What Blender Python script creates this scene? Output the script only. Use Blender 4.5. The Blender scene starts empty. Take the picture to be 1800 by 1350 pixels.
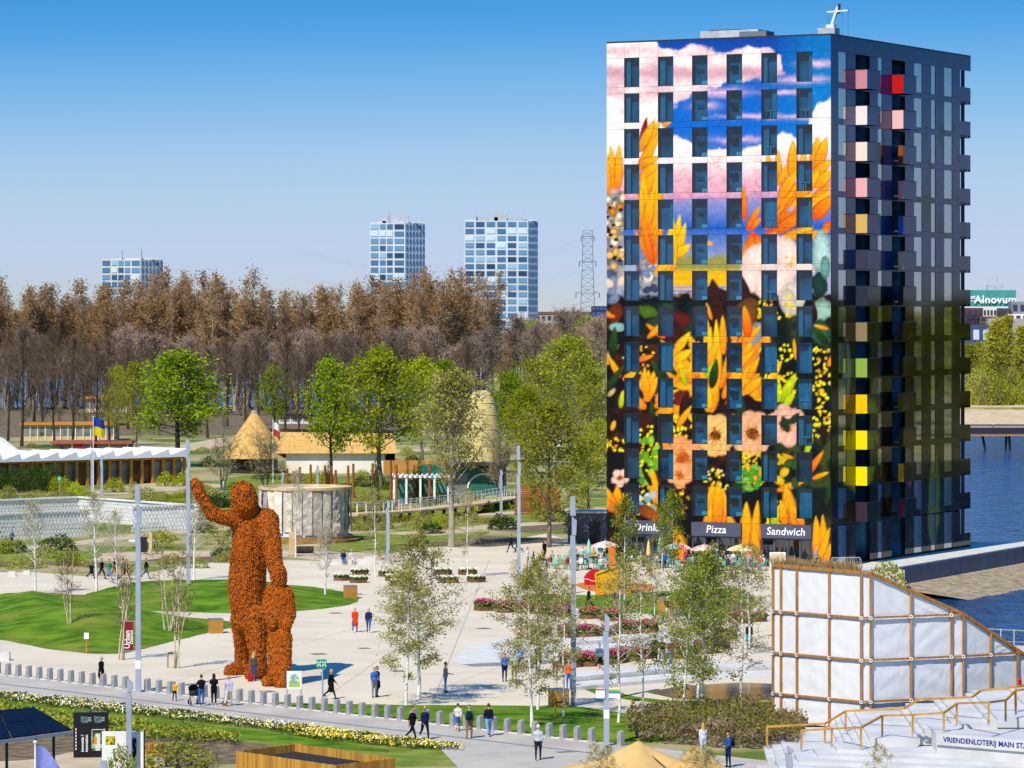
import bpy, math, random
import numpy as np
from mathutils import Vector, Matrix
R = math.radians
SC = bpy.context.scene
COL = SC.collection
# ------------------------------------------------------------------ camera, sky, sun, exposure
CAMH, FPX, HOR = 22.0, 6634.0, 547.0          # eye height (m), focal length and horizon row measured on an 1800 px wide photo
cam = bpy.data.cameras.new('camera'); cam_o = bpy.data.objects.new('camera', cam); COL.objects.link(cam_o)
cam.sensor_width = 36; cam.lens = 36 * FPX / 1800; cam.shift_y = -(675 - HOR) / 1800
cam.clip_start = 1; cam.clip_end = 60000
cam_o.location = (0, 0, CAMH); cam_o.rotation_euler = (R(90), 0, 0); SC.camera = cam_o
SUN_EL, SUN_AZ = 48, 29                         # shadows fall away from the camera, 29 degrees to the right
w = bpy.data.worlds.new('World'); SC.world = w; w.use_nodes = True
nt = w.node_tree; bg = nt.nodes['Background']
sky = nt.nodes.new('ShaderNodeTexSky'); sky.sky_type = 'NISHITA'; sky.sun_disc = False
sky.sun_elevation = R(SUN_EL); sky.sun_rotation = R(180 + SUN_AZ)
sky.air_density = 2.0; sky.dust_density = 0.0; sky.ozone_density = 4.0; sky.altitude = 0
tc = nt.nodes.new('ShaderNodeTexCoord'); sep = nt.nodes.new('ShaderNodeSeparateXYZ'); com = nt.nodes.new('ShaderNodeCombineXYZ')
mz = nt.nodes.new('ShaderNodeMath'); mz.operation = 'MULTIPLY_ADD'; mz.inputs[1].default_value = 4.0; mz.inputs[2].default_value = 0.05
nt.links.new(tc.outputs['Generated'], sep.inputs[0]); nt.links.new(sep.outputs['X'], com.inputs['X']); nt.links.new(sep.outputs['Y'], com.inputs['Y'])
nt.links.new(sep.outputs['Z'], mz.inputs[0]); nt.links.new(mz.outputs[0], com.inputs['Z'])
nrm = nt.nodes.new('ShaderNodeVectorMath'); nrm.operation = 'NORMALIZE'; nt.links.new(com.outputs[0], nrm.inputs[0])
nt.links.new(nrm.outputs[0], sky.inputs[0])
cv = nt.nodes.new('ShaderNodeRGBCurve')       # a clear, polarised spring sky: pale lavender at the horizon, azure above
for ch, pts in enumerate(([(0, 0), (.13, .02), (.241, .07), (.282, .15), (.34, .28), (.425, .42), (.56, .5), (.677, .533), (1, .6)], [(0, 0), (.2, .16), (.378, .335), (.429, .43), (.496, .53), (.582, .612), (.743, .635), (1, .68)], [(0, 0), (.25, .38), (.4, .6), (.512, .75), (.549, .815), (.609, .84), (1, .86)])):
    c = cv.mapping.curves[ch]; c.points[0].location = pts[0]; c.points[1].location = pts[-1]
    for p in pts[1:-1]: c.points.new(*p)
cv.mapping.update()
s1 = nt.nodes.new('ShaderNodeVectorMath'); s1.operation = 'SCALE'; s1.inputs['Scale'].default_value = .1
s2 = nt.nodes.new('ShaderNodeVectorMath'); s2.operation = 'SCALE'; s2.inputs['Scale'].default_value = 10
nt.links.new(sky.outputs[0], s1.inputs[0]); nt.links.new(s1.outputs[0], cv.inputs['Color']); nt.links.new(cv.outputs[0], s2.inputs[0]); nt.links.new(s2.outputs[0], bg.inputs['Color'])
bg.inputs['Strength'].default_value = 0.093
sl = bpy.data.lights.new('sun', 'SUN'); sl.energy = 4.6; sl.angle = R(0.5); sl.color = (1.0, 0.93, 0.80)
sun = bpy.data.objects.new('sun', sl); COL.objects.link(sun)
sun.rotation_euler = (R(90 - SUN_EL), 0, R(-SUN_AZ)); sun.location = (-60, -60, 120)
SC.view_settings.view_transform = 'Standard'; SC.view_settings.look = 'None'
SC.view_settings.exposure = 0.1; SC.view_settings.gamma = 1.0; SC.view_settings.use_curve_mapping = False
SC.cycles.max_bounces = 6; SC.cycles.diffuse_bounces = 2; SC.cycles.glossy_bounces = 3; SC.cycles.transparent_max_bounces = 12
SC.cycles.caustics_reflective = False; SC.cycles.caustics_refractive = False; SC.cycles.sample_clamp_indirect = 6
SC.cycles.use_denoising = True

# ------------------------------------------------------------------ helpers
def G(px, py, h=0.0):
    """the ground point (height h) seen at a pixel of the photo"""
    Z = FPX * (CAMH - h) / (py - HOR)
    return Vector(((px - 900) * Z / FPX, Z, h))
def A(px, py, Z):
    return Vector(((px - 900) * Z / FPX, Z, CAMH - (py - HOR) * Z / FPX))
def depth(py, h=0.0): return FPX * (CAMH - h) / (py - HOR)
def rgb(h, k=1.0):
    h = h.lstrip('#'); c = [int(h[i:i + 2], 16) / 255 for i in (0, 2, 4)]
    return tuple(min(1, k * (x / 12.92 if x <= .04045 else ((x + .055) / 1.055) ** 2.4)) for x in c)
def tag(o, label=None, cat=None, group=None, kind=None):
    if label: o['label'] = label
    if cat: o['category'] = cat
    if group: o['group'] = group
    if kind: o['kind'] = kind
    return o
def empty(name, loc=(0, 0, 0), rz=0, label=None, cat=None, group=None):
    o = bpy.data.objects.new(name, None); COL.objects.link(o); o.location = loc; o.rotation_euler = (0, 0, rz); o.empty_display_size = .2
    return tag(o, label, cat, group)
def link(name, me, parent=None, loc=None, rz=0):
    o = bpy.data.objects.new(name, me); COL.objects.link(o)
    if parent: o.parent = parent
    if loc is not None: o.location = loc
    if rz: o.rotation_euler = (0, 0, rz)
    return o
def copy_tree(o, parent=None):
    c = o.copy(); COL.objects.link(c)
    if parent: c.parent = parent; c.matrix_parent_inverse = o.matrix_parent_inverse
    for ch in list(o.children): copy_tree(ch, c)
    return c
def np_mesh(name, V, F, mats, mi=None, smooth=False, col=None):
    """V (n,3), F (m,3|4) numpy -> mesh"""
    V = np.asarray(V, np.float32); F = np.asarray(F, np.int32)
    me = bpy.data.meshes.new(name); k = F.shape[1]; m = len(F)
    me.vertices.add(len(V)); me.vertices.foreach_set('co', V.ravel())
    me.loops.add(m * k); me.loops.foreach_set('vertex_index', F.ravel())
    me.polygons.add(m); me.polygons.foreach_set('loop_start', np.arange(0, m * k, k, dtype=np.int32))
    if mi is not None: me.polygons.foreach_set('material_index', np.asarray(mi, np.int32))
    me.polygons.foreach_set('use_smooth', np.full(m, smooth, bool))
    for x in (mats if isinstance(mats, (list, tuple)) else [mats]): me.materials.append(x)
    me.update(calc_edges=True)
    if col is not None:
        at = me.color_attributes.new('paint', 'FLOAT_COLOR', 'POINT'); c4 = np.ones((len(V), 4), np.float32); c4[:, :3] = col
        at.data.foreach_set('color', c4.ravel())
    return me
class MB:
    def __init__(s): s.v = []; s.f = []; s.m = []; s.cur = 0
    def mat(s, i): s.cur = i; return s
    def add(s, V, F):
        o = len(s.v); s.v.extend([tuple(x) for x in V])
        for f in F: s.f.append(tuple(o + i for i in f)); s.m.append(s.cur)
        return s
    def box(s, c, d, rz=0, tilt=None, taper=1.0):
        x, y, z = d[0] / 2, d[1] / 2, d[2] / 2
        V = [(sx * x * (taper if sz > 0 else 1), sy * y * (taper if sz > 0 else 1), sz * z) for sz in (-1, 1) for sy in (-1, 1) for sx in (-1, 1)]
        if tilt is not None: V = [tuple(tilt @ Vector(p)) for p in V]
        if rz:
            cs, sn = math.cos(rz), math.sin(rz); V = [(a * cs - b * sn, a * sn + b * cs, q) for a, b, q in V]
        return s.add([(a + c[0], b + c[1], q + c[2]) for a, b, q in V], [(0, 2, 3, 1), (4, 5, 7, 6), (0, 1, 5, 4), (2, 6, 7, 3), (0, 4, 6, 2), (1, 3, 7, 5)])
    def bar(s, p, q, w, h=None, up=(0, 0, 1)):
        p, q = Vector(p), Vector(q); h = h or w; d = (q - p)
        if d.length < 1e-6: return s
        d.normalize(); u = Vector(up)
        if abs(d.dot(u)) > .98: u = Vector((1, 0, 0))
        a = d.cross(u).normalized() * w / 2; b = a.cross(d).normalized() * h / 2
        V = [e + i * a + j * b for e in (p, q) for i, j in ((-1, -1), (1, -1), (1, 1), (-1, 1))]
        return s.add(V, [(0, 1, 2, 3), (7, 6, 5, 4), (0, 4, 5, 1), (1, 5, 6, 2), (2, 6, 7, 3), (3, 7, 4, 0)])
    def tube(s, p, q, r0, r1=None, n=8, cap=True):
        p, q = Vector(p), Vector(q); r1 = r0 if r1 is None else r1; d = (q - p).normalized()
        u = Vector((0, 0, 1)) if abs(d.z) < .95 else Vector((1, 0, 0))
        a = d.cross(u).normalized(); b = a.cross(d)
        V = []
        for e, r in ((p, r0), (q, r1)):
            V += [e + (a * math.cos(2 * math.pi * i / n) + b * math.sin(2 * math.pi * i / n)) * r for i in range(n)]
        F = [(i, (i + 1) % n, n + (i + 1) % n, n + i) for i in range(n)]
        if cap: F += [tuple(range(n))[::-1], tuple(range(n, 2 * n))]
        return s.add(V, F)
    def path(s, pts, r, n=6):
        for a, b in zip(pts[:-1], pts[1:]): s.tube(a, b, r, r, n)
        return s
    def prism(s, poly, z0, z1):
        n = len(poly); V = [(x, y, z0) for x, y in poly] + [(x, y, z1) for x, y in poly]
        area = sum(poly[i][0] * poly[(i + 1) % n][1] - poly[(i + 1) % n][0] * poly[i][1] for i in range(n))
        F = [tuple(range(n))[::-1], tuple(range(n, 2 * n))] + [(i, (i + 1) % n, n + (i + 1) % n, n + i) for i in range(n)]
        if area < 0: F = [f[::-1] for f in F]
        return s.add(V, F)
    def lathe(s, prof, n=24, c=(0, 0, 0), a0=0, a1=2 * math.pi):
        full = abs(a1 - a0 - 2 * math.pi) < 1e-6; k = n if full else n + 1; V = []
        for r, z in prof: V += [(c[0] + r * math.cos(a0 + (a1 - a0) * i / n), c[1] + r * math.sin(a0 + (a1 - a0) * i / n), c[2] + z) for i in range(k)]
        F = []
        for j in range(len(prof) - 1):
            for i in range(n):
                i2 = (i + 1) % k; F.append((j * k + i, j * k + i2, (j + 1) * k + i2, (j + 1) * k + i))
        return s.add(V, F)
    def quad(s, *p): return s.add(p, [tuple(range(len(p)))])
    def mesh(s, name, mats, smooth=False):
        me = bpy.data.meshes.new(name); me.from_pydata(s.v, [], s.f)
        mats = mats if isinstance(mats, (list, tuple)) else [mats]
        for x in mats: me.materials.append(x)
        if len(mats) > 1: me.polygons.foreach_set('material_index', s.m)
        if smooth: me.polygons.foreach_set('use_smooth', [True] * len(s.f))
        me.update(); return me
    def build(s, name, mats, parent=None, loc=None, rz=0, smooth=False):
        return link(name, s.mesh(name, mats, smooth), parent, loc, rz)
def text_mesh(txt, size, mat, name='lettering', ext=.01, bold=0.0, shear=0, spacing=1.0):
    """flat lettering in local XZ (x right, z up), facing -y"""
    cu = bpy.data.curves.new(name, 'FONT'); cu.body = txt; cu.size = size; cu.extrude = ext; cu.offset = bold; cu.shear = shear
    cu.space_character = spacing; cu.resolution_u = 3; cu.align_x = 'CENTER'; cu.align_y = 'CENTER'
    o = bpy.data.objects.new(name, cu); COL.objects.link(o)
    me = bpy.data.meshes.new_from_object(o.evaluated_get(bpy.context.evaluated_depsgraph_get()))
    bpy.data.objects.remove(o); bpy.data.curves.remove(cu)
    me.transform(Matrix.Rotation(R(90), 4, 'X')); me.materials.clear(); me.materials.append(mat); me.name = name
    return me

# ------------------------------------------------------------------ materials
MAT = {}
def M(name, c, rough=.75, c2=None, scale=2.0, detail=4, bump=0.0, bscale=None, metal=0, spec=.35, coat=0, per_island=False, per_object=0, coord='Object', stretch=(1, 1, 1), sss=0, contrast=(.35, .65)):
    if name in MAT: return MAT[name]
    m = bpy.data.materials.new(name); m.use_nodes = True; t = m.node_tree; b = t.nodes['Principled BSDF']
    b.inputs['Roughness'].default_value = rough; b.inputs['Metallic'].default_value = metal; b.inputs['Specular IOR Level'].default_value = spec
    if coat: b.inputs['Coat Weight'].default_value = coat; b.inputs['Coat Roughness'].default_value = .06
    c = rgb(c) if isinstance(c, str) else c
    if c2 is None: c2 = tuple(x * .78 for x in c)
    else: c2 = rgb(c2) if isinstance(c2, str) else c2
    rp = t.nodes.new('ShaderNodeValToRGB'); rp.color_ramp.elements[0].color = (*c2, 1); rp.color_ramp.elements[1].color = (*c, 1)
    rp.color_ramp.elements[0].position, rp.color_ramp.elements[1].position = contrast
    if coord == 'World': g = t.nodes.new('ShaderNodeNewGeometry'); src = g.outputs['Position']
    else: g = t.nodes.new('ShaderNodeTexCoord'); src = g.outputs['Object']
    if stretch != (1, 1, 1):
        mp = t.nodes.new('ShaderNodeVectorMath'); mp.operation = 'MULTIPLY'; mp.inputs[1].default_value = stretch
        t.links.new(src, mp.inputs[0]); src = mp.outputs[0]
    if per_island:
        g2 = t.nodes.new('ShaderNodeNewGeometry'); fac = g2.outputs['Random Per Island']
        rp.color_ramp.elements[0].position, rp.color_ramp.elements[1].position = 0, 1
    else:
        n = t.nodes.new('ShaderNodeTexNoise'); n.inputs['Scale'].default_value = scale; n.inputs['Detail'].default_value = detail
        t.links.new(src, n.inputs['Vector']); fac = n.outputs['Fac']
    t.links.new(fac, rp.inputs['Fac']); out = rp.outputs['Color']
    if per_object:
        oi = t.nodes.new('ShaderNodeObjectInfo'); mr = t.nodes.new('ShaderNodeMapRange'); mr.inputs['To Min'].default_value = 1 - per_object; mr.inputs['To Max'].default_value = 1 + per_object
        t.links.new(oi.outputs['Random'], mr.inputs['Value']); h = t.nodes.new('ShaderNodeHueSaturation')
        t.links.new(mr.outputs[0], h.inputs['Value']); t.links.new(out, h.inputs['Color']); out = h.outputs[0]
    t.links.new(out, b.inputs['Base Color'])
    if bump:
        n2 = t.nodes.new('ShaderNodeTexNoise'); n2.inputs['Scale'].default_value = bscale or scale * 4; n2.inputs['Detail'].default_value = 3
        t.links.new(src, n2.inputs['Vector']); bp = t.nodes.new('ShaderNodeBump'); bp.inputs['Strength'].default_value = bump; bp.inputs['Distance'].default_value = .05
        t.links.new(n2.outputs['Fac'], bp.inputs['Height']); t.links.new(bp.outputs[0], b.inputs['Normal'])
    MAT[name] = m; return m
def leaf_mat(name, c, c2, trans=.35):
    """thin leaf: diffuse + translucent, each leaf its own tint"""
    if name in MAT: return MAT[name]
    m = bpy.data.materials.new(name); m.use_nodes = True; t = m.node_tree; b = t.nodes['Principled BSDF']; out = t.nodes['Material Output']
    b.inputs['Roughness'].default_value = .6; b.inputs['Specular IOR Level'].default_value = .2
    g = t.nodes.new('ShaderNodeNewGeometry'); rp = t.nodes.new('ShaderNodeValToRGB')
    rp.color_ramp.elements[0].color = (*rgb(c2), 1); rp.color_ramp.elements[1].color = (*rgb(c), 1)
    t.links.new(g.outputs['Random Per Island'], rp.inputs['Fac'])
    oi = t.nodes.new('ShaderNodeObjectInfo'); mr = t.nodes.new('ShaderNodeMapRange'); mr.inputs['To Min'].default_value = .72; mr.inputs['To Max'].default_value = 1.2
    h = t.nodes.new('ShaderNodeHueSaturation'); t.links.new(oi.outputs['Random'], mr.inputs['Value']); t.links.new(mr.outputs[0], h.inputs['Value']); t.links.new(rp.outputs['Color'], h.inputs['Color'])
    tr = t.nodes.new('ShaderNodeBsdfTranslucent'); mx = t.nodes.new('ShaderNodeMixShader'); mx.inputs[0].default_value = trans
    t.links.new(h.outputs[0], b.inputs['Base Color']); t.links.new(h.outputs[0], tr.inputs['Color'])
    t.links.new(b.outputs[0], mx.inputs[1]); t.links.new(tr.outputs[0], mx.inputs[2]); t.links.new(mx.outputs[0], out.inputs['Surface'])
    MAT[name] = m; return m
def glass_mat(name, tint, refl=.12, rough=.03):
    if name in MAT: return MAT[name]
    m = bpy.data.materials.new(name); m.use_nodes = True; t = m.node_tree; t.nodes.remove(t.nodes['Principled BSDF']); out = t.nodes['Material Output']
    tp = t.nodes.new('ShaderNodeBsdfTransparent'); tp.inputs[0].default_value = (*tint, 1)
    gl = t.nodes.new('ShaderNodeBsdfGlossy'); gl.inputs['Roughness'].default_value = rough
    fr = t.nodes.new('ShaderNodeLayerWeight'); fr.inputs['Blend'].default_value = .35
    mr = t.nodes.new('ShaderNodeMapRange'); mr.inputs['To Min'].default_value = refl; mr.inputs['To Max'].default_value = .95
    t.links.new(fr.outputs['Fresnel'], mr.inputs['Value'])
    mx = t.nodes.new('ShaderNodeMixShader'); t.links.new(mr.outputs[0], mx.inputs[0]); t.links.new(tp.outputs[0], mx.inputs[1]); t.links.new(gl.outputs[0], mx.inputs[2])
    t.links.new(mx.outputs[0], out.inputs['Surface']); MAT[name] = m; return m
def paint_mat(name, rough=.2, coat=.5, k=1.0, spec=.5):
    """printed panel: colour comes from the 'paint' attribute"""
    if name in MAT: return MAT[name]
    m = bpy.data.materials.new(name); m.use_nodes = True; t = m.node_tree; b = t.nodes['Principled BSDF']
    a = t.nodes.new('ShaderNodeAttribute'); a.attribute_name = 'paint'; t.links.new(a.outputs['Color'], b.inputs['Base Color'])
    b.inputs['Roughness'].default_value = rough; b.inputs['Specular IOR Level'].default_value = spec
    b.inputs['Coat Weight'].default_value = coat; b.inputs['Coat Roughness'].default_value = .03
    MAT[name] = m; return m

# numpy value noise
_rs = np.random.RandomState(7); _lat = _rs.rand(256, 256)
def vnoise(x, y):
    xi = np.floor(x).astype(int); yi = np.floor(y).astype(int); fx = x - xi; fy = y - yi
    fx = fx * fx * (3 - 2 * fx); fy = fy * fy * (3 - 2 * fy)
    g = lambda a, b: _lat[a % 256, b % 256]
    return (g(xi, yi) * (1 - fx) + g(xi + 1, yi) * fx) * (1 - fy) + (g(xi, yi + 1) * (1 - fx) + g(xi + 1, yi + 1) * fx) * fy
def fbm(x, y, o=4):
    r = 0; a = .5
    for i in range(o): r = r + a * vnoise(x * 2 ** i + 17.3 * i, y * 2 ** i + 9.1 * i); a *= .5
    return r / (1 - .5 ** o)
# ------------------------------------------------------------------ the setting: lake, ground, paving, lawns
from mathutils.geometry import delaunay_2d_cdt
m_lake = M('lake_water', (.006, .062, .20), rough=.16, c2=(.003, .026, .10), scale=.5, detail=6, spec=.5, coord='World', contrast=(.38, .62), stretch=(1, .3, 1))  # stretched two-tone streaks paint the light and dark of ripples into the colour
def water_bump(m, sc, st, dist):
    t = m.node_tree; b = t.nodes['Principled BSDF']; g = t.nodes.new('ShaderNodeNewGeometry')
    mp = t.nodes.new('ShaderNodeVectorMath'); mp.operation = 'MULTIPLY'; mp.inputs[1].default_value = (sc, sc * .4, sc); t.links.new(g.outputs['Position'], mp.inputs[0])
    n = t.nodes.new('ShaderNodeTexNoise'); n.inputs['Scale'].default_value = 1; n.inputs['Detail'].default_value = 5; n.inputs['Roughness'].default_value = .6; t.links.new(mp.outputs[0], n.inputs['Vector'])
    bp = t.nodes.new('ShaderNodeBump'); bp.inputs['Strength'].default_value = st; bp.inputs['Distance'].default_value = dist
    t.links.new(n.outputs['Fac'], bp.inputs['Height']); t.links.new(bp.outputs[0], b.inputs['Normal'])
water_bump(m_lake, .6, 1.0, 1.4)
m_meadow = M('meadow', '#858a42', c2='#ab9d74', rough=.95, scale=.09, detail=9, coord='World', bump=.5, bscale=3, spec=.1, contrast=(.42, .6))
m_lawn = M('lawn_grass', '#6f8f22', c2='#3f6412', rough=.95, scale=.5, detail=14, coord='World', bump=1.0, bscale=9, spec=.08)
m_lawn_dry = M('worn_grass', '#8a9440', c2='#647526', rough=.95, scale=.5, detail=10, coord='World', bump=.8, bscale=8, spec=.1)
m_plaza = M('shell_paving', '#e0d3ba', c2='#d2c4aa', rough=.95, scale=.22, detail=10, coord='World', bump=.25, bscale=12, spec=.15, contrast=(.36, .62))
m_joint = M('paving_joint', '#c4b8a2', c2='#b5a992', rough=.95, scale=1, coord='World')
m_road = M('pale_asphalt', '#c3bbae', c2='#b0a89b', rough=.95, scale=.3, detail=10, coord='World', bump=.2, bscale=14, spec=.15)
m_stripe = M('grey_setts', '#8d8f92', c2='#7c7e82', rough=.9, scale=3, coord='World')
m_path = M('sand_path', '#cdbb9d', c2='#b8a486', rough=.95, scale=.4, detail=8, coord='World', spec=.1)
m_soil = M('bed_soil', '#8a7a60', c2='#5e5140', rough=1, scale=1.2, detail=9, coord='World', bump=.6, spec=.05)
m_sand = M('bank_sand', '#b6a78c', c2='#857861', rough=1, scale=1.4, detail=10, coord='World', bump=.8, bscale=5, spec=.05)
m_beach = M('beach_sand', '#dcc8a2', c2='#bda780', rough=1, scale=.5, detail=10, coord='World', spec=.05)
m_conc = M('pale_concrete', '#dcdad3', c2='#cbc8c0', rough=.85, scale=.8, detail=8, bump=.1, coord='World')
m_concd = M('grey_concrete', '#8f959d', c2='#7a818b', rough=.8, scale=.9, detail=8, coord='World')

def second_tone(m, col, scale, lo, hi, amt=.6):
    # a second, larger patchiness over the base colour: worn turf, stained paving
    t = m.node_tree; b = t.nodes['Principled BSDF']; src = b.inputs['Base Color'].links[0].from_socket
    g = t.nodes.new('ShaderNodeNewGeometry'); n = t.nodes.new('ShaderNodeTexNoise'); n.inputs['Scale'].default_value = scale; n.inputs['Detail'].default_value = 8; n.inputs['Roughness'].default_value = .65; t.links.new(g.outputs['Position'], n.inputs['Vector'])
    r = t.nodes.new('ShaderNodeMapRange'); r.inputs['From Min'].default_value = lo; r.inputs['From Max'].default_value = hi; r.inputs['To Max'].default_value = amt; t.links.new(n.outputs['Fac'], r.inputs['Value'])
    x = t.nodes.new('ShaderNodeMix'); x.data_type = 'RGBA'; t.links.new(r.outputs[0], x.inputs['Factor']); t.links.new(src, x.inputs['A']); x.inputs['B'].default_value = (*rgb(col), 1); t.links.new(x.outputs['Result'], b.inputs['Base Color'])
second_tone(m_lawn, '#8f8a3c', .16, .5, .72, .75); second_tone(m_plaza, '#b9a98c', .11, .52, .75, .5); second_tone(m_road, '#9c9488', .2, .52, .75, .6); second_tone(m_meadow, '#4f6a22', .045, .48, .6, .8)
def px_poly(pts, h=0): return [(G(x, y, h).x, G(x, y, h).y) for x, y in pts]
def smooth_closed(P, k=5):
    n = len(P); out = []
    for i in range(n):
        a, b, c, d = (np.array(P[(i + j) % n]) for j in (-1, 0, 1, 2))
        for s in range(k):
            t = s / k; out.append(tuple(.5 * ((2 * b) + (c - a) * t + (2 * a - 5 * b + 4 * c - d) * t * t + (3 * b - a - 3 * c + d) * t ** 3)))
    return out
def seg_dist(P, Q):
    P = np.asarray(P); Q = np.asarray(Q); B = np.roll(Q, -1, 0); d = np.full(len(P), 1e9)
    for a, b in zip(Q, B):
        ab = b - a; t = np.clip(((P - a) @ ab) / max(1e-9, ab @ ab), 0, 1); d = np.minimum(d, np.hypot(*(P - (a + t[:, None] * ab)).T))
    return d
def patch(name, pts, mat, h=.004, H=0, ramp=3.0, step=2.0, smooth=True, edge=.0, px=True, label=None):
    """a flat or domed sheet bounded by a smoothed outline"""
    P = px_poly(pts) if px else list(pts)
    if smooth: P = smooth_closed(P, 5)
    P = np.array(P); n = len(P)
    if H: P = P + np.random.RandomState(n).normal(size=P.shape) * .07
    V = [Vector((float(a), float(b))) for a, b in P]
    if H:
        lo, hi = P.min(0), P.max(0); rs = np.random.RandomState(3)
        gx, gy = np.meshgrid(np.arange(lo[0], hi[0], step), np.arange(lo[1], hi[1], step)); q = np.c_[gx.ravel(), gy.ravel()] + rs.rand(gx.size, 2) * step * .4
        V += [Vector((float(a), float(b))) for a, b in q[seg_dist(q, P) > step * .4]]
    v, e, f, *_ = delaunay_2d_cdt(V, [(i, (i + 1) % n) for i in range(n)], [], 1, 1e-5)
    A2 = np.array([(p.x, p.y) for p in v]); z = np.full(len(A2), h)
    if H:
        d = np.clip(seg_dist(A2, P) / ramp, 0, 1); z = h + H * (d * d * (3 - 2 * d)) * (.75 + .5 * fbm(A2[:, 0] * .12, A2[:, 1] * .12, 2))
    o = link(name, np_mesh(name, np.c_[A2, z], np.array([tuple(t) for t in f if len(t) == 3]), mat, smooth=bool(H)))
    return tag(o, label, kind='structure')

mb = MB(); mb.quad((-30000, -3000, -2.2), (30000, -3000, -2.2), (30000, 45000, -2.2), (-30000, 45000, -2.2)); tag(mb.build('lake', m_lake), 'deep blue rippled lake water round the park', kind='structure')
qe = G(1735, 957)
land = [(-420, -300), (240, -300), (110, 150)] + px_poly([(2250, 1230), (1900, 1190), (1700, 1165), (1598, 1095), (1580, 1045), (1582, 999)]) + [(44.6, 348.5), (46.5, 357), (37, 366), (40, 430), (46, 640), (52, 700), (62, 1330), (-6, 1330), (-8, 905), (-30, 868), (-140, 866), (-420, 862)]
mb = MB(); mb.prism(land, -4, 0); tag(mb.build('ground', m_meadow), 'green and earthy park ground', kind='structure')
far = [(-30000, 1620), (-160, 1580), (-40, 1560), (60, 1480), (130, 1900), (500, 1900), (30000, 2300), (30000, 44000), (-30000, 44000)]
mb = MB(); mb.prism(far, -4, -1.2); tag(mb.build('far_shore', m_meadow), 'distant shore beyond the lake', kind='structure')
pen = [(58, 868), (80, 862), (140, 858), (320, 862), (320, 1040), (60, 1060)]
mb = MB(); mb.prism(pen, -4, 0); tag(mb.build('peninsula', m_meadow), 'wooded spit of land across the bay', kind='structure')
def strip_slope(name, A0, B0, za, zb, mat, n=40, rough=.12):
    """a sloping bank between polyline A0 (height za) and B0 (height zb)"""
    A0, B0 = np.array(A0, float), np.array(B0, float); rs = np.random.RandomState(5)
    def res(P, k):
        d = np.r_[0, np.cumsum(np.hypot(*np.diff(P, axis=0).T))]; t = np.linspace(0, d[-1], k); return np.c_[np.interp(t, d, P[:, 0]), np.interp(t, d, P[:, 1])]
    a, b = res(A0, n), res(B0, n); k = 9; V = []
    for j in range(k):
        t = j / (k - 1); p = a * (1 - t) + b * t; z = za * (1 - t) + zb * t + (fbm(p[:, 0] * .8, p[:, 1] * .8) - .5) * rough * 2 * min(1, 4 * t * (1 - t) + .2)
        V.append(np.c_[p, z])
    V = np.concatenate(V); F = [(j * n + i, j * n + i + 1, (j + 1) * n + i + 1, (j + 1) * n + i) for j in range(k - 1) for i in range(n - 1)]
    return tag(link(name, np_mesh(name, V, F, mat, smooth=True)), kind='structure')
strip_slope('beach', [(50, 882), (80, 876), (140, 872), (320, 876)], [(50, 806), (80, 800), (140, 798), (320, 800)], .05, -2.5, m_beach)
patch('spit_sand', [(59, 870), (80, 864), (140, 860), (320, 864), (320, 912), (60, 916)], m_beach, .03, smooth=False, px=False)
# quay beside the tower: dark clad wall, pale deck, sandy bank below
wallA, wallB = G(1581, 999), G(1812, 960)
dirw = (wallB - wallA).normalized(); nw = Vector((dirw.y, -dirw.x, 0))
if nw.y > 0: nw = -nw
bankA = [wallA - dirw * 3 , wallA, wallB, wallB + dirw * 14]
strip_slope('sand_bank', [(p.x, p.y) for p in bankA], [(p.x, p.y) for p in (wallA - dirw * 4 + nw * 13, wallA + nw * 12.5, wallB + nw * 15, wallB + dirw * 14 + nw * 15)], -1.4, -2.75, m_sand, 60, .1)
quay = empty('quay_wall', wallA, 0, 'pale concrete quay with a dark grey panelled wall beside the tower', 'quay')
L = (wallB - wallA).length + 16; ang = math.atan2(dirw.y, dirw.x)
mb = MB(); mb.prism([(0, 0.02), (L, 0.02), (L, 1.2), (0, 1.2)], -2.9, -.02); mb.build('core', m_concd, quay, rz=ang)
mq = M('quay_panel', '#626b7b', c2='#525a69', rough=.55, scale=1.5, spec=.4, per_object=.08, stretch=(4, 4, 1))
pm = MB().box((0, 0, 0), (2.42, .08, 1.55)).mesh('panel', mq)
for i in range(int(L / 2.47)): link('panel', pm, quay, loc=dirw * (1.26 + 2.47 * i) + nw * .05 + Vector((0, 0, -.79)), rz=ang)
deck = px_poly([(1440, 1012), (1581, 999)]) + [(wallB.x + dirw.x * 16, wallB.y + dirw.y * 16), (47.5, 357.5), (44.5, 356.5), (40, 352)]
mb = MB(); mb.prism(deck, .02, .14); tag(mb.build('quay_deck', m_conc), 'pale concrete quay deck', kind='structure')
patch('cove_shore', [(1340, 1290), (1500, 1290), (1690, 1240), (1900, 1200), (1700, 1166), (1600, 1096), (1480, 1110), (1360, 1200)], m_path, .003, smooth=False)
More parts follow.
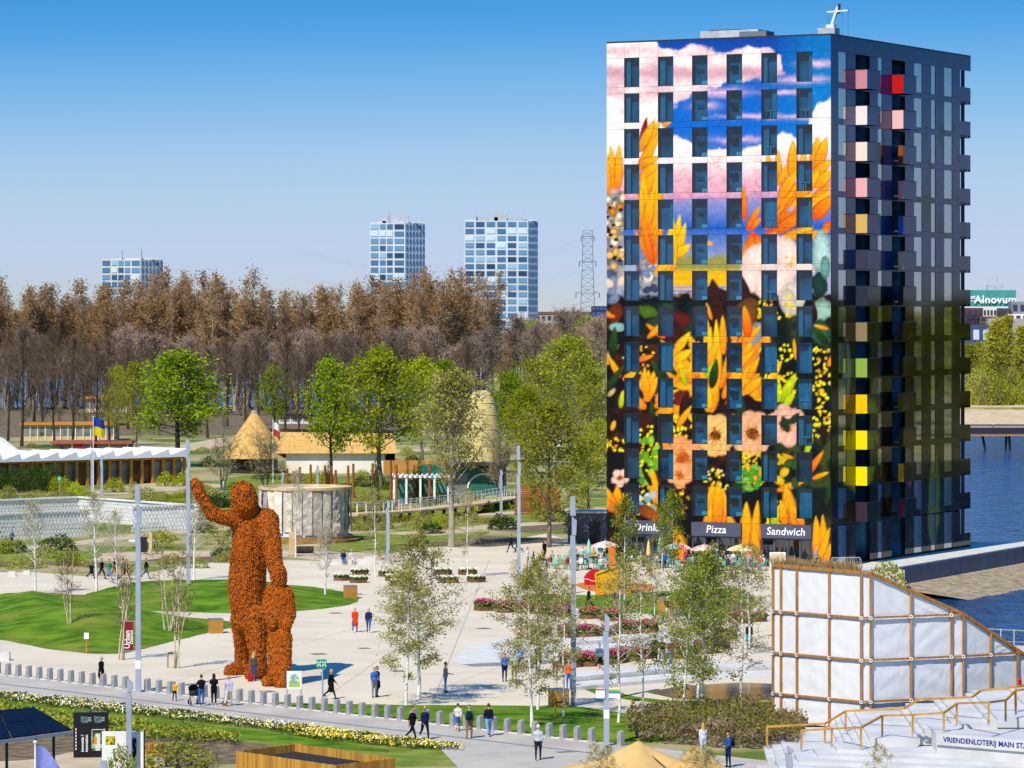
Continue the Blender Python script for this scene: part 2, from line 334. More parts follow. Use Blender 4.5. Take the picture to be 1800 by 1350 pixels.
# plaza and road
patch('plaza', [(-80, 1182), (-80, 1006), (60, 1006), (150, 1013), (240, 1012), (330, 992), (420, 986), (520, 985), (640, 988), (720, 964), (800, 960), (905, 948), (960, 938), (1010, 952), (1066, 956), (1110, 945), (1440, 940), (1470, 985), (1590, 1002), (1590, 1060), (1590, 1100), (1480, 1140), (1400, 1250), (1360, 1262), (1180, 1262), (1092, 1309), (500, 1245), (300, 1222)], m_plaza, .006, smooth=False)
BL0 = Vector((-30.4, 227.7, 0)); BLD = (Vector((5.5, 191.0, 0)) - BL0).normalized(); BLN = Vector((-.715, -.699, 0))
def RT(s, t, h=0): p = BL0 + BLD * s + BLN * t; return (p.x, p.y)
patch('road', [RT(-14, -.5), RT(90, -.5), RT(90, 6), RT(-14, 6)], m_road, .010, smooth=False, px=False)
patch('road_band', [RT(-14, 3.15), RT(90, 3.15), RT(90, 3.5), RT(-14, 3.5)], m_stripe, .014, smooth=False, px=False)
patch('forecourt', [RT(44, 6), RT(90, 6), RT(90, 22), RT(70, 30), RT(52, 12)], m_road, .009, smooth=False, px=False)
mb = MB()
for i in range(52):
    a = BL0 + BLD * (-3 + i * 1.02); mb.box((a.x, a.y, .03), (1.0, .16, .07), rz=math.atan2(BLD.y, BLD.x))
tag(mb.build('kerb', m_conc), 'low pale kerb along the bollards', kind='structure')
# lawns
lw = [('lawn', [(-80, 1044), (0, 1046), (60, 1047), (130, 1045), (190, 1052), (226, 1077), (300, 1083), (392, 1091), (412, 1100), (330, 1121), (250, 1141), (195, 1150), (100, 1143), (45, 1133), (0, 1125), (-80, 1121)], 1.15, 9),
      ('lawn', [(150, 1046), (182, 1036), (230, 1024), (300, 1021), (400, 1026), (500, 1028), (560, 1033), (610, 1042), (632, 1053), (600, 1066), (500, 1076), (400, 1078), (300, 1075), (232, 1072), (190, 1058)], 1.0, 8),
      ('lawn', [(478, 1235), (560, 1237), (700, 1239), (850, 1240), (1000, 1242), (1085, 1252), (1180, 1264), (1250, 1280), (1180, 1300), (1092, 1307), (1000, 1297), (850, 1281), (700, 1264), (560, 1248)], .12, 2),
      ('lawn', [(1013, 1204), (1060, 1212), (1110, 1223), (1180, 1232), (1275, 1234), (1380, 1234), (1380, 1248), (1250, 1243), (1130, 1233), (1050, 1221)], .25, 2),
      ('lawn', [(903, 1050), (950, 1044), (1040, 1046), (1130, 1041), (1240, 1036), (1300, 1034), (1330, 1060), (1290, 1086), (1170, 1082), (1060, 1073), (980, 1066), (930, 1059)], .35, 5)]
for nm, pts, H, rp in lw: patch(nm, pts, m_lawn, .012, H, rp, step=1.6)
def rt_patch(name, P, mat, h, **k): return patch(name, [RT(s, t) for s, t in P], mat, h, px=False, **k)
rt_patch('verge', [(-14, 6), (50, 6), (54, 9), (50, 14), (20, 26), (-14, 30)], m_lawn_dry, .005, smooth=False)
rt_patch('lawn', [(6, 9.6), (20, 9.0), (38, 9.0), (45, 10), (38, 11.5), (20, 11.8), (8, 12)], m_lawn, .02, H=.1, ramp=1)
rt_patch('bed_soil', [(-14, 13.5), (10, 12.5), (40, 12.5), (46, 14), (40, 26), (10, 36), (-14, 36)], m_soil, .009, smooth=False)
patch('sand_path', [(-60, 1345), (60, 1335), (160, 1318), (260, 1325), (300, 1345), (300, 1375), (-60, 1375)], m_path, .016)
patch('shore_scrub', [(-60, 716), (300, 717), (700, 718), (860, 705), (1060, 690), (1060, 745), (700, 760), (300, 765), (-60, 770)], m_soil, .009, smooth=False)
m_cover = M('drain_iron', '#8a8578', c2='#6f6a60', rough=.8, scale=4)
for x, y, w_, d_ in ((560, 1150, .9, .9), (470, 1216, .8, .8), (700, 1180, .8, .8), (640, 1140, .7, .7), (850, 1105, .9, .9), (760, 1065, .7, .7), (998, 1322, 1.2, .5), (640, 1295, .9, .5), (300, 1248, .9, .5), (590, 1078, .8, .8), (960, 1030, .8, .8), (1210, 1020, .8, .8), (440, 1145, .8, .8)):
    g = G(x, y); o = MB().box((0, 0, 0), (w_, d_, .012)).box((0, 0, .008), (w_ * .8, d_ * .8, .012)).build('drain_cover', m_cover, None, (g.x, g.y, .02), .4); tag(o, kind='structure')
for a_, b_ in (((480, 1090), (900, 1120)), ((560, 1235), (850, 1030)), ((300, 1200), (640, 1100)), ((700, 1236), (1000, 1130)), ((640, 1000), (1000, 1030)), ((860, 985), (760, 1236))):
    p, q = G(*a_), G(*b_); n_ = Vector((-(q - p).y, (q - p).x, 0)).normalized() * .05
    patch('paving_joint', [tuple((p + n_).xy), tuple((q + n_).xy), tuple((q - n_).xy), tuple((p - n_).xy)], m_joint, .0075, smooth=False, px=False)
# garden strips behind the plaza
def strip(name, pts, wid, mat, h=.012):
    P = [G(*p) for p in pts]; Lp, Rp = [], []
    for i, p in enumerate(P):
        d = (P[min(i + 1, len(P) - 1)] - P[max(i - 1, 0)]).normalized(); n = Vector((-d.y, d.x, 0)) * wid / 2
        Lp.append((p.x + n.x, p.y + n.y)); Rp.append((p.x - n.x, p.y - n.y))
    return patch(name, Lp + Rp[::-1], mat, h, smooth=False, px=False)
for pts, wd, m in [([(-60, 962), (40, 963), (130, 956), (260, 940), (420, 928)], 3.5, m_path), ([(-60, 993), (120, 990), (200, 996)], 5, m_soil), ([(150, 985), (260, 975), (420, 972), (560, 975), (660, 985)], 9, m_path),
                   ([(560, 962), (640, 952), (740, 938), (860, 925), (1000, 915), (1066, 910)], 6, m_path), ([(620, 925), (720, 915), (820, 905), (940, 900), (1060, 893)], 5, m_path), ([(700, 950), (820, 955), (930, 945)], 12, m_soil),
                   ([(150, 868), (240, 862), (320, 850), (420, 856)], 10, m_path), ([(600, 800), (700, 792), (860, 790), (1060, 780)], 10, m_path), ([(-60, 795), (200, 800), (320, 790), (480, 760)], 8, m_path), ([(860, 932), (960, 925), (1066, 928)], 10, m_soil), ([(240, 985), (330, 978), (420, 985)], 10, m_soil)]:
    strip('garden_path', pts, wd, m, .012 + .001 * len(pts) + wd * .0007)
for pts in ([(560, 950), (640, 938), (760, 942), (860, 935), (800, 950), (700, 958), (600, 972)], [(220, 880), (330, 868), (420, 875), (440, 900), (330, 905), (240, 900)], [(640, 905), (800, 893), (960, 880), (1060, 878), (1060, 888), (900, 898), (720, 912)], [(-60, 968), (100, 968), (180, 975), (120, 988), (-60, 985)], [(700, 925), (860, 910), (1050, 904), (1050, 912), (860, 922), (720, 934)], [(400, 840), (560, 838), (700, 860), (640, 880), (460, 880), (400, 870)]):
    patch('garden_lawn', pts, m_lawn_dry, .035)
# ------------------------------------------------------------------ the printed tower
TC = G(1461, 1000); TC.z = 0                         # sun-side corner
FA = math.atan2(.478, -.879)                          # front facade runs from the corner to the far edge
FU = Vector((-.8785, .4777, 0)); RU = Vector((.4777, .8785, 0))      # along the front (leftwards), along the shaded side
FN = Vector((-.4777, -.8785, 0)); RN = Vector((.8785, -.4777, 0))    # their outward normals
TW, TD, TH = 21.5, 29.4, 45.6
# ---- the print, painted on a canvas in facade coordinates (columns 1064-1459, rows 62-1000)
CX, CY, CWd, CHt = 1056, 56, 412, 960
cx, cy = np.meshgrid(np.arange(CX, CX + CWd, dtype=float), np.arange(CY, CY + CHt, dtype=float))
def lin(h): return np.array(rgb(h))
cv_ = np.zeros((CHt, CWd, 3)) + lin('#10101a')
def blend(mask, c): global cv_; mask = np.clip(mask, 0, 1)[..., None]; cv_ = cv_ * (1 - mask) + np.asarray(c) * mask
def sst(a, b, x): t = np.clip((x - a) / (b - a), 0, 1); return t * t * (3 - 2 * t)
n1 = fbm(cx / 40, cy / 18, 5); n2 = fbm(cx / 14 + 50, cy / 10, 4); n3 = fbm(cx / 25 + 9, cy / 25 + 31, 5)
ramp_y = [62, 110, 150, 230, 300, 345, 362, 400, 452, 470]; ramp_c = ['#0f3f92', '#1d57a8', '#2a63b4', '#2f66bb', '#5d7cc0', '#a58ab0', '#7e86b8', '#2d5cae', '#8692b6', '#9aa0b4']
for k in range(3): cv_[..., k] = np.interp(cy, ramp_y, [rgb(c)[k] for c in ramp_c])
blend(.6 * sst(1340, 1440, cx) * (cy < 240), lin('#1480b8'))
def edge(pts): return np.interp(cx, *zip(*pts))
cloud_c = np.stack([np.interp(n1 + (cy % 60) * 0, [.2, .45, .7], [rgb(h)[k] for h in ('#b07f97', '#e9b9bd', '#fff3ea')]) for k in range(3)], -1)
top1 = edge([(1064, 70), (1152, 70), (1160, 80), (1190, 92), (1215, 80), (1240, 84), (1270, 92), (1310, 85), (1350, 84), (1372, 100), (1376, 125), (1390, 130)]) + (n2 - .5) * 16
bot1 = edge([(1064, 260), (1110, 250), (1150, 230), (1175, 190), (1200, 178), (1240, 160), (1300, 142), (1350, 138), (1380, 130), (1400, 120)]) + (n2 - .5) * 22
band = np.exp(-((cy - 126 - 6 * n1) / 13) ** 2)[..., None]; c1 = cloud_c * .62 + .38 * lin('#fff2e9'); c1 = c1 * (1 - .75 * band) + lin('#c08a9c') * .75 * band
band = np.exp(-((cy - 165) / 10) ** 2)[..., None] * .35; c1 = c1 * (1 - band) + lin('#cf97a2') * band
blend(sst(-2, 3, cy - top1) * sst(-3, 6, bot1 - cy) * (cx < 1382), c1)
for x, y, rx, ry in ((1265, 162, 45, 7), (1238, 186, 20, 6), (1380, 162, 30, 4), (1320, 205, 50, 4), (1300, 246, 40, 5), (1410, 140, 45, 6), (1440, 112, 30, 5), (1415, 205, 40, 4)):
    blend(.8 * np.exp(-(((cx - x) / rx) ** 2 + ((cy - y + 10 * (n2 - .5)) / ry) ** 2)), lin('#ecc3cf'))
top2 = edge([(1064, 170), (1150, 200), (1178, 238), (1210, 248), (1240, 262), (1300, 262), (1340, 252), (1375, 232), (1390, 236), (1410, 250), (1426, 205), (1436, 182), (1462, 172)]) + (n2 - .5) * 18
c2 = lin('#fdeee6') * (1 - sst(250, 335, cy)[..., None]) + lin('#dd9fae') * sst(250, 335, cy)[..., None]; c2 = c2 * (.62 + .5 * n1[..., None] + .28 * (n2[..., None] > n1[..., None] * .96))
blend(sst(-2, 4, cy - top2) * sst(-4, 14, 350 - cy + 16 * (n1 - .5)), c2)
# low horizon: fields, stripes; dark ground of the bouquet
blend(sst(452, 462, cy + 14 * n2) * (cx > 1160) * (cx < 1330), lin('#8d8a4a')); blend(sst(470, 478, cy) * (cx > 1165) * (cx < 1300), np.where((np.sin(cy * .55 + 4 * n1) > 0)[..., None], lin('#f0a51c'), lin('#d9b23a')))
blend(sst(500, 505, cy) * (cx > 1165) * (cx < 1290) * (np.sin(cy * .9) > .1), lin('#7f8fc0'))
dk = np.stack([np.interp(n3, [.3, .5, .62, .75], [rgb(h)[k] for h in ('#08070c', '#120a0c', '#26100e', '#42200f')]) for k in range(3)], -1)
gk = np.stack([np.interp(n3, [.3, .55, .75], [rgb(h)[k] for h in ('#070c0a', '#12221a', '#324c22')]) for k in range(3)], -1)
blend(sst(512, 522, cy + 20 * (n2 - .5)), dk); blend(sst(525, 535, cy) * sst(1290, 1250, cx) * sst(1100, 1150, cx) * sst(620, 560, cy), gk)
blend(sst(520, 560, cy) * sst(1330, 1400, cx) * .7, gk)
blend((cx < 1096) * sst(330, 342, cy) * sst(500, 480, cy) + (cx > 1118) * (cx < 1160) * sst(430, 445, cy) * sst(520, 505, cy), np.stack([np.interp(n2, [.3, .7], [rgb(h)[k] for h in ('#4a4d66', '#a79c8e')]) for k in range(3)], -1))
rm = random.Random(11)
def win(x0, x1, y0, y1):
    return slice(max(0, int(y0 - CY)), max(0, int(y1 - CY) + 1)), slice(max(0, int(x0 - CX)), max(0, int(x1 - CX) + 1))
def blob(x, y, rx, ry, col, a=0, k=1.0, wob=.15, shade=.35):
    q = max(rx, ry) * 1.35 + 2; S_ = win(x - q, x + q, y - q, y + q); X_, Y_, N_ = cx[S_], cy[S_], n2[S_]
    if X_.size == 0: return
    ca, sa = math.cos(a), math.sin(a); u = ((X_ - x) * ca + (Y_ - y) * sa) / rx; v = (-(X_ - x) * sa + (Y_ - y) * ca) / ry
    r = np.sqrt(u * u + v * v) + (N_ - .5) * wob; m = np.clip(sst(1.08, .94, r) * k, 0, 1)[..., None]
    c = lin(col) * (1 - shade * np.clip(r, 0, 1) ** 2 * (.6 + .8 * N_))[..., None]; cv_[S_] = cv_[S_] * (1 - m) + c * m
def petal(x0, y0, x1, y1, w, tip='#f8b51e', base='#e2690c', p=.75):
    S_ = win(min(x0, x1) - w - 3, max(x0, x1) + w + 3, min(y0, y1) - w - 3, max(y0, y1) + w + 3); X_, Y_, N_ = cx[S_], cy[S_], n2[S_]
    if X_.size == 0: return
    L_ = math.hypot(x1 - x0, y1 - y0); dx, dy = (x1 - x0) / L_, (y1 - y0) / L_
    t = ((X_ - x0) * dx + (Y_ - y0) * dy) / L_; s = (-(X_ - x0) * dy + (Y_ - y0) * dx); tt = np.clip(t, 0, 1)
    wd = w * np.sin(np.pi * np.clip(tt, .001, .999) ** p) ** .75
    m = (sst(1.2, -.4, np.abs(s) - wd) * (t > 0) * (t < 1))[..., None]
    c = lin(base) * (1 - tt[..., None]) + lin(tip) * tt[..., None]; st = .74 + .34 * np.abs(np.sin(s * 1.15 + t * 3 + N_ * 3)); ed = 1 - .5 * sst(.55, 1, np.abs(s) / np.maximum(wd, .1))
    cv_[S_] = cv_[S_] * (1 - m) + c * (st * ed)[..., None] * m
def fan(x, y, a0, a1, n, L0, w, tip='#f8b51e', base='#e2690c', jit=.15):
    for i in range(n):
        a = R(a0 + (a1 - a0) * i / max(1, n - 1)); l = L0 * rm.uniform(.8, 1.12)
        petal(x, y, x + l * math.cos(a), y - l * math.sin(a), w * rm.uniform(.8, 1.15), tip, base)
def speck(x0, y0, x1, y1, n, col='#f3d31e', r=2.6):
    for i in range(n): blob(rm.uniform(x0, x1), rm.uniform(y0, y1), r * rm.uniform(.7, 1.6), r * rm.uniform(.6, 1.2), rm.choice([col, col, '#d9a316', '#f7e23a']), rm.uniform(0, 3), shade=.2)
# berries and grey blossom, far column
for i in range(26): blob(rm.uniform(1064, 1095), rm.uniform(346, 470), rm.uniform(6, 9), rm.uniform(6, 9), rm.choice(['#f3dcb4', '#eebd6e', '#d98a22', '#f7e6cc']), shade=.8)
for i in range(14): blob(rm.uniform(1066, 1092), rm.uniform(360, 460), 4, 3, '#2a120a')
for i in range(12): blob(rm.uniform(1120, 1150), rm.uniform(445, 515), 9, 6, rm.choice(['#7986a8', '#9fa6b8', '#3b3f58', '#e9dcc8']), rm.uniform(0, 3))
for i in range(8): blob(rm.uniform(1066, 1094), rm.uniform(480, 530), 7, 10, rm.choice(['#e8cdb0', '#77839c', '#45506e']), rm.uniform(0, 3))
# the two great marigolds of the upper half (petal base, petal tip, half width)
O1, O2, O3, YG = ('#ffbc16', '#f0820a'), ('#ffd028', '#f79c0e'), ('#fb9a12', '#dd500a'), ('#d4d61e', '#8fae22')
petal(1126.7, 262, 1136.7, 206, 6.5, '#7c1020', '#b3301a')
for a in ((1123, 267, 1162, 212, 9), (1122, 268, 1152, 209, 8), (1164, 222, 1181, 211, 4.5), (1122, 300, 1160, 232, 9), (1080, 334, 1073, 256, 8), (1087, 334, 1088, 254, 8), (1070, 345, 1066, 270, 6), (1122, 290, 1160, 275, 8), (1123, 318, 1156, 286, 10), (1123, 345, 1156, 300, 11)): petal(*a, *O1)
for a in ((1138, 446, 1130, 305, 14), (1149, 456, 1156, 292, 15), (1130, 420, 1150, 330, 10), (1149, 462, 1131, 398, 8), (1150, 465, 1160, 380, 9), (1142, 462, 1138, 400, 7), (1124, 400, 1128, 330, 8)): petal(*a, *O1)
for i in range(7): a = rm.uniform(1.2, 2.1); petal(1148, 466, 1148 + 90 * math.cos(a), 466 - rm.uniform(50, 110) * math.sin(a), 5, *O3)
for a in ((1184, 462, 1195, 377, 8), (1187, 456, 1205, 392, 8), (1184, 450, 1214, 430, 10), (1183, 480, 1183, 384, 8), (1175, 478, 1178, 400, 9), (1150, 480, 1182, 455, 7)): petal(*a, *O2)
for a in ((1308, 388, 1307, 325, 6), (1313, 404, 1336, 362, 7), (1313, 404, 1338, 384, 7), (1327, 409, 1305, 456, 9), (1324, 407, 1318, 449, 8), (1329, 411, 1337, 440, 6), (1313, 404, 1330, 372, 4)): petal(*a, *O3)
for a in ((1367, 326, 1368, 262, 7), (1367, 326, 1387, 287, 7), (1352, 300, 1350, 268, 5), (1393, 318, 1394, 246, 10), (1410, 330, 1413, 262, 9), (1431, 300, 1438, 240, 11), (1435, 298, 1454, 240, 10), (1429, 308, 1462, 282, 9), (1367, 372, 1426, 305, 12), (1370, 350, 1400, 300, 10), (1428, 330, 1464, 300, 12), (1400, 350, 1440, 300, 12)): petal(*a, *O1)
for a in ((1367, 410, 1462, 322, 13), (1372, 398, 1462, 335, 13), (1345, 392, 1430, 340, 10), (1428, 385, 1464, 345, 13), (1367, 424, 1434, 398, 9), (1345, 412, 1400, 392, 8), (1340, 400, 1375, 345, 8), (1459, 388, 1446, 417, 7), (1400, 418, 1455, 408, 8)): petal(*a, *(O1 if rm.random() < .6 else O3))
for i in range(12): x0, y0 = 1342 + rm.uniform(0, 20), 405 + rm.uniform(-8, 8); a = rm.uniform(.35, 1.1); l = rm.uniform(40, 110); petal(x0, y0, x0 + l * math.cos(a), y0 - l * math.sin(a), rm.uniform(2, 4), *O3)
blob(1437, 398, 9, 5, '#3a66b8', -.5); blob(1390, 368, 8, 4, '#c0a0bc', -.4); blob(1245, 428, 8, 4, '#f6b21e')
# pale blossoms
for x, y, rx, ry, a in ((1330, 462, 26, 34, .3), (1358, 450, 20, 40, 0), (1385, 448, 22, 34, -.4), (1320, 490, 26, 24, 0), (1370, 490, 24, 28, .4), (1408, 470, 26, 16, 0), (1345, 500, 20, 26, 0)): blob(x, y, rx, ry, '#f6d6c8', a, shade=.28)
speck(1380, 452, 1402, 470, 12, '#d9a020', 2); blob(1392, 525, 22, 30, '#d9cdbd'); blob(1385, 530, 14, 22, '#cfc3b0')
for x, y, rx, ry, c in ((1445, 445, 18, 40, '#b4d0c8'), (1440, 500, 14, 22, '#1c3a30'), (1446, 545, 18, 20, '#9fc0b0'), (1444, 585, 18, 22, '#2f5a3c'), (1450, 470, 8, 20, '#6f9a90')): blob(x, y, rx, ry, c, shade=.6, wob=.5)
# leaves and dark foliage in the middle
for a in ((1262, 560, 1252, 490, 14), (1290, 540, 1240, 505, 16), (1310, 560, 1300, 480, 16), (1330, 555, 1296, 500, 14), (1275, 620, 1258, 520, 18)): petal(*a, '#3a1a10', '#241016')
blob(1310, 555, 22, 34, '#6b4420', .5); blob(1325, 600, 18, 34, '#8c949c', .3, wob=.6); blob(1140, 548, 20, 10, '#4a6a1c', .3, wob=.9); blob(1082, 550, 12, 18, '#6a2c10', .3); blob(1085, 575, 14, 8, '#86b0a8'); blob(1195, 560, 18, 12, '#5a1c0e', .5, wob=.9); blob(1185, 590, 16, 26, '#3c1410')
# third marigold, mid facade
for i in range(44):
    a = rm.uniform(-.1, math.pi * 1.02); l0, l1 = rm.uniform(8, 45), rm.uniform(62, 135); petal(1262 + l0 * math.cos(a) * 1.1, 695 - l0 * math.sin(a), 1262 + l1 * math.cos(a) * 1.05, 695 - l1 * math.sin(a) * 1.05, rm.uniform(5, 9), *rm.choice([O1, O1, O2, O2, O3]))
for a in ((1183, 622, 1213, 584, 8), (1183, 636, 1216, 615, 9), (1184, 676, 1196, 634, 9), (1204, 675, 1195, 634, 7), (1213, 672, 1214, 636, 7), (1244, 642, 1249, 574, 7), (1243, 642, 1260, 603, 9), (1272, 624, 1270, 554, 7), (1290, 600, 1285, 560, 6), (1305, 594, 1307, 548, 6), (1304, 606, 1337, 573, 8), (1304, 636, 1320, 600, 8), (1303, 678, 1332, 630, 10), (1303, 696, 1340, 662, 9), (1270, 700, 1305, 650, 9), (1250, 726, 1259, 660, 10), (1244, 724, 1246, 680, 8), (1185, 660, 1215, 650, 8), (1160, 665, 1190, 650, 7), (1290, 735, 1308, 690, 9), (1218, 640, 1228, 600, 8), (1335, 700, 1352, 650, 7), (1350, 672, 1374, 634, 7)): petal(*a, *rm.choice([O1, O1, O2]))
for x, y in ((1129, 655), (1140, 650), (1151, 649), (1124, 668), (1156, 662), (1133, 645)): petal(1137 + rm.uniform(-3, 3), 706, x, y, 7, *O1)
for a in ((1152, 728, 1200, 712, 8), (1150, 715, 1186, 700, 8), (1185, 728, 1200, 704, 8), (1095, 668, 1118, 655, 6)): petal(*a, *O1)
for a in ((1242, 664, 1262, 632, 8), (1373, 706, 1399, 656, 9), (1367, 708, 1370, 672, 7), (1380, 712, 1396, 690, 8), (1206, 678, 1196, 648, 5)): petal(*a, *YG)
blob(1200, 700, 16, 14, '#6a220e', wob=1.0); blob(1135, 745, 16, 18, '#3a1510', wob=.5); blob(1310, 715, 24, 18, '#1c0c10', wob=.7); blob(1275, 715, 10, 10, '#2a1210', wob=.7); blob(1348, 640, 12, 26, '#232c26', .2, wob=.7)
speck(1330, 520, 1400, 560, 34); speck(1345, 605, 1400, 690, 44, '#e8d820'); speck(1428, 612, 1459, 770, 70); speck(1066, 770, 1096, 795, 14); speck(1120, 745, 1156, 905, 90, '#ecd81c'); speck(1180, 728, 1216, 770, 30); speck(1095, 600, 1150, 660, 16, '#e8a018', 2)
for i in range(22): blob(rm.uniform(1122, 1154), rm.uniform(770, 850), 8, 5, rm.choice(['#6da22e', '#4d8a2c', '#8fc04a']), rm.uniform(0, 3))
for x, y in ((1110, 680), (1075, 690), (1078, 748), (1070, 625), (1082, 612)): blob(x, y, 4, 9, rm.choice(['#f0921a', '#e8b83a', '#c7ab7a']), rm.uniform(0, 1))
# loose petals and leaves filling the lower bouquet
for i in range(80):
    x, y = rm.uniform(1062, 1460), rm.uniform(545, 985); a = rm.uniform(.2, 2.9); l = rm.uniform(26, 60); k_ = rm.random()
    petal(x, y, x + l * math.cos(a), y - l * math.sin(a), l * rm.uniform(.10, .17), *(O1 if k_ < .42 else O3 if k_ < .52 else ('#2c4a1e', '#101c0c') if k_ < .78 else ('#3c1810', '#180806') if k_ < .93 else YG))
# peach flowers of the lower third
def flower(x, y, r, c, core='#7a3c10', n=7):
    for i in range(n): a = i * 2 * math.pi / n + .3; blob(x + r * .55 * math.cos(a), y + r * .6 * math.sin(a), r * .6, r * .5, c, a, shade=.3)
    blob(x, y, r * .3, r * .3, core, wob=.8); 
    for i in range(14): a = rm.uniform(0, 6.28); petal(x, y, x + r * .5 * math.cos(a), y + r * .5 * math.sin(a), .8, '#d98a20', core)
flower(1258, 765, 32, '#f6c078', '#5a2a0c', 8); flower(1200, 805, 34, '#f3a06a', '#c05a28', 6); flower(1322, 762, 34, '#f4b48a', '#6b3414', 9); flower(1382, 748, 32, '#f0b49c', '#b0643c', 6); flower(1195, 835, 20, '#f0a878', '#c8622a', 5); flower(1090, 840, 14, '#f2c9b8', '#8c3c28', 5)
for a in ((1385, 760, 1375, 730), (1390, 745, 1405, 725), (1370, 748, 1392, 738)): petal(*a, 6, '#24382a', '#1c2a1e')
speck(1300, 790, 1345, 855, 60, '#e6c41a'); speck(1240, 825, 1280, 862, 26, '#e8d27a'); speck(1345, 880, 1382, 925, 30, '#e9d62a'); speck(1180, 850, 1216, 900, 18, '#c98a1a', 2)
for i in range(16): blob(rm.uniform(1300, 1335), rm.uniform(820, 860), 9, 5, rm.choice(['#4f9a34', '#2f6b2a', '#86b850']), rm.uniform(0, 3))
for i in range(10): blob(rm.uniform(1340, 1400), rm.uniform(800, 850), 10, 7, rm.choice(['#c8c42a', '#34502a', '#e4b81c']), rm.uniform(0, 3))
for i in range(9): blob(rm.uniform(1122, 1150), rm.uniform(870, 905), 7, 6, rm.choice(['#a8c4c8', '#7fa0a0', '#d9dcc8']), rm.uniform(0, 3))
petal(1120, 890, 1165, 915, 10, '#b0601c', '#6b2c10'); fan(1085, 900, 40, 140, 5, 45, 9, '#fbb41a', '#c2480c')
for a in ((1255, 925, 1252, 850, 14), (1268, 925, 1270, 858, 13), (1262, 925, 1262, 845, 10), (1240, 935, 1250, 890, 8), (1310, 992, 1312, 882, 13), (1322, 990, 1332, 880, 9), (1330, 1000, 1325, 920, 9), (1200, 985, 1186, 925, 13), (1395, 925, 1380, 850, 12), (1402, 930, 1388, 880, 9), (1380, 925, 1374, 880, 8), (1440, 1000, 1434, 908, 10), (1450, 1000, 1446, 905, 8), (1436, 1000, 1458, 928, 7), (1430, 1000, 1456, 945, 7), (1446, 1000, 1464, 950, 6), (1412, 925, 1395, 890, 7), (1290, 935, 1280, 905, 8)): petal(*a, '#fcb41c', '#ee7c10')
nh = fbm(cx / 3.2, cy / 4.5, 3); nv = fbm(cx / 9 + 5, cy / 30, 4); low_ = sst(500, 540, cy)
cv_ = cv_ * (1 + (.5 + .1 * low_)[..., None] * (nh - .5)[..., None] + .3 * low_[..., None] * (nv - .52)[..., None])
lum = cv_.mean(-1, keepdims=True); cv_ = np.clip(lum + (cv_ - lum) * 1.12, .003, .84) * np.where((cy > 520)[..., None], .96, 1)
# the shaded side carries its own darker print
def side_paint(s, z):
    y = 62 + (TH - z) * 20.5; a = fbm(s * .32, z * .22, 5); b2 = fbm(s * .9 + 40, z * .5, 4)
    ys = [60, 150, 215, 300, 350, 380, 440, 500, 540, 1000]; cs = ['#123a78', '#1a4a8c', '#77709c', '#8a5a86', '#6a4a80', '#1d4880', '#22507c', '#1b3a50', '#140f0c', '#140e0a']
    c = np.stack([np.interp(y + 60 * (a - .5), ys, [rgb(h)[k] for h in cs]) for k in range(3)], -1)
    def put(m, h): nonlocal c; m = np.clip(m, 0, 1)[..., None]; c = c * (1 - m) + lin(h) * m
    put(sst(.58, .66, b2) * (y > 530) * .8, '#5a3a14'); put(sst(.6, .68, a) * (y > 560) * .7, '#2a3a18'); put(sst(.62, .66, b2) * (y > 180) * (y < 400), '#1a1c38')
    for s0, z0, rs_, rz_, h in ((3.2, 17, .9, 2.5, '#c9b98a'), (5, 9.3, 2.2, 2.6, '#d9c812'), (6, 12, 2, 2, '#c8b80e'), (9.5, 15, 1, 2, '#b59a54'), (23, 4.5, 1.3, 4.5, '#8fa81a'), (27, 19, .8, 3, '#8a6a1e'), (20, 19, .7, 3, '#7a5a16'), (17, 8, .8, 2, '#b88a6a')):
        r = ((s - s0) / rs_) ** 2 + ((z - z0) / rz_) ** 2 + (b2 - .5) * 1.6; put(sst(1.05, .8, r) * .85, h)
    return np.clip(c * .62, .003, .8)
def front_paint(P):
    """canvas colour of points on the front facade (world coordinates)"""
    px = 900 + FPX * P[:, 0] / P[:, 1]; py = HOR + FPX * (CAMH - P[:, 2]) / P[:, 1]
    ix = np.clip(px - CX, 0, CWd - 1.001); iy = np.clip(py - CY, 0, CHt - 1.001); x0 = ix.astype(int); y0 = iy.astype(int); fx = (ix - x0)[:, None]; fy = (iy - y0)[:, None]
    return (cv_[y0, x0] * (1 - fx) + cv_[y0, x0 + 1] * fx) * (1 - fy) + (cv_[y0 + 1, x0] * (1 - fx) + cv_[y0 + 1, x0 + 1] * fx) * fy
tower = empty('printed_tower', TC, 0, 'tall apartment tower clad in a glossy print of clouds and orange flowers', 'tower')
m_print = paint_mat('printed_glass', rough=.3, coat=0, spec=.22)
m_side = paint_mat('printed_glass_side', rough=.05, coat=0, spec=.24)
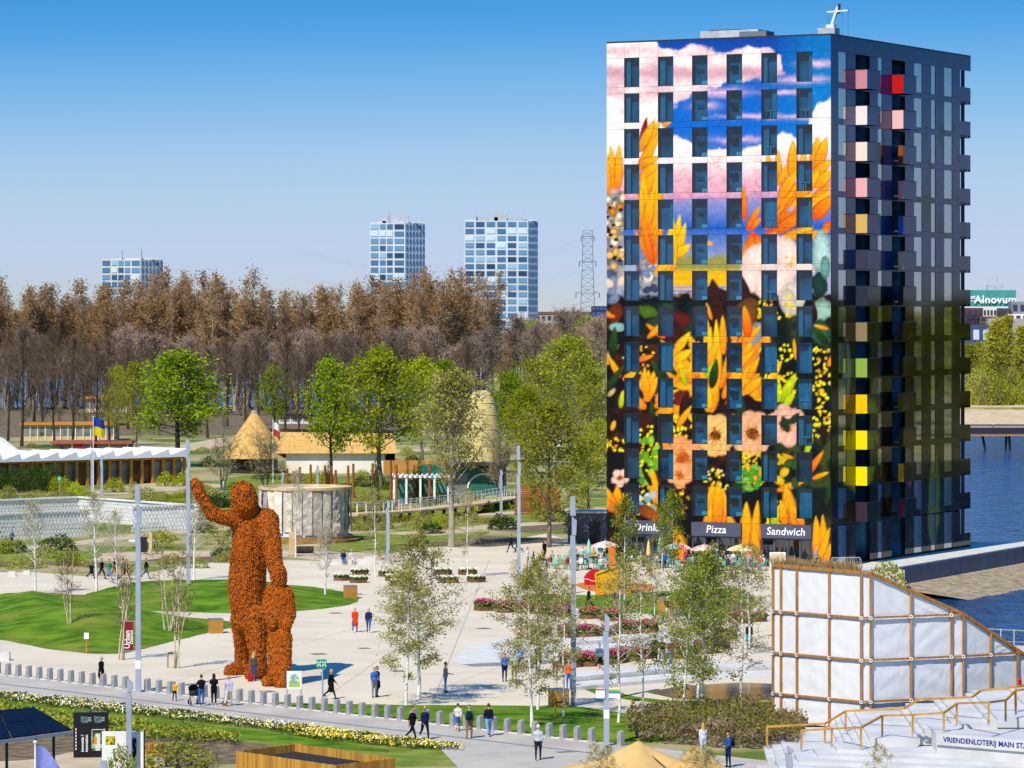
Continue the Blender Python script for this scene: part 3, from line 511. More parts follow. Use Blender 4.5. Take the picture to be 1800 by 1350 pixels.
def panel(u0, u1, z0, z1, side, name='panel', t=.05, res=.105, gap=.02, off=.0, parent=None, paint=None, base=None, U=None, N=None):
    """one facade panel: gridded front, four returns; u along facade"""
    U = U or (FU if side == 'f' else RU); N = N or (FN if side == 'f' else RN); base = base or Vector((0, 0, 0))
    u0 += gap / 2; u1 -= gap / 2; z0 += gap / 2; z1 -= gap / 2
    nu = max(1, int((u1 - u0) / res)) + 1; nz = max(1, int((z1 - z0) / res)) + 1
    gu, gz = np.meshgrid(np.linspace(u0, u1, nu), np.linspace(z0, z1, nz)); u, z = gu.ravel(), gz.ravel()
    o = t + off; bx, by = base.x, base.y
    V = np.c_[U.x * u + N.x * o + bx, U.y * u + N.y * o + by, z]
    k = np.arange(nu * nz).reshape(nz, nu); F = np.stack([k[:-1, :-1], k[:-1, 1:], k[1:, 1:], k[1:, :-1]], -1).reshape(-1, 4)
    if U.cross(Vector((0, 0, 1))).dot(N) < 0: F = F[:, ::-1]
    c4 = [(a, b) for a in (u0, u1) for b in (z0, z1)]; n0 = len(V)
    Vb = np.array([(U.x * a + N.x * q + bx, U.y * a + N.y * q + by, b) for a, b in c4 for q in (o, off)])      # 0:u0z0 1:u0z1 2:u1z0 3:u1z1, each front/back
    fb = np.array([(0, 1, 3, 2), (4, 6, 7, 5), (0, 4, 5, 1), (2, 3, 7, 6)]) + n0
    V2 = np.r_[V, Vb]
    W = V2 + np.array(TC); 
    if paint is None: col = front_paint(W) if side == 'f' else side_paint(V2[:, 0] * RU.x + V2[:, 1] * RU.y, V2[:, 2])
    else: col = np.tile(np.array(paint), (len(V2), 1))
    me = np_mesh(name, V2, np.r_[F, fb], m_print if side == 'f' else m_side, col=col)
    return link(name, me, parent or tower)
wcol, wmid, wend = 1.48, 1.83, 1.735
FE = [0, wend]                                        # facade column edges from the corner leftwards
for i in range(6):
    FE.append(FE[-1] + wcol); FE.append(FE[-1] + (wmid if i < 5 else wend))
FE[-1] = TW
ROW0, PIT, WH = TH - 1.36, 3.12, 2.58                 # top of first window row, storey pitch, window height
m_core = M('room_wall', '#4a8aa6', c2='#22485a', rough=.8, scale=.35, coord='World', contrast=(.4, .6))
m_corebk = M('core_dark', '#1c222a', rough=.7)
m_slab = M('dark_metal', '#2a2e38', rough=.5, spec=.5)
m_pane = glass_mat('tower_glass', (.20, .56, .74), .035); m_pane_s = glass_mat('tower_glass_side', (.7, .85, .9), .5)
m_frame = M('window_frame', '#22303a', rough=.4, spec=.5)
m_white = M('white_unit', '#dfe8e4', rough=.6)
m_curt = M('curtain_cloth', '#7fa6b6', c2='#527888', rough=.9, scale=3, stretch=(6, 6, .2)); m_curt2 = M('pale_blind', '#c3d6dc', c2='#a9c0c8', rough=.9, scale=1)
# core with recesses for the loggias on the shaded side
def P2(f, s): return (FU.x * f + RU.x * s, FU.y * f + RU.y * s)
def s_of(px, off=0.0):
    """distance along the shaded side for a photo column"""
    k = (px - 900) / FPX; ox, oy = TC.x + RN.x * off, TC.y + RN.y * off
    return (k * oy - ox) / (RU.x - k * RU.y)
cut = [(s_of(1503), s_of(1528)), (s_of(1567), s_of(1590))]
poly = [P2(.55, .35), P2(TW - .1, .35), P2(TW - .1, TD), P2(.55, TD)]
q = [P2(.35, .55)]
for a, b in cut: q += [P2(.35, a), P2(1.9, a), P2(1.9, b), P2(.35, b)]
mb = MB(); mb.prism([P2(.5, .6)] + [p for a, b in cut for p in (P2(.5, a), P2(2.0, a), P2(2.0, b), P2(.5, b))] + [P2(.5, TD - .05), P2(TW - .1, TD - .05), P2(TW - .1, .6)], 0, TH - .3)
mb.build('core', m_core, tower)
mb = MB(); mb.prism([P2(-.02, -.02), P2(TW + .02, -.02), P2(TW + .02, TD + 2.7), P2(-.02, TD + 2.7)], TH - .02, TH + .12); mb.build('roof', m_slab, tower)
mb = MB(); mb.prism([P2(.02, TD - .03), P2(TW - .02, TD - .03), P2(TW - .02, TD + .3), P2(.9, TD + .3), P2(.9, TD + .02), P2(.02, TD + .02)], 0, TH - .05); mb.prism([P2(TW - .09, .06), P2(TW - .02, .06), P2(TW - .02, TD - .05), P2(TW - .09, TD - .05)], 0, TH - .05); mb.build('rear_wall', m_corebk, tower)
rw = random.Random(4)
zrow = [ROW0 - PIT * i for i in range(13)]
# front: parapet, tall panels, spandrels, windows
for c in range(13): panel(FE[c], FE[c + 1], ROW0, TH - .02, 'f')
for r, zt in enumerate(zrow):
    zb = zt - WH
    for c in range(13):
        if c % 2 == 0: panel(FE[c], FE[c + 1], zb, zt, 'f')
        panel(FE[c], FE[c + 1], zb - (PIT - WH), zb, 'f', 'spandrel')
        if c % 2:
            a, b = FE[c], FE[c + 1]; o = lambda u, n, z: (FU.x * u + FN.x * n, FU.y * u + FN.y * n, z)
            mbf = MB()
            for (u0, u1, q0, q1) in ((a + .005, a + .035, zb, zt), (b - .035, b - .005, zb, zt), (a + .035, b - .035, zb, zb + .03), (a + .035, b - .035, zt - .03, zt)):
                mbf.add([o(u0, -.05, q0), o(u1, -.05, q0), o(u1, -.05, q1), o(u0, -.05, q1), o(u0, .045, q0), o(u1, .045, q0), o(u1, .045, q1), o(u0, .045, q1)], [(0, 1, 2, 3), (7, 6, 5, 4), (0, 4, 5, 1), (1, 5, 6, 2), (2, 6, 7, 3), (3, 7, 4, 0)])
            fr = mbf.build('window', m_frame, tower)
            mbp = MB(); mbp.quad(o(a + .03, .02, zb + .02), o(b - .03, .02, zb + .02), o(b - .03, .02, zt - .02), o(a + .03, .02, zt - .02)); mbp.build('pane', m_pane, fr)
            col = 6 - (c - 1) // 2 - 1            # 0 = leftmost
            if col in (2, 3):                     # kitchen units seen behind the glass
                mbu = MB(); mbu.box(((FU * (a + .35) - FN * .3).x, (FU * (a + .35) - FN * .3).y, zb + .22), (.6, .25, .3), rz=FA); mbu.box(((FU * (a + .35) - FN * .3).x, (FU * (a + .35) - FN * .3).y, zb + .10 + .95 * 0), (.62, .3, .05), rz=FA); mbu.build('kitchen_unit', m_white, fr)
                mbu = MB(); mbu.box(((FU * (a + .95) - FN * .38).x, (FU * (a + .95) - FN * .38).y, zb + 1.25 + .2 * rw.random()), (.7, .16, .08 if col == 2 else .5), rz=FA); mbu.build('shelf', m_corebk, fr)
            elif rw.random() < .75:
                wd_ = rw.choice([.35, .4, .5, 1.2]) if col != 0 else .4; side_ = b - .08 - wd_ / 2 if col == 0 or rw.random() < .5 else a + .08 + wd_ / 2
                mbu = MB(); pcen = FU * side_ - FN * .28; mbu.box((pcen.x, pcen.y, (zb + zt) / 2), (wd_, .05, WH - .1), rz=FA); mbu.build('curtain', m_curt, fr)
            if col in (4, 5) and rw.random() < .35:
                mbu = MB(); pcen = FU * ((a + b) / 2) - FN * .32; mbu.box((pcen.x, pcen.y, zb + .75), (.9, .3, .05), rz=FA); mbu.box((pcen.x, pcen.y, zb + .38), (.06, .2, .7), rz=FA); mbu.build('table', m_curt2, fr)
# ground floor: shop fronts under dark fascias, printed piers between
zg = zrow[-1] - PIT
m_fascia = M('shop_fascia', '#54566b', c2='#4b4d60', rough=.55, scale=.6)
m_letter = M('white_lettering', '#f7f6f2', rough=.5, c2='#efeee8')
shops = [(1, 4, 'Sandwich'), (5, 8, 'Pizza'), (9, 12, 'Drinks')]
for c in range(13):
    if not any(a <= c < b for a, b, _ in shops): panel(FE[c], FE[c + 1], .02, zg, 'f')
m_pane_d = glass_mat('shop_glass', (.28, .36, .40), .12)
for c0, c1, txt in shops:
    a, b = FE[c0] + .02, FE[c1] - .02; mid = FU * ((a + b) / 2)
    sf = MB(); p = mid + FN * .06; sf.box((p.x, p.y, zg - .6), (b - a, .36, 1.18), rz=FA); fo = sf.build('shop_fascia', m_fascia, tower)
    me = text_mesh(txt, .92, m_letter, 'lettering', .012, .012, shear=.12, spacing=1.05); t = link('lettering', me, fo, loc=mid + FN * .26 + Vector((0, 0, zg - .62)), rz=FA + math.pi)
    fr = MB(); u = [a, a + 1.15, a + 2.3, b - 1.2, b]
    for x in u: p = FU * x + FN * -.05; fr.box((p.x, p.y, (zg - 1.2) / 2), (.14, .12, zg - 1.2), rz=FA)
    for z in (.06, zg - 1.26): p = mid + FN * -.05; fr.box((p.x, p.y, z), (b - a, .1, .12), rz=FA)
    f = fr.build('shop_front', m_fascia, tower)
    mp = MB(); o = lambda uu, z: tuple(FU * uu + FN * -.05) [:2] + (z,)
    mp.quad(o(a, .1), o(b, .1), o(b, zg - 1.3), o(a, zg - 1.3)); mp.build('pane', m_pane_d, f)
# shaded side
SX = [1459, 1473, 1487, 1503, 1528, 1542.5, 1550, 1567, 1590, 1606, 1620, 1636, 1643.5, 1659, 1673, 1688]
SK = 'pwplpwplpwpwpwp'; SS = [max(0, s_of(x)) for x in SX]; SS[-1] = TD
for a, b in zip([0] + SS[1:-1:2], SS[1:-1:2] + [TD + 2.6]): panel(a, b, ROW0, TH - .02, 'r', res=.4)
for r, zt in enumerate(zrow + [zg - .1]):
    zb = zt - WH if r < 13 else .3
    panel(0, TD, zb - (PIT - WH) if r < 13 else .02, zb, 'r', 'spandrel', res=.3)
    for i, kd in enumerate(SK):
        a, b = SS[i], SS[i + 1]
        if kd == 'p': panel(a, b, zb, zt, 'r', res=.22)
        elif kd == 'w':
            o = lambda uu, z, n=.03: (RU.x * uu + RN.x * n, RU.y * uu + RN.y * n, z)
            mbp = MB(); mbp.quad(o(a, zb), o(b, zb), o(b, zt), o(a, zt)); g = mbp.build('window', m_pane_s, tower)
            mbp = MB(); p = RU * (b - .03) + RN * .035; mbp.box((p.x, p.y, (zb + zt) / 2), (.05, .05, zt - zb), rz=math.atan2(RU.y, RU.x)); mbp.build('frame', m_frame, g)
            mbp = MB(); hh = zt - zb if i != 13 else (zt - zb) * .55
            p = RU * ((a + b) / 2) - RN * .3; mbp.box((p.x, p.y, zt - hh / 2), ((b - a) * (.95 if i != 13 else .5), .04, hh), rz=math.atan2(RU.y, RU.x)); mbp.build('blind', m_curt2, g)
# balconies: printed sides catch the sun
bal_c = [['#c98a96', '#efe4dc', '#f0dccb', '#e9aeb0', '#d8b064', '#3a3c50', '#2c3440', '#8c7c58', '#8cae4a', '#f2c312', '#f5dc10', '#f5dc10', '#3a2c38', '#4a3440'], ['#c01c1c', '#eebcb4', '#8a4a20', '#eaa09c', '#3d6ab8', '#d9b98a', '#2c2c34', '#40302c', '#30281e', '#6a5a14', '#3f3a1c', '#d9a41c', '#6a2c3a', '#2c3020']]
PD = 1.15
for j, (px0, px1) in enumerate(((1503, 1548), (1567, 1611))):
    s0 = s_of(px0); s1 = s_of(px1, PD)
    for r in range(13):
        z0 = zrow[r] - WH - .42; z1 = z0 + 1.62
        b = MB(); b.prism([tuple((RU * s + RN * n).xy) for s, n in ((s0 + .06, .06), (s1 - .06, .06), (s1 - .06, PD - .07), (s0 + .06, PD - .07))], z0, z0 + .22); bo = b.build('balcony', m_slab, tower)
        pc = lin(bal_c[j][r]); wd = 1.0 if j == 0 or r < 2 else .42
        n0 = PD * (1 - wd)
        panel(n0, PD, z0, z1, 'f', 'side_panel', res=9, parent=bo, paint=pc, base=RU * s0, U=RN, N=FN, gap=.0)
        panel(s0, s1, z0, z1, 'r', 'front_panel', res=.25, parent=bo, off=PD - .05)
        b = MB(); b.bar(RU * s0 + RN * .05 + Vector((0, 0, z1 + .03)), RU * s0 + RN * PD + Vector((0, 0, z1 + .03)), .07); b.bar(RU * s0 + RN * PD + Vector((0, 0, z1 + .03)), RU * s1 + RN * PD + Vector((0, 0, z1 + .03)), .07); b.build('rail', m_frame, bo)
# open corner loggias at the far end
for r in range(14):
    z0 = zrow[r] - WH - .5 if r < 13 else .05; z1 = z0 + 1.55 if r < 13 else 1.5
    b = MB(); b.prism([P2(-.03, TD + .06), P2(4.5, TD + .06), P2(4.5, TD + 2.5), P2(-.03, TD + 2.5)], z0, z0 + .25); bo = b.build('balcony', m_slab, tower)
    panel(TD + .02, TD + 2.6, z0, z1, 'r', 'front_panel', res=.3, parent=bo, off=-.02)
b = MB(); p = RU * (TD + 1.35) - RN * .25; b.box((p.x, p.y, TH / 2 - .2), (.32, .32, TH - .5)); b.build('post', m_slab, tower)
# roof plant and facade crane
m_plant = M('roof_plant', '#c9ccd0', c2='#aab0b8', rough=.6, scale=1.2); m_grille = M('grille', '#7f868e', c2='#5e666e', rough=.6, scale=9, stretch=(1, 1, 6))
def roofp(px, back): 
    f = (1461 - px) / 396 * TW; return FU * f + RU * back
ac = empty('air_handling_unit', TC + roofp(1250, 5) + Vector((0, 0, TH + .12)), FA, 'low grey ventilation unit on the printed tower roof', 'roof unit')
ac.scale = (1, 1, .62); MB().box((0, 0, .75), (5.6, 2.2, 1.5)).build('casing', m_plant, ac); MB().box((.6, 0, 1.58), (3.0, 1.6, .14)).build('hood', m_slab, ac); MB().box((-2.3, .3, .62), (2.6, 1.7, 1.2)).build('grille', m_grille, ac)
cr = empty('facade_crane', TC + roofp(1408, 6) + Vector((0, 0, TH + .12)), FA, 'white window cleaning crane with a tilted jib on the tower roof', 'crane')
cr.scale = (.85, .85, .72); MB().box((0, 0, .65), (1.9, 1.3, 1.3)).build('base', m_plant, cr); MB().box((-.3, 0, 1.45), (.9, .8, .5)).build('turret', m_white, cr)
MB().bar((-.35, 0, 1.6), (-1.05, 0, 3.9), .28).build('jib', m_white, cr); MB().bar((-1.15, 0, 3.0), (-1.25, .1, 4.2), .2).build('hoist', m_slab, cr); MB().bar((.15, 0, 3.25), (-2.2, 0, 3.35), .3, .22).build('cradle_beam', m_white, cr)
for x in (.1, -1.5, -2.15): MB().tube((x, -.05, 3.2), (x, -.05, .1), .012, n=4).build('cable', m_slab, cr)
# ------------------------------------------------------------------ trees, shrubs, flower beds
def tubes_np(P0, P1, R0, R1, n=4):
    P0, P1, R0, R1 = map(lambda a: np.asarray(a, float), (P0, P1, R0, R1)); d = P1 - P0; d /= np.linalg.norm(d, axis=1)[:, None] + 1e-9
    u = np.where(np.abs(d[:, 2:3]) < .9, np.array([[0, 0, 1.]]), np.array([[1., 0, 0]])); a = np.cross(d, u); a /= np.linalg.norm(a, axis=1)[:, None] + 1e-9; b = np.cross(d, a)
    th = 2 * np.pi * np.arange(n) / n; ring = a[:, None, :] * np.cos(th)[None, :, None] + b[:, None, :] * np.sin(th)[None, :, None]
    V = np.concatenate([P0[:, None] + ring * R0[:, None, None], P1[:, None] + ring * R1[:, None, None]], 1).reshape(-1, 3)
    k = np.arange(len(P0))[:, None] * 2 * n; i = np.arange(n); j = (i + 1) % n
    return V, np.stack([k + i, k + j, k + n + j, k + n + i], -1).reshape(-1, 4)
def leaf_quads(C, size, rs, up=0.0, flat=1.0, long=1.0):
    n = len(C); a = rs.normal(size=(n, 3)); a /= np.linalg.norm(a, axis=1)[:, None]; b = rs.normal(size=(n, 3)); b[:, 2] *= flat
    if up: a[:, 2] *= (1 - up); a /= np.linalg.norm(a, axis=1)[:, None]
    b -= a * (a * b).sum(1)[:, None]; b /= np.linalg.norm(b, axis=1)[:, None] + 1e-9
    s = (size * rs.uniform(.6, 1.3, n))[:, None] * .5; a = a * s * long; b = b * s
    V = np.stack([C - a * .9, C + b * .75 - a * .1, C + a, C - b * .75 - a * .1], 1).reshape(-1, 3)
    return V, np.arange(4 * n).reshape(n, 4)
def cat(*VF):
    V, F, o = [], [], 0
    for v, f in VF: V.append(v); F.append(f + o); o += len(v)
    return np.concatenate(V), np.concatenate(F)
def make_tree(seed, H, r0, cb, spread, n1, n2, n3, up, bend, leaf_n, leaf_s, jit, mt, ml, stems=1, prof=.75, lean=.02, twig_r=.012, long=1.0, mtw=None, sub=.5, sides=6, clump=0):
    rg = random.Random(seed); rs = np.random.RandomState(seed); big, small, anch = [], [], []
    def vec(az, el): return np.array([math.cos(az) * math.cos(el), math.sin(az) * math.cos(el), math.sin(el)])
    for st in range(stems):
        hs_ = H * (1 if st == 0 else rg.uniform(.75, .97)); az0 = rg.uniform(0, 6.28); tilt = (lean if stems == 1 else rg.uniform(.06, .2))
        p = np.array([0, 0, 0.]) if stems == 1 else np.array([math.cos(st * 2.1) * .18, math.sin(st * 2.1) * .18, 0]); K = 9; nodes = [p]
        for i in range(K):
            d = np.array([math.cos(az0) * tilt, math.sin(az0) * tilt, 1.]) + rs.normal(size=3) * [.045, .045, 0]; nodes.append(nodes[-1] + d * hs_ / K)
        rr = [r0 * (1 if stems == 1 else .75) * (1 - .93 * (i / K)) ** .85 + .008 for i in range(K + 1)]; rr[0] *= 1.25
        for i in range(K): big.append((nodes[i], nodes[i + 1], rr[i], rr[i + 1]))
        m1 = max(3, n1 // stems); ga = rg.uniform(0, 6)
        for i in range(m1):
            t = cb + (1 - cb) * ((i + rg.random()) / m1) ** .9; x = min(K - 1e-3, t * K); k = int(x); q = nodes[k] + (nodes[k + 1] - nodes[k]) * (x - k)
            tt = (t - cb) / (1 - cb + 1e-6); L = spread * max(.16, math.sin(math.pi * min(.985, .06 + tt ** prof * .93)) ** .75) * rg.uniform(.75, 1.15); az = ga + i * 2.399 + rg.uniform(-.3, .3)
            d = vec(az, R(up) * (.75 + .5 * tt)); rl = max(twig_r, rr[k] * .32); pp = q; dirs = []
            for s in range(3):
                d = d + np.array([0, 0, bend * .35]) + rs.normal(size=3) * .1; d /= np.linalg.norm(d); nx = pp + d * L / 3
                big.append((pp, nx, rl * (1 - s * .28), rl * (1 - (s + 1) * .28))); dirs.append((pp, nx, d)); pp = nx
            anch.append(pp)
            for j in range(n2):
                u = rg.uniform(.25, 1) * 3; si = min(2, int(u)); a, b, dd = dirs[si]; o = a + (b - a) * (u - si)
                d2 = dd * .7 + vec(rg.uniform(0, 6.28), rg.uniform(-.5, .9)) * .8 + np.array([0, 0, bend * .4]); d2 /= np.linalg.norm(d2); l2 = L * sub * rg.uniform(.5, 1); e = o + d2 * l2
                small.append((o, e, rl * .35 + twig_r * .5, twig_r)); anch.append(e)
                for h in range(n3):
                    v = rg.uniform(.3, 1); o3 = o + (e - o) * v; d3 = d2 * .6 + vec(rg.uniform(0, 6.28), rg.uniform(-.7, .8)) * .9 + np.array([0, 0, bend * .6]); d3 /= np.linalg.norm(d3); e3 = o3 + d3 * l2 * rg.uniform(.35, .7)
                    small.append((o3, e3, twig_r, twig_r * .5)); anch.append(e3); anch.append((o3 + e3) / 2)
    V, F = tubes_np(*zip(*big), n=sides); tr = np_mesh('trunk', V, F, mt, smooth=True)
    Vt, Ft = tubes_np(*zip(*small), n=3); parts = [(Vt, Ft)]; mi = np.ones(len(Ft), int)
    if leaf_n:
        A_ = np.array(anch); A_ = A_[rs.permutation(len(A_))[:int(len(A_) * clump)]] if clump else A_; C = A_[rs.randint(0, len(A_), leaf_n)] + rs.normal(size=(leaf_n, 3)) * jit
        C = C[C[:, 2] > H * cb * .55]; q = leaf_quads(C, leaf_s, rs, long=long); parts = [q, (Vt, Ft)]; mi = np.r_[np.zeros(len(q[1]), int), np.ones(len(Ft), int)]
        V, F = cat(*parts); cr = np_mesh('crown', V, F, [ml, mtw or mt], mi)
    else: cr = np_mesh('crown', Vt, Ft, [mtw or mt])
    return tr, cr, H
m_birch = M('birch_bark', '#e9e6de', c2='#6e6a64', rough=.8, scale=2.2, detail=6, stretch=(2, 2, 5), contrast=(.3, .44))
m_birchw = M('birch_bark_warm', '#d9cbae', c2='#b39f7c', rough=.8, scale=2.2, detail=6, stretch=(2, 2, 5)); m_twigpale = M('pale_twig', '#cfc4b0', c2='#9c8f7a', rough=.9, scale=2); m_twigpop = M('poplar_twig', '#c2a782', c2='#977f60', rough=.95, scale=2, per_object=.25)
m_bark = M('grey_bark', '#8b8272', c2='#4b4338', rough=.95, scale=3, stretch=(3, 3, .6)); m_barkd = M('dark_bark', '#4a4036', c2='#2a241e', rough=.95, scale=3, stretch=(3, 3, .6)); m_barkp = M('pale_bark', '#b3aa98', c2='#8a8170', rough=.95, scale=3, stretch=(3, 3, .6))
m_twig = M('brown_twig', '#7c6650', c2='#54443a', rough=.95, scale=2); m_twigp = M('purple_twig', '#b39c88', c2='#846c60', rough=.95, scale=2, per_object=.25); m_twigg = M('grey_twig', '#a89a78', c2='#776c50', rough=.95, scale=2)
l_birch = leaf_mat('birch_leaf', '#cfc46a', '#938c3a'); l_birchs = leaf_mat('birch_leaf_thin', '#cfc264', '#96943a'); l_birchg = leaf_mat('birch_leaf_green', '#b6b83a', '#76862a')
l_lime = leaf_mat('lime_leaf', '#d2d424', '#9fae14', .5); l_green = leaf_mat('maple_leaf', '#a9b828', '#748f18', .48); l_mid = leaf_mat('spring_leaf', '#c9c63a', '#93a024', .5); l_olive = leaf_mat('olive_leaf', '#c6c060', '#98963e'); l_pop = leaf_mat('poplar_catkin', '#c79c62', '#966e3c', .45); l_bud = leaf_mat('bud', '#c4ab8c', '#96806a', .4); l_wil = leaf_mat('willow_leaf', '#d8cb48', '#a2a832', .4); l_shrub = leaf_mat('shrub_leaf', '#c8c244', '#6f8026'); l_hedge = leaf_mat('hedge_leaf', '#a09a44', '#7a6238'); l_dark = leaf_mat('dark_leaf', '#4f6b1e', '#2c4514')
TR = {
 'birch': [make_tree(s, 9.5, .095, .2, 2.2, 30, 8, 4, 42, -.4, 5400, .12, .15, m_birch, l_birch, long=1.15, mtw=m_twigg, prof=.8) for s in (1, 2)],
 'birch_thin': [make_tree(s, 8.5, .075, .25, 1.9, 24, 7, 4, 45, -.25, 1700, .115, .15, m_birch, l_birchs, mtw=m_twigg) for s in (3, 4)],
 'birch_green': [make_tree(s, 8.5, .085, .14, 2.2, 30, 8, 4, 45, -.3, 6400, .125, .2, m_birch, l_birchg, mtw=m_twigg, lean=.06) for s in (5, 6)],
 'birch_multi': [make_tree(s, 6.8, .06, .3, 1.2, 28, 7, 4, 60, .1, 380, .09, .1, m_birchw, l_birchs, stems=4, mtw=m_twig, twig_r=.009) for s in (7, 8)],
 'birch_bare': [make_tree(s, 7.5, .085, .25, 1.9, 26, 8, 5, 58, .1, 300, .1, .1, m_birch, l_birchs, mtw=m_twigpale, twig_r=.010) for s in (9, 10)],
 'birch_young': [make_tree(s, 8, .07, .3, 1.5, 24, 8, 3, 50, .0, 3400, .15, .15, m_birch, l_birchg, mtw=m_twig) for s in (11,)],
 'lime': [make_tree(s, 15, .28, .27, 5.0, 34, 9, 4, 30, .12, 7000, .38, .5, m_bark, l_lime, clump=.22, prof=.6, sides=7) for s in (12, 13)],
 'maple': [make_tree(s, 15, .28, .25, 4.6, 34, 9, 4, 30, .12, 6800, .38, .48, m_barkd, l_green, clump=.22, prof=.6, sides=7) for s in (14, 15)],
 'spring': [make_tree(s, 15, .25, .2, 5.2, 34, 8, 4, 45, .15, 6500, .36, .42, m_bark, l_mid, clump=.3, prof=.65, mtw=m_twigg, twig_r=.022) for s in (16, 17)],
 'olive': [make_tree(s, 15, .3, .3, 5.0, 34, 9, 5, 52, .2, 5200, .26, .32, m_barkp, l_olive, clump=.35, prof=.6, mtw=m_twigg, twig_r=.02, sides=8) for s in (18, 19)],
 'bare': [make_tree(s, 16, .27, .25, 5.2, 34, 9, 5, 55, .25, 0, 0, 0, m_barkd, None, prof=.65, mtw=m_twig, twig_r=.024) for s in (20, 21, 22)],
 'bare_low': [make_tree(s, 15, .17, .5, 4.4, 34, 9, 6, 55, .25, 800, .28, .4, m_bark, l_bud, prof=.6, mtw=m_twigp, twig_r=.03) for s in (23, 24, 25)],
 'poplar': [make_tree(s, 29, .26, .33, 3.3, 64, 8, 6, 66, .35, 2000, .36, .6, m_barkp, l_pop, prof=.62, mtw=m_twigpop, twig_r=.028, sub=.75, stems=4) for s in (26, 27, 28, 29)],
 'willow': [make_tree(s, 20, .34, .1, 3.4, 46, 9, 4, 62, .2, 6500, .42, .4, m_bark, l_wil, prof=.7, mtw=m_twigg, twig_r=.03) for s in (30, 31)],
 'shrub_tree': [make_tree(s, 7, .09, .08, 3.4, 34, 8, 5, 55, .2, 500, .14, .2, m_barkd, l_olive, stems=4, mtw=m_twigg, twig_r=.016) for s in (32, 33)],
}
rt = random.Random(77)
def tree(kind, loc, H, name, label, group=None, v=None, wide=1.0):
    tr, cr, h = TR[kind][rt.randrange(len(TR[kind])) if v is None else v % len(TR[kind])]
    e = empty(name, loc, rt.uniform(0, 6.28), label, 'tree', group); s = H / h; e.scale = (s * wide, s * wide, s); link('trunk', tr, e); link('crown', cr, e); return e
def tree_px(kind, x, yb, yt, name, label, group=None, v=None, wide=1.0, h=0):
    g = G(x, yb, h); return tree(kind, g, (yb - yt) * g.y / FPX, name, label, group, v, wide)
# plaza birches
for x, yb, yt, k, lab, w_ in (
    (714, 1241, 1000, 'birch', 'leafy silver birch rooted at the lawn edge beside the plaza', 1.15), (736, 1228, 945, 'birch', 'taller leafy silver birch standing on the plaza paving', 1.1),
    (935, 1282, 1010, 'birch', 'leafy silver birch on the lawn behind the bollards', 1.05), (945, 1251, 985, 'birch', 'leafy silver birch beside the timber litter bin', .9), (990, 1263, 1020, 'birch_thin', 'staked thin silver birch beside the timber bin', 1),
    (1087, 1274, 985, 'birch_thin', 'slender birch behind the wayfinding post', 1), (1131, 1258, 985, 'birch_thin', 'staked slender birch between the lawn and the pond path', 1), (1201, 1267, 1010, 'birch_green', 'leaning birch with dense fresh leaves at the hedge', 1), (1227, 1235, 975, 'birch_green', 'dense green birch beside the pond', 1.1), (1234, 1228, 1000, 'birch_green', 'second trunk of dense green birch at the pond edge', .9), (1303, 1261, 1000, 'birch_thin', 'sparsely leafed birch beside the white stage wall', 1.25),
    (62, 1045, 885, 'birch_bare', 'bare white birch at the far edge of the large lawn mound', 1.2), (170, 1040, 872, 'birch_bare', 'bare white birch on the ridge of the lawn mound', 1.1), (341, 1020, 868, 'birch_bare', 'bare white birch behind the lamp post on the mound', 1.1), (572, 1051, 930, 'birch_bare', 'small bare white birch at the pointed lawn tip', 1.3), (206, 1032, 900, 'birch_bare', 'bare birch among the strollers on the path', 1.0),
    (123, 1116, 955, 'birch_multi', 'bare twin-stemmed birch in the lawn hollow', 1), (213, 1160, 965, 'birch_multi', 'bare multi-stemmed birch at the lawn edge beside the red banner', 1), (296, 1114, 945, 'birch_multi', 'bare multi-stemmed birch on the lawn near the timber bin', 1.2), (309, 1175, 985, 'birch_multi', 'bare staked birch cluster on the paving near the huge statue', 1),
    (660, 1014, 860, 'birch_thin', 'thin birch between white-flowered planters', .9), (821, 1015, 865, 'birch_thin', 'thin birch beside the end pair of white-flowered planters', .9),
    (1098, 1062, 880, 'birch_young', 'young birch in the lawn before the drinks shop', .95), (1183, 1046, 868, 'birch_young', 'young birch between the drinks and pizza shops', .85), (1163, 1018, 890, 'birch_young', 'slim young birch among the terrace tables', .8), (520, 980, 830, 'birch_bare', 'bare birch before the round stone pavilion', .8), (905, 1040, 985, 'birch_thin', 'low sparse birch behind the tulip planters', 1.2), (985, 1080, 985, 'birch_thin', 'sparse birch on the far lawn by the yellow play hood', .9), (1150, 1088, 975, 'birch_thin', 'thin birch between the lawn and tulip planters', .9), (1318, 1150, 960, 'birch_thin', 'sparse birch on the paving behind the white stage', 1.2)):
    tree_px(k, x, yb, yt, 'birch_tree', lab, None, None, w_)
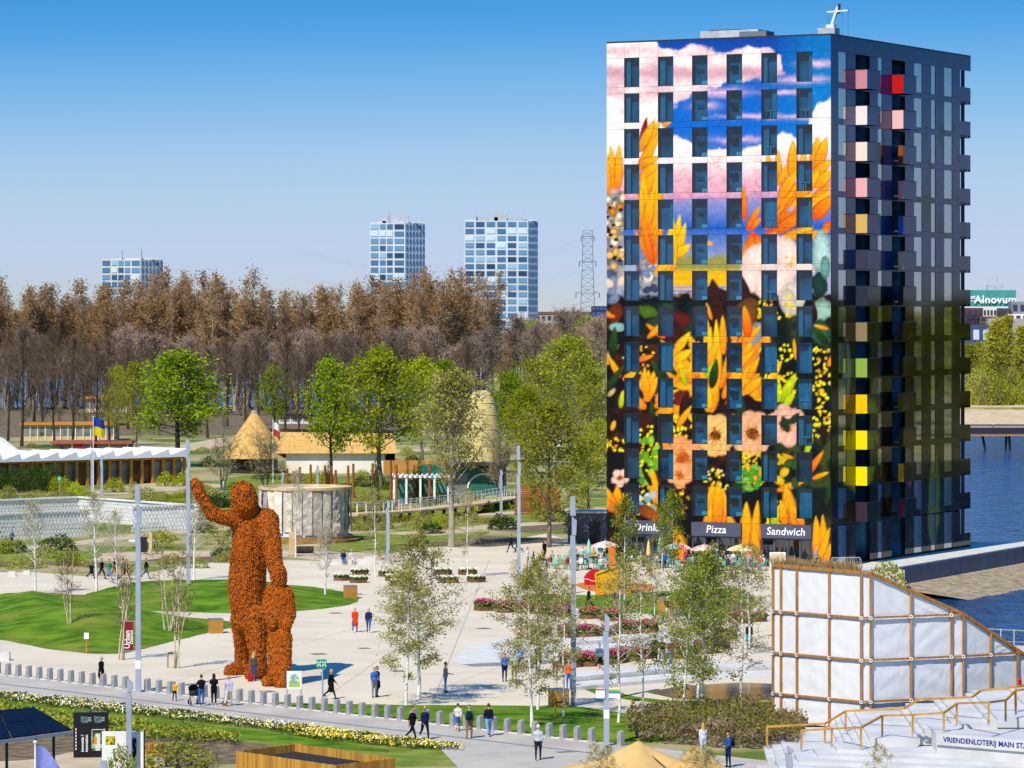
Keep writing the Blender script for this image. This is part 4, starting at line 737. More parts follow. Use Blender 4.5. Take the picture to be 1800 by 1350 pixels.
# garden trees
for x, yb, yt, k, lab, w_ in (
    (312, 822, 628, 'maple', 'broad bright green tree behind the white pleated pavilion', 1.45), (582, 858, 643, 'maple', 'dark green maple with forked trunk before the thatched house', .8), (668, 862, 628, 'lime', 'yellow-green maple in fresh leaf before the thatched house', 1.05), (742, 815, 640, 'lime', 'yellow-green tree beside the forked maples', .9), (785, 805, 642, 'maple', 'olive green tree behind the straw dome', .9), (794, 962, 672, 'olive', 'tall tree in thin bud with a pale straight trunk at the garden path', 1.0), (893, 812, 664, 'maple', 'green tree beside the straw dome', .85), (1000, 800, 606, 'spring', 'tall light green tree behind the lattice dome', 1.1), (952, 790, 640, 'spring', 'light green tree between the straw dome and lattice dome', .9), (965, 962, 725, 'spring', 'spring-leafed tree with dark trunk beside the dark kiosk', 1.0), (925, 835, 690, 'lime', 'yellow-green tree behind the slatted timber wall', .9), (1040, 820, 660, 'spring', 'tall spring-green tree hard by the printed tower edge', .9), (1035, 905, 772, 'spring', 'bushy spring-green tree beside the printed tower', 1.2), (482, 770, 652, 'maple', 'small deep green tree behind the thatched cone', .9), (468, 868, 770, 'shrub_tree', 'tangled bare shrub tree behind the waving statue', 1.2), (392, 862, 775, 'shrub_tree', 'brown twiggy shrub tree beside the pleated pavilion', 1.2), (1050, 850, 745, 'spring', 'light green tree tucked against the tower edge', 1.0), (880, 880, 770, 'shrub_tree', 'twiggy shrub tree by the green tiled pavilion', 1), (240, 800, 650, 'spring', 'thin yellow-green tree beside the broad green tree', .8), (205, 790, 655, 'spring', 'thin spring tree above the timber gallery house', .7)):
    tree_px(k, x, yb, yt, 'garden_tree', lab, None, None, w_)
bl = ['dark bare tree beside the timber gallery house', 'gaunt bare tree behind the pleated pavilion roof', 'bare forked tree near the blue and yellow flag', 'bare tree at the lake edge behind the pavilion']
for i, (x, yb, yt) in enumerate(((95, 792, 590), (128, 795, 600), (38, 785, 585), (168, 800, 610), (192, 785, 605), (14, 775, 590), (75, 770, 600), (430, 770, 610), (500, 775, 600), (545, 765, 610), (525, 790, 640), (455, 745, 600), (610, 760, 600), (-15, 790, 600), (365, 770, 620), (690, 750, 600), (60, 745, 600), (150, 750, 610), (225, 755, 615), (270, 750, 600), (400, 750, 605), (575, 748, 600), (640, 752, 610), (750, 755, 610), (820, 750, 605))):
    tree_px('bare', x, yb, yt, 'bare_tree', 'leafless dark tree on the near lake shore among the pavilions', 'leafless trees among the pavilions', i, rt.uniform(.7, .95))
# lake-side belt: tall poplars and a lower bare understorey
for row, (Z0, n) in enumerate(((842, 50), (858, 42))):
    for i in range(n):
        x = -40 + 890 * (i + rt.uniform(.2, .8)) / n; Z = Z0 + rt.uniform(-9, 9); yt = 500 + 14 * math.sin(x * .013 + row) + rt.uniform(-18, 16) + (10 if x > 420 and x < 520 else 0)
        tree('poplar', ((x - 900) * Z / FPX, Z, -.1), CAMH + (HOR - yt) * Z / FPX, 'poplar_tree', 'tall poplar with brown catkins in the belt along the lake', 'poplar belt along the lake', None, rt.uniform(1.05, 1.45))
for i in range(36):
    x = -40 + 910 * (i + rt.uniform(.1, .9)) / 36; Z = rt.uniform(785, 828); yt = 612 + rt.uniform(-30, 40)
    tree('bare_low', ((x - 900) * Z / FPX, Z, -.1), CAMH + (HOR - yt) * Z / FPX, 'understorey_tree', 'purplish bare tree standing low before the poplar belt', 'bare understorey before the poplars', None, rt.uniform(.8, 1.15))
for i in range(46):
    x = 835 + 235 * (i + rt.uniform(.1, .9)) / 46; Z = rt.uniform(890, 1150); yt = rt.uniform(566, 612) - (18 if 985 < x < 1040 else 0); k = rt.choice(['bare_low', 'bare_low', 'spring', 'poplar', 'bare_low'])
    tree(k, ((x - 900) * Z / FPX, Z, -.1), CAMH + (HOR - yt) * Z / FPX, 'woodland_tree', {'bare_low': 'bare brown tree of the mixed wood beyond the walkway bridge', 'spring': 'spring-green tree of the mixed wood beyond the walkway bridge', 'poplar': 'tan poplar of the mixed wood beyond the walkway bridge'}[k], 'mixed spring wood beyond the bridge', None, rt.uniform(.8, 1.1))
for i in range(60):
    x = -30 + 1090 * (i + rt.random()) / 60; g = G(x, rt.uniform(716, 758)); tree('shrub_tree', g, rt.uniform(2, 4), 'brush_tree', 'low twiggy brush tree along the lake shore', 'brush along the lake shore', None, 1.3)
# spit across the bay and the wooded bank mirrored in the tower
for x, yb, yt, k in ((1745, 708, 566, 'willow'), (1770, 706, 560, 'willow'), (1797, 708, 578, 'willow'), (1722, 704, 610, 'spring'), (1708, 702, 628, 'spring'), (1734, 708, 650, 'lime'), (1812, 706, 560, 'willow'), (1716, 708, 655, 'lime'), (1783, 706, 640, 'spring'), (1840, 704, 570, 'willow'), (1700, 704, 610, 'spring'), (1870, 704, 590, 'willow')):
    tree_px(k, x, yb, yt, 'willow_tree', 'yellow-green tree on the wooded spit across the bay', 'trees on the spit across the bay', None, rt.uniform(1.05, 1.4))
bank = [(190, 420), (330, 330), (900, 330), (900, 1000), (330, 990), (250, 735), (210, 560)]
mb = MB(); mb.prism(bank, -4, .3); tag(mb.build('wooded_bank', m_meadow), 'wooded bank east of the bay', kind='structure')
for i in range(110):
    a = (i + .5) / 110; p = Vector((222 + 150 * rt.random() ** 1.3, 400 + 590 * a, .2))
    tree(rt.choice(['maple', 'willow', 'spring']), p, rt.uniform(20, 26), 'bank_tree', 'tall tree on the wooded bank east of the bay', 'trees on the eastern bank', None, 1.4)
SPIT = 1
# --- shrubs
def shrub_mesh(seed, rx, ry, h, n, s, ml, mt=m_twig, stems=14, hollow=.55):
    rs = np.random.RandomState(seed); d = rs.normal(size=(n, 3)); d /= np.linalg.norm(d, axis=1)[:, None]; d[:, 2] = np.abs(d[:, 2]); r = rs.uniform(hollow, 1, n) ** .6 * (.75 + .5 * vnoise(d[:, 0] * 3 + seed, d[:, 1] * 3 + d[:, 2] * 2))
    C = d * r[:, None] * [rx, ry, h]; q = leaf_quads(C, s, rs); a = rs.uniform(0, 6.28, stems); e = np.c_[np.cos(a) * rx * .6, np.sin(a) * ry * .6, np.full(stems, h * .8)]; b = e * [.12, .12, 0]
    t = tubes_np(b, e, np.full(stems, .02), np.full(stems, .006), 3); V, F = cat(q, t); return np_mesh('foliage', V, F, [ml, mt], np.r_[np.zeros(len(q[1]), int), np.ones(len(t[1]), int)])
SH = {k: shrub_mesh(i, *a) for i, (k, a) in enumerate({'round': (1.0, 1.0, 1.3, 900, .13, l_shrub), 'dark': (1.0, 1.0, 1.2, 900, .14, l_dark), 'lime': (1.0, 1.0, 1.3, 900, .14, l_lime), 'tan': (1, 1, .8, 700, .14, l_olive), 'fine': (1, 1, 1.5, 1300, .1, l_olive)}.items())}
def shrub(kind, loc, sc, label, group=None, name='shrub'):
    label = label or {'round': 'rounded yellow-green shrub in the exhibition garden beds', 'dark': 'dark evergreen shrub in the exhibition garden beds', 'lime': 'bright lime green shrub in the exhibition garden beds', 'tan': 'straw-coloured low shrub in the exhibition garden beds', 'fine': 'fine-leafed olive shrub in the exhibition garden beds'}[kind]
    e = empty(name, loc, rt.uniform(0, 6), label, 'shrub', group); e.scale = sc if isinstance(sc, tuple) else (sc,) * 3; link('foliage', SH[kind], e); return e
for i in range(210):                                   # garden planting beyond the plaza
    x, y = rt.choice([(rt.uniform(-20, 420), rt.uniform(838, 1000)), (rt.uniform(-20, 1060), rt.uniform(775, 900)), (rt.uniform(560, 1060), rt.uniform(880, 940)), (rt.uniform(500, 800), rt.uniform(840, 900))])
    shrub(rt.choice(['round', 'dark', 'lime', 'tan', 'fine', 'tan']), G(x, y), (rt.uniform(.8, 2.0), rt.uniform(.8, 2.0), rt.uniform(.5, 1.3)), None, 'low shrubs of the exhibition gardens')
for i in range(26): shrub(rt.choice(['lime', 'round', 'fine']), G(1685 + i * 8, 711 + rt.uniform(-3, 2)), (rt.uniform(2.5, 4), rt.uniform(2.5, 4), rt.uniform(2.5, 6)), 'rounded spring-green bush along the spit beach', 'bushes along the spit beach')
for i in range(12): shrub('dark', G(-10 + i * 10, 862 + rt.uniform(-5, 5)), (1.0, 1.0, rt.uniform(2.0, 2.6)), 'tall dark shrub in front of the pleated pavilion', 'dark shrubs before the pleated pavilion')
for x in (96, 112, 292, 322): shrub('lime', G(x, 866 if x < 200 else 855), 1.3, 'yellow-green shrub beside the pleated pavilion', 'yellow-green shrubs beside the pavilion')
def scatter_stuff(name, poly, n, size, hgt, mats, seed, label, long=1.0, up=.0, z0=.03, clump=None, hn=None):
    """leaf- or petal-sized pieces over a bed"""
    rs = np.random.RandomState(seed); P = np.array(poly); lo, hi = P.min(0), P.max(0); q = rs.uniform(lo, hi, (n * 4, 2)); ins = np.zeros(len(q), bool); j = len(P) - 1
    for i in range(len(P)):
        c = ((P[i, 1] > q[:, 1]) != (P[j, 1] > q[:, 1])) & (q[:, 0] < (P[j, 0] - P[i, 0]) * (q[:, 1] - P[i, 1]) / (P[j, 1] - P[i, 1] + 1e-12) + P[i, 0]); ins ^= c; j = i
    q = q[ins][:n]; hm = (.45 + 1.1 * vnoise(q[:, 0] * .9 + seed, q[:, 1] * .9)) if hn is None else hn; C = np.c_[q, z0 + hgt * hm * rs.uniform(.25, 1, len(q)) ** .7]
    V, F = leaf_quads(C, size, rs, up=up, long=long); return V, F
def bed(name, P, spec, label, kind='stuff', soil=None):
    parts, mi, mats = [], [], []
    for i, (n, s, h, m, kw) in enumerate(spec): q = scatter_stuff(name, P, n, s, h, None, 11 + i * 7 + len(P), None, **kw); parts.append(q); mi += [i] * len(q[1]); mats.append(m)
    V, F = cat(*parts); o = link(name, np_mesh(name, V, F, mats, mi)); return tag(o, label, kind=kind)
def multi_mat(name, cols):
    m = bpy.data.materials.new(name); m.use_nodes = True; t = m.node_tree; b = t.nodes['Principled BSDF']; b.inputs['Roughness'].default_value = .7; g = t.nodes.new('ShaderNodeNewGeometry'); rp = t.nodes.new('ShaderNodeValToRGB'); rp.color_ramp.interpolation = 'CONSTANT'
    while len(rp.color_ramp.elements) < len(cols): rp.color_ramp.elements.new(.5)
    for i, c in enumerate(cols): rp.color_ramp.elements[i].position = i / len(cols); rp.color_ramp.elements[i].color = (*rgb(c), 1)
    t.links.new(g.outputs['Random Per Island'], rp.inputs['Fac']); t.links.new(rp.outputs['Color'], b.inputs['Base Color']); return m
f_pansy = multi_mat('pansy_petal', ['#f4e27a', '#f0d84a', '#f6f2e2', '#fbf7ea', '#eed23a', '#f4efc8', '#8c3a30', '#f2e070']); f_yel = multi_mat('yellow_petal', ['#f4d81c', '#f2cc14', '#f7ea80', '#f4dc3a', '#f8f2c0']); f_mix = multi_mat('mixed_petal', ['#f2e06a', '#f6f2e2', '#e8b53a', '#d8452a', '#f2cf8a', '#e9d84a']); f_white = multi_mat('white_petal', ['#fbf9ee', '#f4f2d8', '#f7f1b8', '#fffdf4', '#e9e8b0']); f_tulip = multi_mat('tulip_petal', ['#c8325c', '#8c1a4a', '#d9568a', '#b02848', '#e07aa0', '#7a1648', '#d0284a']); f_tulr = multi_mat('red_tulip_petal', ['#d81c34', '#b41440', '#e0405a', '#a81a60', '#f07a8a'])
f_leaf = leaf_mat('bed_leaf', '#66802c', '#34501a')
def rp(L): return [RT(s, t) for s, t in L]
bed('pansy_bed', rp([(9, 7.6), (14, 6.7), (24, 6.25), (35, 6.2), (35, 8.2), (24, 8.9), (14, 9.3), (9.5, 9.0)]), [(5200, .17, .22, f_leaf, {}), (3600, .125, .3, f_pansy, dict(up=.7, hn=1)), (500, .12, .3, f_white, dict(up=.7, hn=1))], 'long bed of pale yellow and white pansies along the road')
bed('viola_bed', rp([(34, 6.25), (45.5, 6.4), (47.5, 7.2), (45, 8.7), (38, 9.3), (34, 8.6)]), [(2600, .17, .2, f_leaf, {}), (2600, .125, .28, f_yel, dict(up=.7, hn=1))], 'bed of bright yellow violas tapering beside the road')
bed('mixed_bed', rp([(-8, 6.1), (0, 6.1), (3.4, 6.6), (3, 7.6), (-1, 8.6), (-8, 9)]), [(1800, .17, .25, f_leaf, {}), (1500, .15, .35, f_mix, dict(up=.7, hn=1))], 'small bed of white yellow and red spring flowers')
bed('laurel_hedge', rp([(2, 11.5), (14, 12), (24, 12), (36, 12.2), (38, 14), (24, 19), (8, 19), (1, 16)]), [(11000, .2, .42, l_shrub, {}), (3500, .2, .3, l_dark, {})], 'low yellow-green hedge planting behind the flower beds')
bed('dry_planting', rp([(-6, 18), (8, 19), (22, 17), (28, 19), (20, 30), (0, 34), (-8, 30)]), [(5000, .3, .4, l_olive, dict(long=1.6)), (2600, .26, .45, l_shrub, {})], 'straw-coloured grasses and low herbs around the display boards')
bed('barberry_hedge', px_poly([(1108, 1268), (1160, 1262), (1260, 1260), (1370, 1262), (1420, 1290), (1400, 1322), (1300, 1318), (1200, 1312), (1130, 1306), (1100, 1290)]), [(9000, .15, 1.0, l_hedge, {}), (4200, .12, 1.05, l_shrub, {}), (6000, .2, .75, l_bud, dict(long=2.0))], 'loose brown-green hedge in front of the white stage')
# ------------------------------------------------------------------ bodies grown as one surface: the giant statue and the people
def sphere_vf(c, r, n=10):
    V, F = [], []
    for i in range(n // 2 + 1):
        a = math.pi * i / (n // 2)
        for j in range(n): b = 2 * math.pi * j / n; V.append((c[0] + r * math.sin(a) * math.cos(b), c[1] + r * math.sin(a) * math.sin(b), c[2] + r * math.cos(a)))
    for i in range(n // 2):
        for j in range(n): F.append((i * n + j, (i + 1) * n + j, (i + 1) * n + (j + 1) % n, i * n + (j + 1) % n))
    return V, F
def fuse(name, caps, voxel, smooth=3):
    """caps: (p0, p1, r0, r1, region) -> one continuous skin"""
    mb = MB()
    for p, q, r0, r1, _ in caps:
        mb.add(*sphere_vf(p, r0)); mb.add(*sphere_vf(q, r1))
        if (Vector(p) - Vector(q)).length > 1e-4: mb.tube(p, q, r0, r1, 10)
    o = mb.build(name, []); md = o.modifiers.new('r', 'REMESH'); md.mode = 'VOXEL'; md.voxel_size = voxel
    if smooth: sm = o.modifiers.new('s', 'SMOOTH'); sm.iterations = smooth; sm.factor = .5
    me = bpy.data.meshes.new_from_object(o.evaluated_get(bpy.context.evaluated_depsgraph_get())); old = o.data; bpy.data.objects.remove(o); bpy.data.meshes.remove(old); me.name = name
    return me
def face_regions(me, caps):
    n = len(me.polygons); c = np.empty(n * 3); me.polygons.foreach_get('center', c); c = c.reshape(-1, 3); best = np.full(n, 1e9); reg = np.zeros(n, int)
    for p, q, r0, r1, g in caps:
        p, q = np.array(p, float), np.array(q, float); ab = q - p; t = np.clip(((c - p) @ ab) / max(1e-9, ab @ ab), 0, 1); d = np.linalg.norm(c - (p + t[:, None] * ab), axis=1) - (r0 + (r1 - r0) * t)
        m = d < best; best[m] = d[m]; reg[m] = g
    return reg
# ---- giant waving figure with a child, clad in rust-orange shingles
SB = G(450, 1192)
def sp(x, y, d=0.0): k = (226.3 + d) / FPX; return ((x - 900) * k - SB.x, d, CAMH - (y - HOR) * k)
def S(a, b, r0, r1): return (sp(*a), sp(*b), r0 * .94, r1 * .94, 0)
adult = [S((428, 868, .2), (430, 886, .2), .80, .84), S((433, 890, .6), (443, 912, .8), .7, .75), S((420, 915, .5), (468, 917, .8), .62, .85), S((438, 925, .8), (438, 965, .8), 1.0, 1.12), S((446, 930, 1), (448, 975, 1), 1.0, 1.1), S((438, 965, .8), (434, 1030, 1), 1.12, 1.2), S((434, 1030, 1), (436, 1085, 1), 1.2, 1.02),
         S((427, 1085, 1.5), (427, 1140, 2.4), .78, .5), S((427, 1140, 2.4), (426, 1172, 2.8), .5, .45), S((426, 1175, 2.6), (405, 1180, 1.8), .55, .42), S((450, 1085, .5), (454, 1150, .3), .85, .55), S((454, 1150, .3), (455, 1176, .3), .55, .52), S((456, 1178, .5), (443, 1184, -.6), .62, .5), 
         S((420, 914, .4), (374, 905, -.2), .52, .4), S((374, 905, -.2), (351, 868, -.4), .4, .31), S((350, 866, -.4), (344, 853, -.4), .36, .32), S((344, 853, -.4), (340, 845, -.4), .2, .14), S((347, 853, -.3), (345, 843, -.3), .18, .13), S((350, 858, -.3), (355, 850, -.3), .16, .12), S((342, 856, -.5), (338, 849, -.5), .16, .12),
         S((470, 918, .6), (478, 962, -.6), .68, .58), S((478, 962, -.6), (484, 998, -2.2), .58, .45), S((484, 998, -2.2), (488, 1010, -2.8), .42, .36)]
kid = [S((489, 1006, -3.4), (490, 1018, -3.4), .5, .5), S((490, 1018, -3.4), (489, 1036, -3.3), .3, .34), S((481, 1040, -3.3), (499, 1040, -3.3), .36, .36), S((490, 1045, -3.4), (490, 1095, -3.6), .55, .66), S((490, 1095, -3.6), (492, 1125, -3.9), .66, .62),
       S((484, 1125, -3.9), (484, 1185, -4.2), .5, .36), S((485, 1190, -4.2), (470, 1198, -5.0), .42, .34), S((498, 1120, -4.2), (499, 1188, -4.8), .52, .4), S((499, 1192, -4.8), (494, 1203, -5.6), .5, .42), S((478, 1040, -3.3), (470, 1075, -3.6), .42, .36), S((470, 1075, -3.6), (480, 1096, -4.3), .36, .3), S((503, 1042, -3.3), (509, 1080, -3.6), .42, .38), S((509, 1080, -3.6), (503, 1100, -4.3), .36, .3)]
m_rust = M('rust_body', '#8a4412', c2='#52260c', rough=.95, scale=2.5); m_flake = M('rust_shingle', '#cf6e1c', c2='#8f470f', rough=.85, per_island=True, spec=.2)
statue = empty('giant_statue', SB, 0, 'giant waving figure with a child covered in rust-orange shingles', 'statue')
for nm, caps, n, seed in (('adult_figure', adult, 17000, 1), ('child_figure', kid, 8000, 2)):
    me = fuse(nm, caps, .11, 3); me.materials.append(m_rust); me.polygons.foreach_set('use_smooth', [True] * len(me.polygons)); bo = link(nm, me, statue)
    rs = np.random.RandomState(seed); nf = len(me.polygons); c = np.empty(nf * 3); me.polygons.foreach_get('center', c); c = c.reshape(-1, 3); nn = np.empty(nf * 3); me.polygons.foreach_get('normal', nn); nn = nn.reshape(-1, 3)
    idx = rs.randint(0, nf, n); idx = idx[c[idx, 2] > .05]; n = len(idx); p = c[idx] + nn[idx] * .02; N = nn[idx] + rs.normal(size=(n, 3)) * .25; N /= np.linalg.norm(N, axis=1)[:, None]
    dn = np.tile([0, 0, -1.], (n, 1)) + rs.normal(size=(n, 3)) * .75; dn -= N * (dn * N).sum(1)[:, None]; dn /= np.linalg.norm(dn, axis=1)[:, None] + 1e-9; wv = np.cross(N, dn)
    Lh = rs.uniform(.06, .12, n)[:, None]; wd = rs.uniform(.028, .045, n)[:, None]; N0 = nn[idx]
    V = np.stack([p - dn * Lh - wv * wd * .6, p - dn * Lh + wv * wd * .6, p + wv * wd + N0 * .02, p - wv * wd + N0 * .02, p + dn * Lh + wv * wd * .3 + N0 * rs.uniform(.02, .09, n)[:, None], p + dn * Lh - wv * wd * .3 + N0 * rs.uniform(.02, .09, n)[:, None]], 1).reshape(-1, 3)
    k = np.arange(n)[:, None] * 6; F = np.concatenate([k + [0, 1, 2, 3], k + [3, 2, 4, 5]]); fl = link('shingle', np_mesh('shingle', V, F, m_flake), bo); fl['kind'] = 'stuff'
# ---- people
PB = {}
def head_mesh(mb, c, yaw=0, hair='short', hat=False):
    """head with face, ears, hair; regions 0 skin 1 hair"""
    n, m = 12, 9; V = []
    for i in range(m + 1):
        a = math.pi * i / m; z = math.cos(a) * .118
        for j in range(n):
            b = 2 * math.pi * j / n; r = math.sin(a); x = .076 * r * math.cos(b); y = .094 * r * math.sin(b)
            if z < -.03: x *= 1 - (-.03 - z) * 3.2; y = y * (1 - (-.03 - z) * 1.5) - (.012 if y < 0 else 0)
            V.append((x, y, z))
    F = [(i * n + j, (i + 1) * n + j, (i + 1) * n + (j + 1) % n, i * n + (j + 1) % n) for i in range(m) for j in range(n)]
    def put(V, F, reg): mb.mat(reg).add([(c[0] + x, c[1] + y, c[2] + z) for x, y, z in V], F)
    put(V, F, 0)
    put([(0, -.092, .02), (-.014, -.09, -.022), (.014, -.09, -.022), (0, -.118, -.02)], [(0, 1, 3), (0, 3, 2), (1, 2, 3)], 0)
    for s in (-1, 1):
        put(*sphere_vf((s * .032, -.083, .012), .012, 6), 1); put(*sphere_vf((s * .078, .005, -.005), .021, 6), 0)
    put([(-.022, -.096, -.05), (.022, -.096, -.05), (.02, -.095, -.058), (-.02, -.095, -.058)], [(0, 1, 2, 3)], 5)
    Vh = [];
    for x, y, z in V: Vh.append((x * 1.12, y * 1.1 + .008, z * 1.1 + .006))
    cut = {'short': -.01, 'bald': 2, 'long': -.13, 'bob': -.07}[hair]
    Fh = []
    for f in F:
        cz = sum(Vh[i][2] for i in f) / 4; cyy = sum(Vh[i][1] for i in f) / 4
        if cz > .062 or (cyy > -.012 and cz > cut): Fh.append(f)
    put(Vh, Fh, 1)
    if hair == 'long':
        W = [(-.085, .02, .05), (.085, .02, .05), (.095, .1, -.05), (-.095, .1, -.05), (.085, .13, -.28), (-.085, .13, -.28), (.09, .0, -.1), (-.09, .0, -.1)]
        put(W, [(0, 1, 2, 3), (3, 2, 4, 5), (1, 6, 4, 2), (0, 3, 5, 7)], 1)
    if hat: put([(x * 1.2, y * 1.2, z * 1.12 + .012) for x, y, z in V], [f for f in F if sum(V[i][2] for i in f) / 4 > .05], 6); put([(-.07, -.09, .065), (.07, -.09, .065), (.05, -.17, .055), (-.05, -.17, .055)], [(0, 1, 2, 3), (3, 2, 1, 0)], 6)
def body(pose='stand', hair='short', coat=0, skirt=0, short_sl=0, shorts=0, hat=False, pack=False):
    key = (pose, hair, coat, skirt, short_sl, shorts, hat, pack)
    if key in PB: return PB[key]
    T, B, SK, SHO = 2, 3, 0, 4; caps = []; fing = []
    sw = {'walk': (.42, -.38, .1, .5), 'walk2': (-.4, .4, .55, .12), 'stand': (.03, -.05, .05, .08), 'photo': (.05, -.04, .05, .08), 'hold': (.04, -.04, .06, .05), 'sit': (1.5, 1.5, 1.5, 1.5), 'step': (.25, -.2, .08, .3)}[pose]
    hz = .92 if pose != 'sit' else .52
    def leg(s, a, k):
        hp = Vector((s * .095, 0, hz)); kn = hp + Vector((s * .01, -math.sin(a), -math.cos(a))) * .43; b = a - k; an = kn + Vector((0, -math.sin(b), -math.cos(b))) * .42
        up_, lo = (B, SK) if shorts else (B, B)
        caps.append((hp, kn, .098, .066, up_)); caps.append((kn, an, .064, .043, lo)); t = an + Vector((0, -.17, -.035)); caps.append((an + Vector((0, .03, -.035)), t, .046, .034, SHO)); return an
    a1, a2 = leg(-1, sw[0], sw[2]), leg(1, sw[1], sw[3]); low = min(a1.z, a2.z)
    def arm(s, a, e, out):
        sh = Vector((s * .175, 0, hz + .45)); d = Vector((s * math.sin(out), -math.sin(a) * math.cos(out), -math.cos(a) * math.cos(out))); el = sh + d * .29; b = a + e
        if pose == 'photo': d2 = Vector((-s * .3, -.75, .6)).normalized()
        else: d2 = Vector((-s * .12, -math.sin(b), -math.cos(b))).normalized()
        wr = el + d2 * .25; caps.append((sh, el, .062, .047, T)); caps.append((el, wr, .045, .033, SK if short_sl else T)); ha = wr + d2 * .08; caps.append((wr, ha, .034, .032, SK))
        side = Vector((0, 1, 0)).cross(d2).normalized() if abs(d2.y) < .9 else Vector((1, 0, 0))
        for f, (w_, l_) in enumerate(((-.026, .062), (-.009, .075), (.009, .07), (.025, .055))):
            q0 = ha + side * w_ + d2 * .02; q1 = q0 + d2 * l_ * .55; q2 = q1 + (d2 * .7 + Vector((0, -.5, -.1))).normalized() * l_ * .5; fing.append((q0, q1, q2, .0095))
        q0 = wr + d2 * .03 - side * .03; q1 = q0 + (d2 * .6 - side * .7).normalized() * .035; q2 = q1 + d2 * .03; fing.append((q0, q1, q2, .0105))
    if pose in ('walk', 'walk2', 'step'): arm(-1, sw[1] * .9, .35, .12); arm(1, sw[0] * .9, .35, .12)
    elif pose == 'photo': arm(-1, .7, 1.6, .12); arm(1, .7, 1.6, .12)
    elif pose == 'hold': arm(-1, .15, 1.45, .12); arm(1, .1, 1.3, .12)
    elif pose == 'sit': arm(-1, .35, 1.1, .15); arm(1, .3, 1.2, .15)
    else: arm(-1, .03, .2, .1); arm(1, -.05, .25, .1)
    caps += [((-.06, 0, hz + .02), (.06, 0, hz + .02), .135, .135, B), ((-.045, 0, hz + .17), (.045, 0, hz + .17), .125, .125, T), ((-.085, 0, hz + .36), (.085, 0, hz + .36), .13, .13, T), ((-.13, .01, hz + .435), (.13, .01, hz + .435), .072, .072, T), ((-.06, .01, hz + .49), (.06, .01, hz + .49), .07, .07, T), ((0, 0, hz + .12), (0, 0, hz + .4), .13, .13, T), ((0, .01, hz + .54), (0, -.005, hz + .64), .058, .052, SK)]
    if coat and pose != 'sit':
        for s in (-1, 1): caps.append(((s * .05, 0, hz + .05), (s * .07, 0, hz - .32), .14, .165, T))
    else: caps.append(((-.05, 0, hz + .07), (.05, 0, hz + .07), .142, .142, T))
    if skirt and pose != 'sit':
        for s in (-1, 1): caps.append(((s * .05, 0, hz), (s * .08, 0, hz - .38), .13, .17, B))
    me = fuse('person', caps, .03, 2); reg = face_regions(me, caps)
    V = np.empty(len(me.vertices) * 3); me.vertices.foreach_get('co', V); V = V.reshape(-1, 3); F = [tuple(p.vertices) for p in me.polygons]; bpy.data.meshes.remove(me)
    mb = MB(); mb.v = [tuple(x) for x in V]; mb.f = F; mb.m = list(reg); head_mesh(mb, (0, -.02, hz + .71), 0, hair, hat)
    mb.mat(0)
    for q0, q1, q2, r in fing: mb.tube(q0, q1, r, r * .9, 5); mb.tube(q1, q2, r * .9, r * .6, 5)
    if pack: mb.mat(7); mb.box((0, .2, hz + .3), (.27, .16, .42), taper=.85); mb.bar((-.1, .1, hz + .45), (-.1, -.13, hz + .4), .035, .02); mb.bar((.1, .1, hz + .45), (.1, -.13, hz + .4), .035, .02); mb.box((0, .29, hz + .22), (.2, .06, .2))
    dz = -(low - .078) if pose != 'sit' else 0; mb.v = [(x, y, z + dz) for x, y, z in mb.v]
    me = mb.mesh('person', [m_skin] * 8); me.polygons.foreach_set('use_smooth', [True] * len(me.polygons)); PB[key] = me; return me
m_skin = M('skin', '#d3a184', c2='#c08e72', rough=.6, scale=6); m_skin2 = M('skin_tan', '#a8734f', c2='#966445', rough=.6, scale=6); m_lip = M('lips', '#a8564c', rough=.5)
HAIR = {'brown': M('brown_hair', '#4a3220', rough=.7), 'black': M('black_hair', '#17130f', rough=.6), 'grey': M('grey_hair', '#b9b4ac', rough=.8), 'blond': M('blond_hair', '#c49a5c', rough=.7), 'white': M('white_hair', '#e6e2da', rough=.8)}
def cloth(h): return M('cloth_' + h.strip('#'), h, rough=.9, scale=9, detail=5, bump=.3, bscale=14, spec=.1)
def person(loc, face, label, top='#333', bot='#26304a', pose='stand', hair='short', hc='brown', shoe='#2a2624', H=1.75, group=None, pack_c='#1c2234', hat_c='#1a1c24', skin=None, **kw):
    me = body(pose, hair, **kw); o = link('person', me, None, loc, R(face)); s = H / 1.75; o.scale = (s * rt.uniform(.97, 1.05), s * rt.uniform(.97, 1.05), s)
    top, bot, shoe = (('#' + c[1] * 2 + c[2] * 2 + c[3] * 2) if len(c) == 4 else c for c in (top, bot, shoe))
    for i, m in enumerate((skin or m_skin, HAIR[hc], cloth(top), cloth(bot), cloth(shoe), m_lip, cloth(hat_c), cloth(pack_c))): o.material_slots[i].link = 'OBJECT'; o.material_slots[i].material = m
    return tag(o, label, 'person', group)
def pp(x, y, face, label, *a, h=0.012, **k): return person(G(x, y, h), face, label, *a, h and k.pop('pose', 'stand') or 'stand', **k)
pp(178, 1206, 60, 'grey-haired person in black coat standing behind the bollards', '#15151d', '#15151d', hair='short', hc='grey', coat=1)
pp(307, 1232, 170, 'small child in a yellow jacket on the road', '#e0a818', '#23252d', pose='step', hc='brown', H=1.08)
pp(354, 1241, 195, 'man in black sweater and jeans raising a phone beside the stroller', '#16181f', '#3f68a8', pose='photo', hc='brown', shoe='#e8e6e0')
pp(376, 1239, 185, 'woman in black jacket and trousers photographing the statue', '#121218', '#15161c', pose='photo', hair='long', hc='black', shoe='#e8e6e0')
pp(402, 1241, 170, 'woman in lilac patterned top and cream trousers on the road', '#b9b2d6', '#d8d2c4', pose='walk', hair='bob', hc='blond')
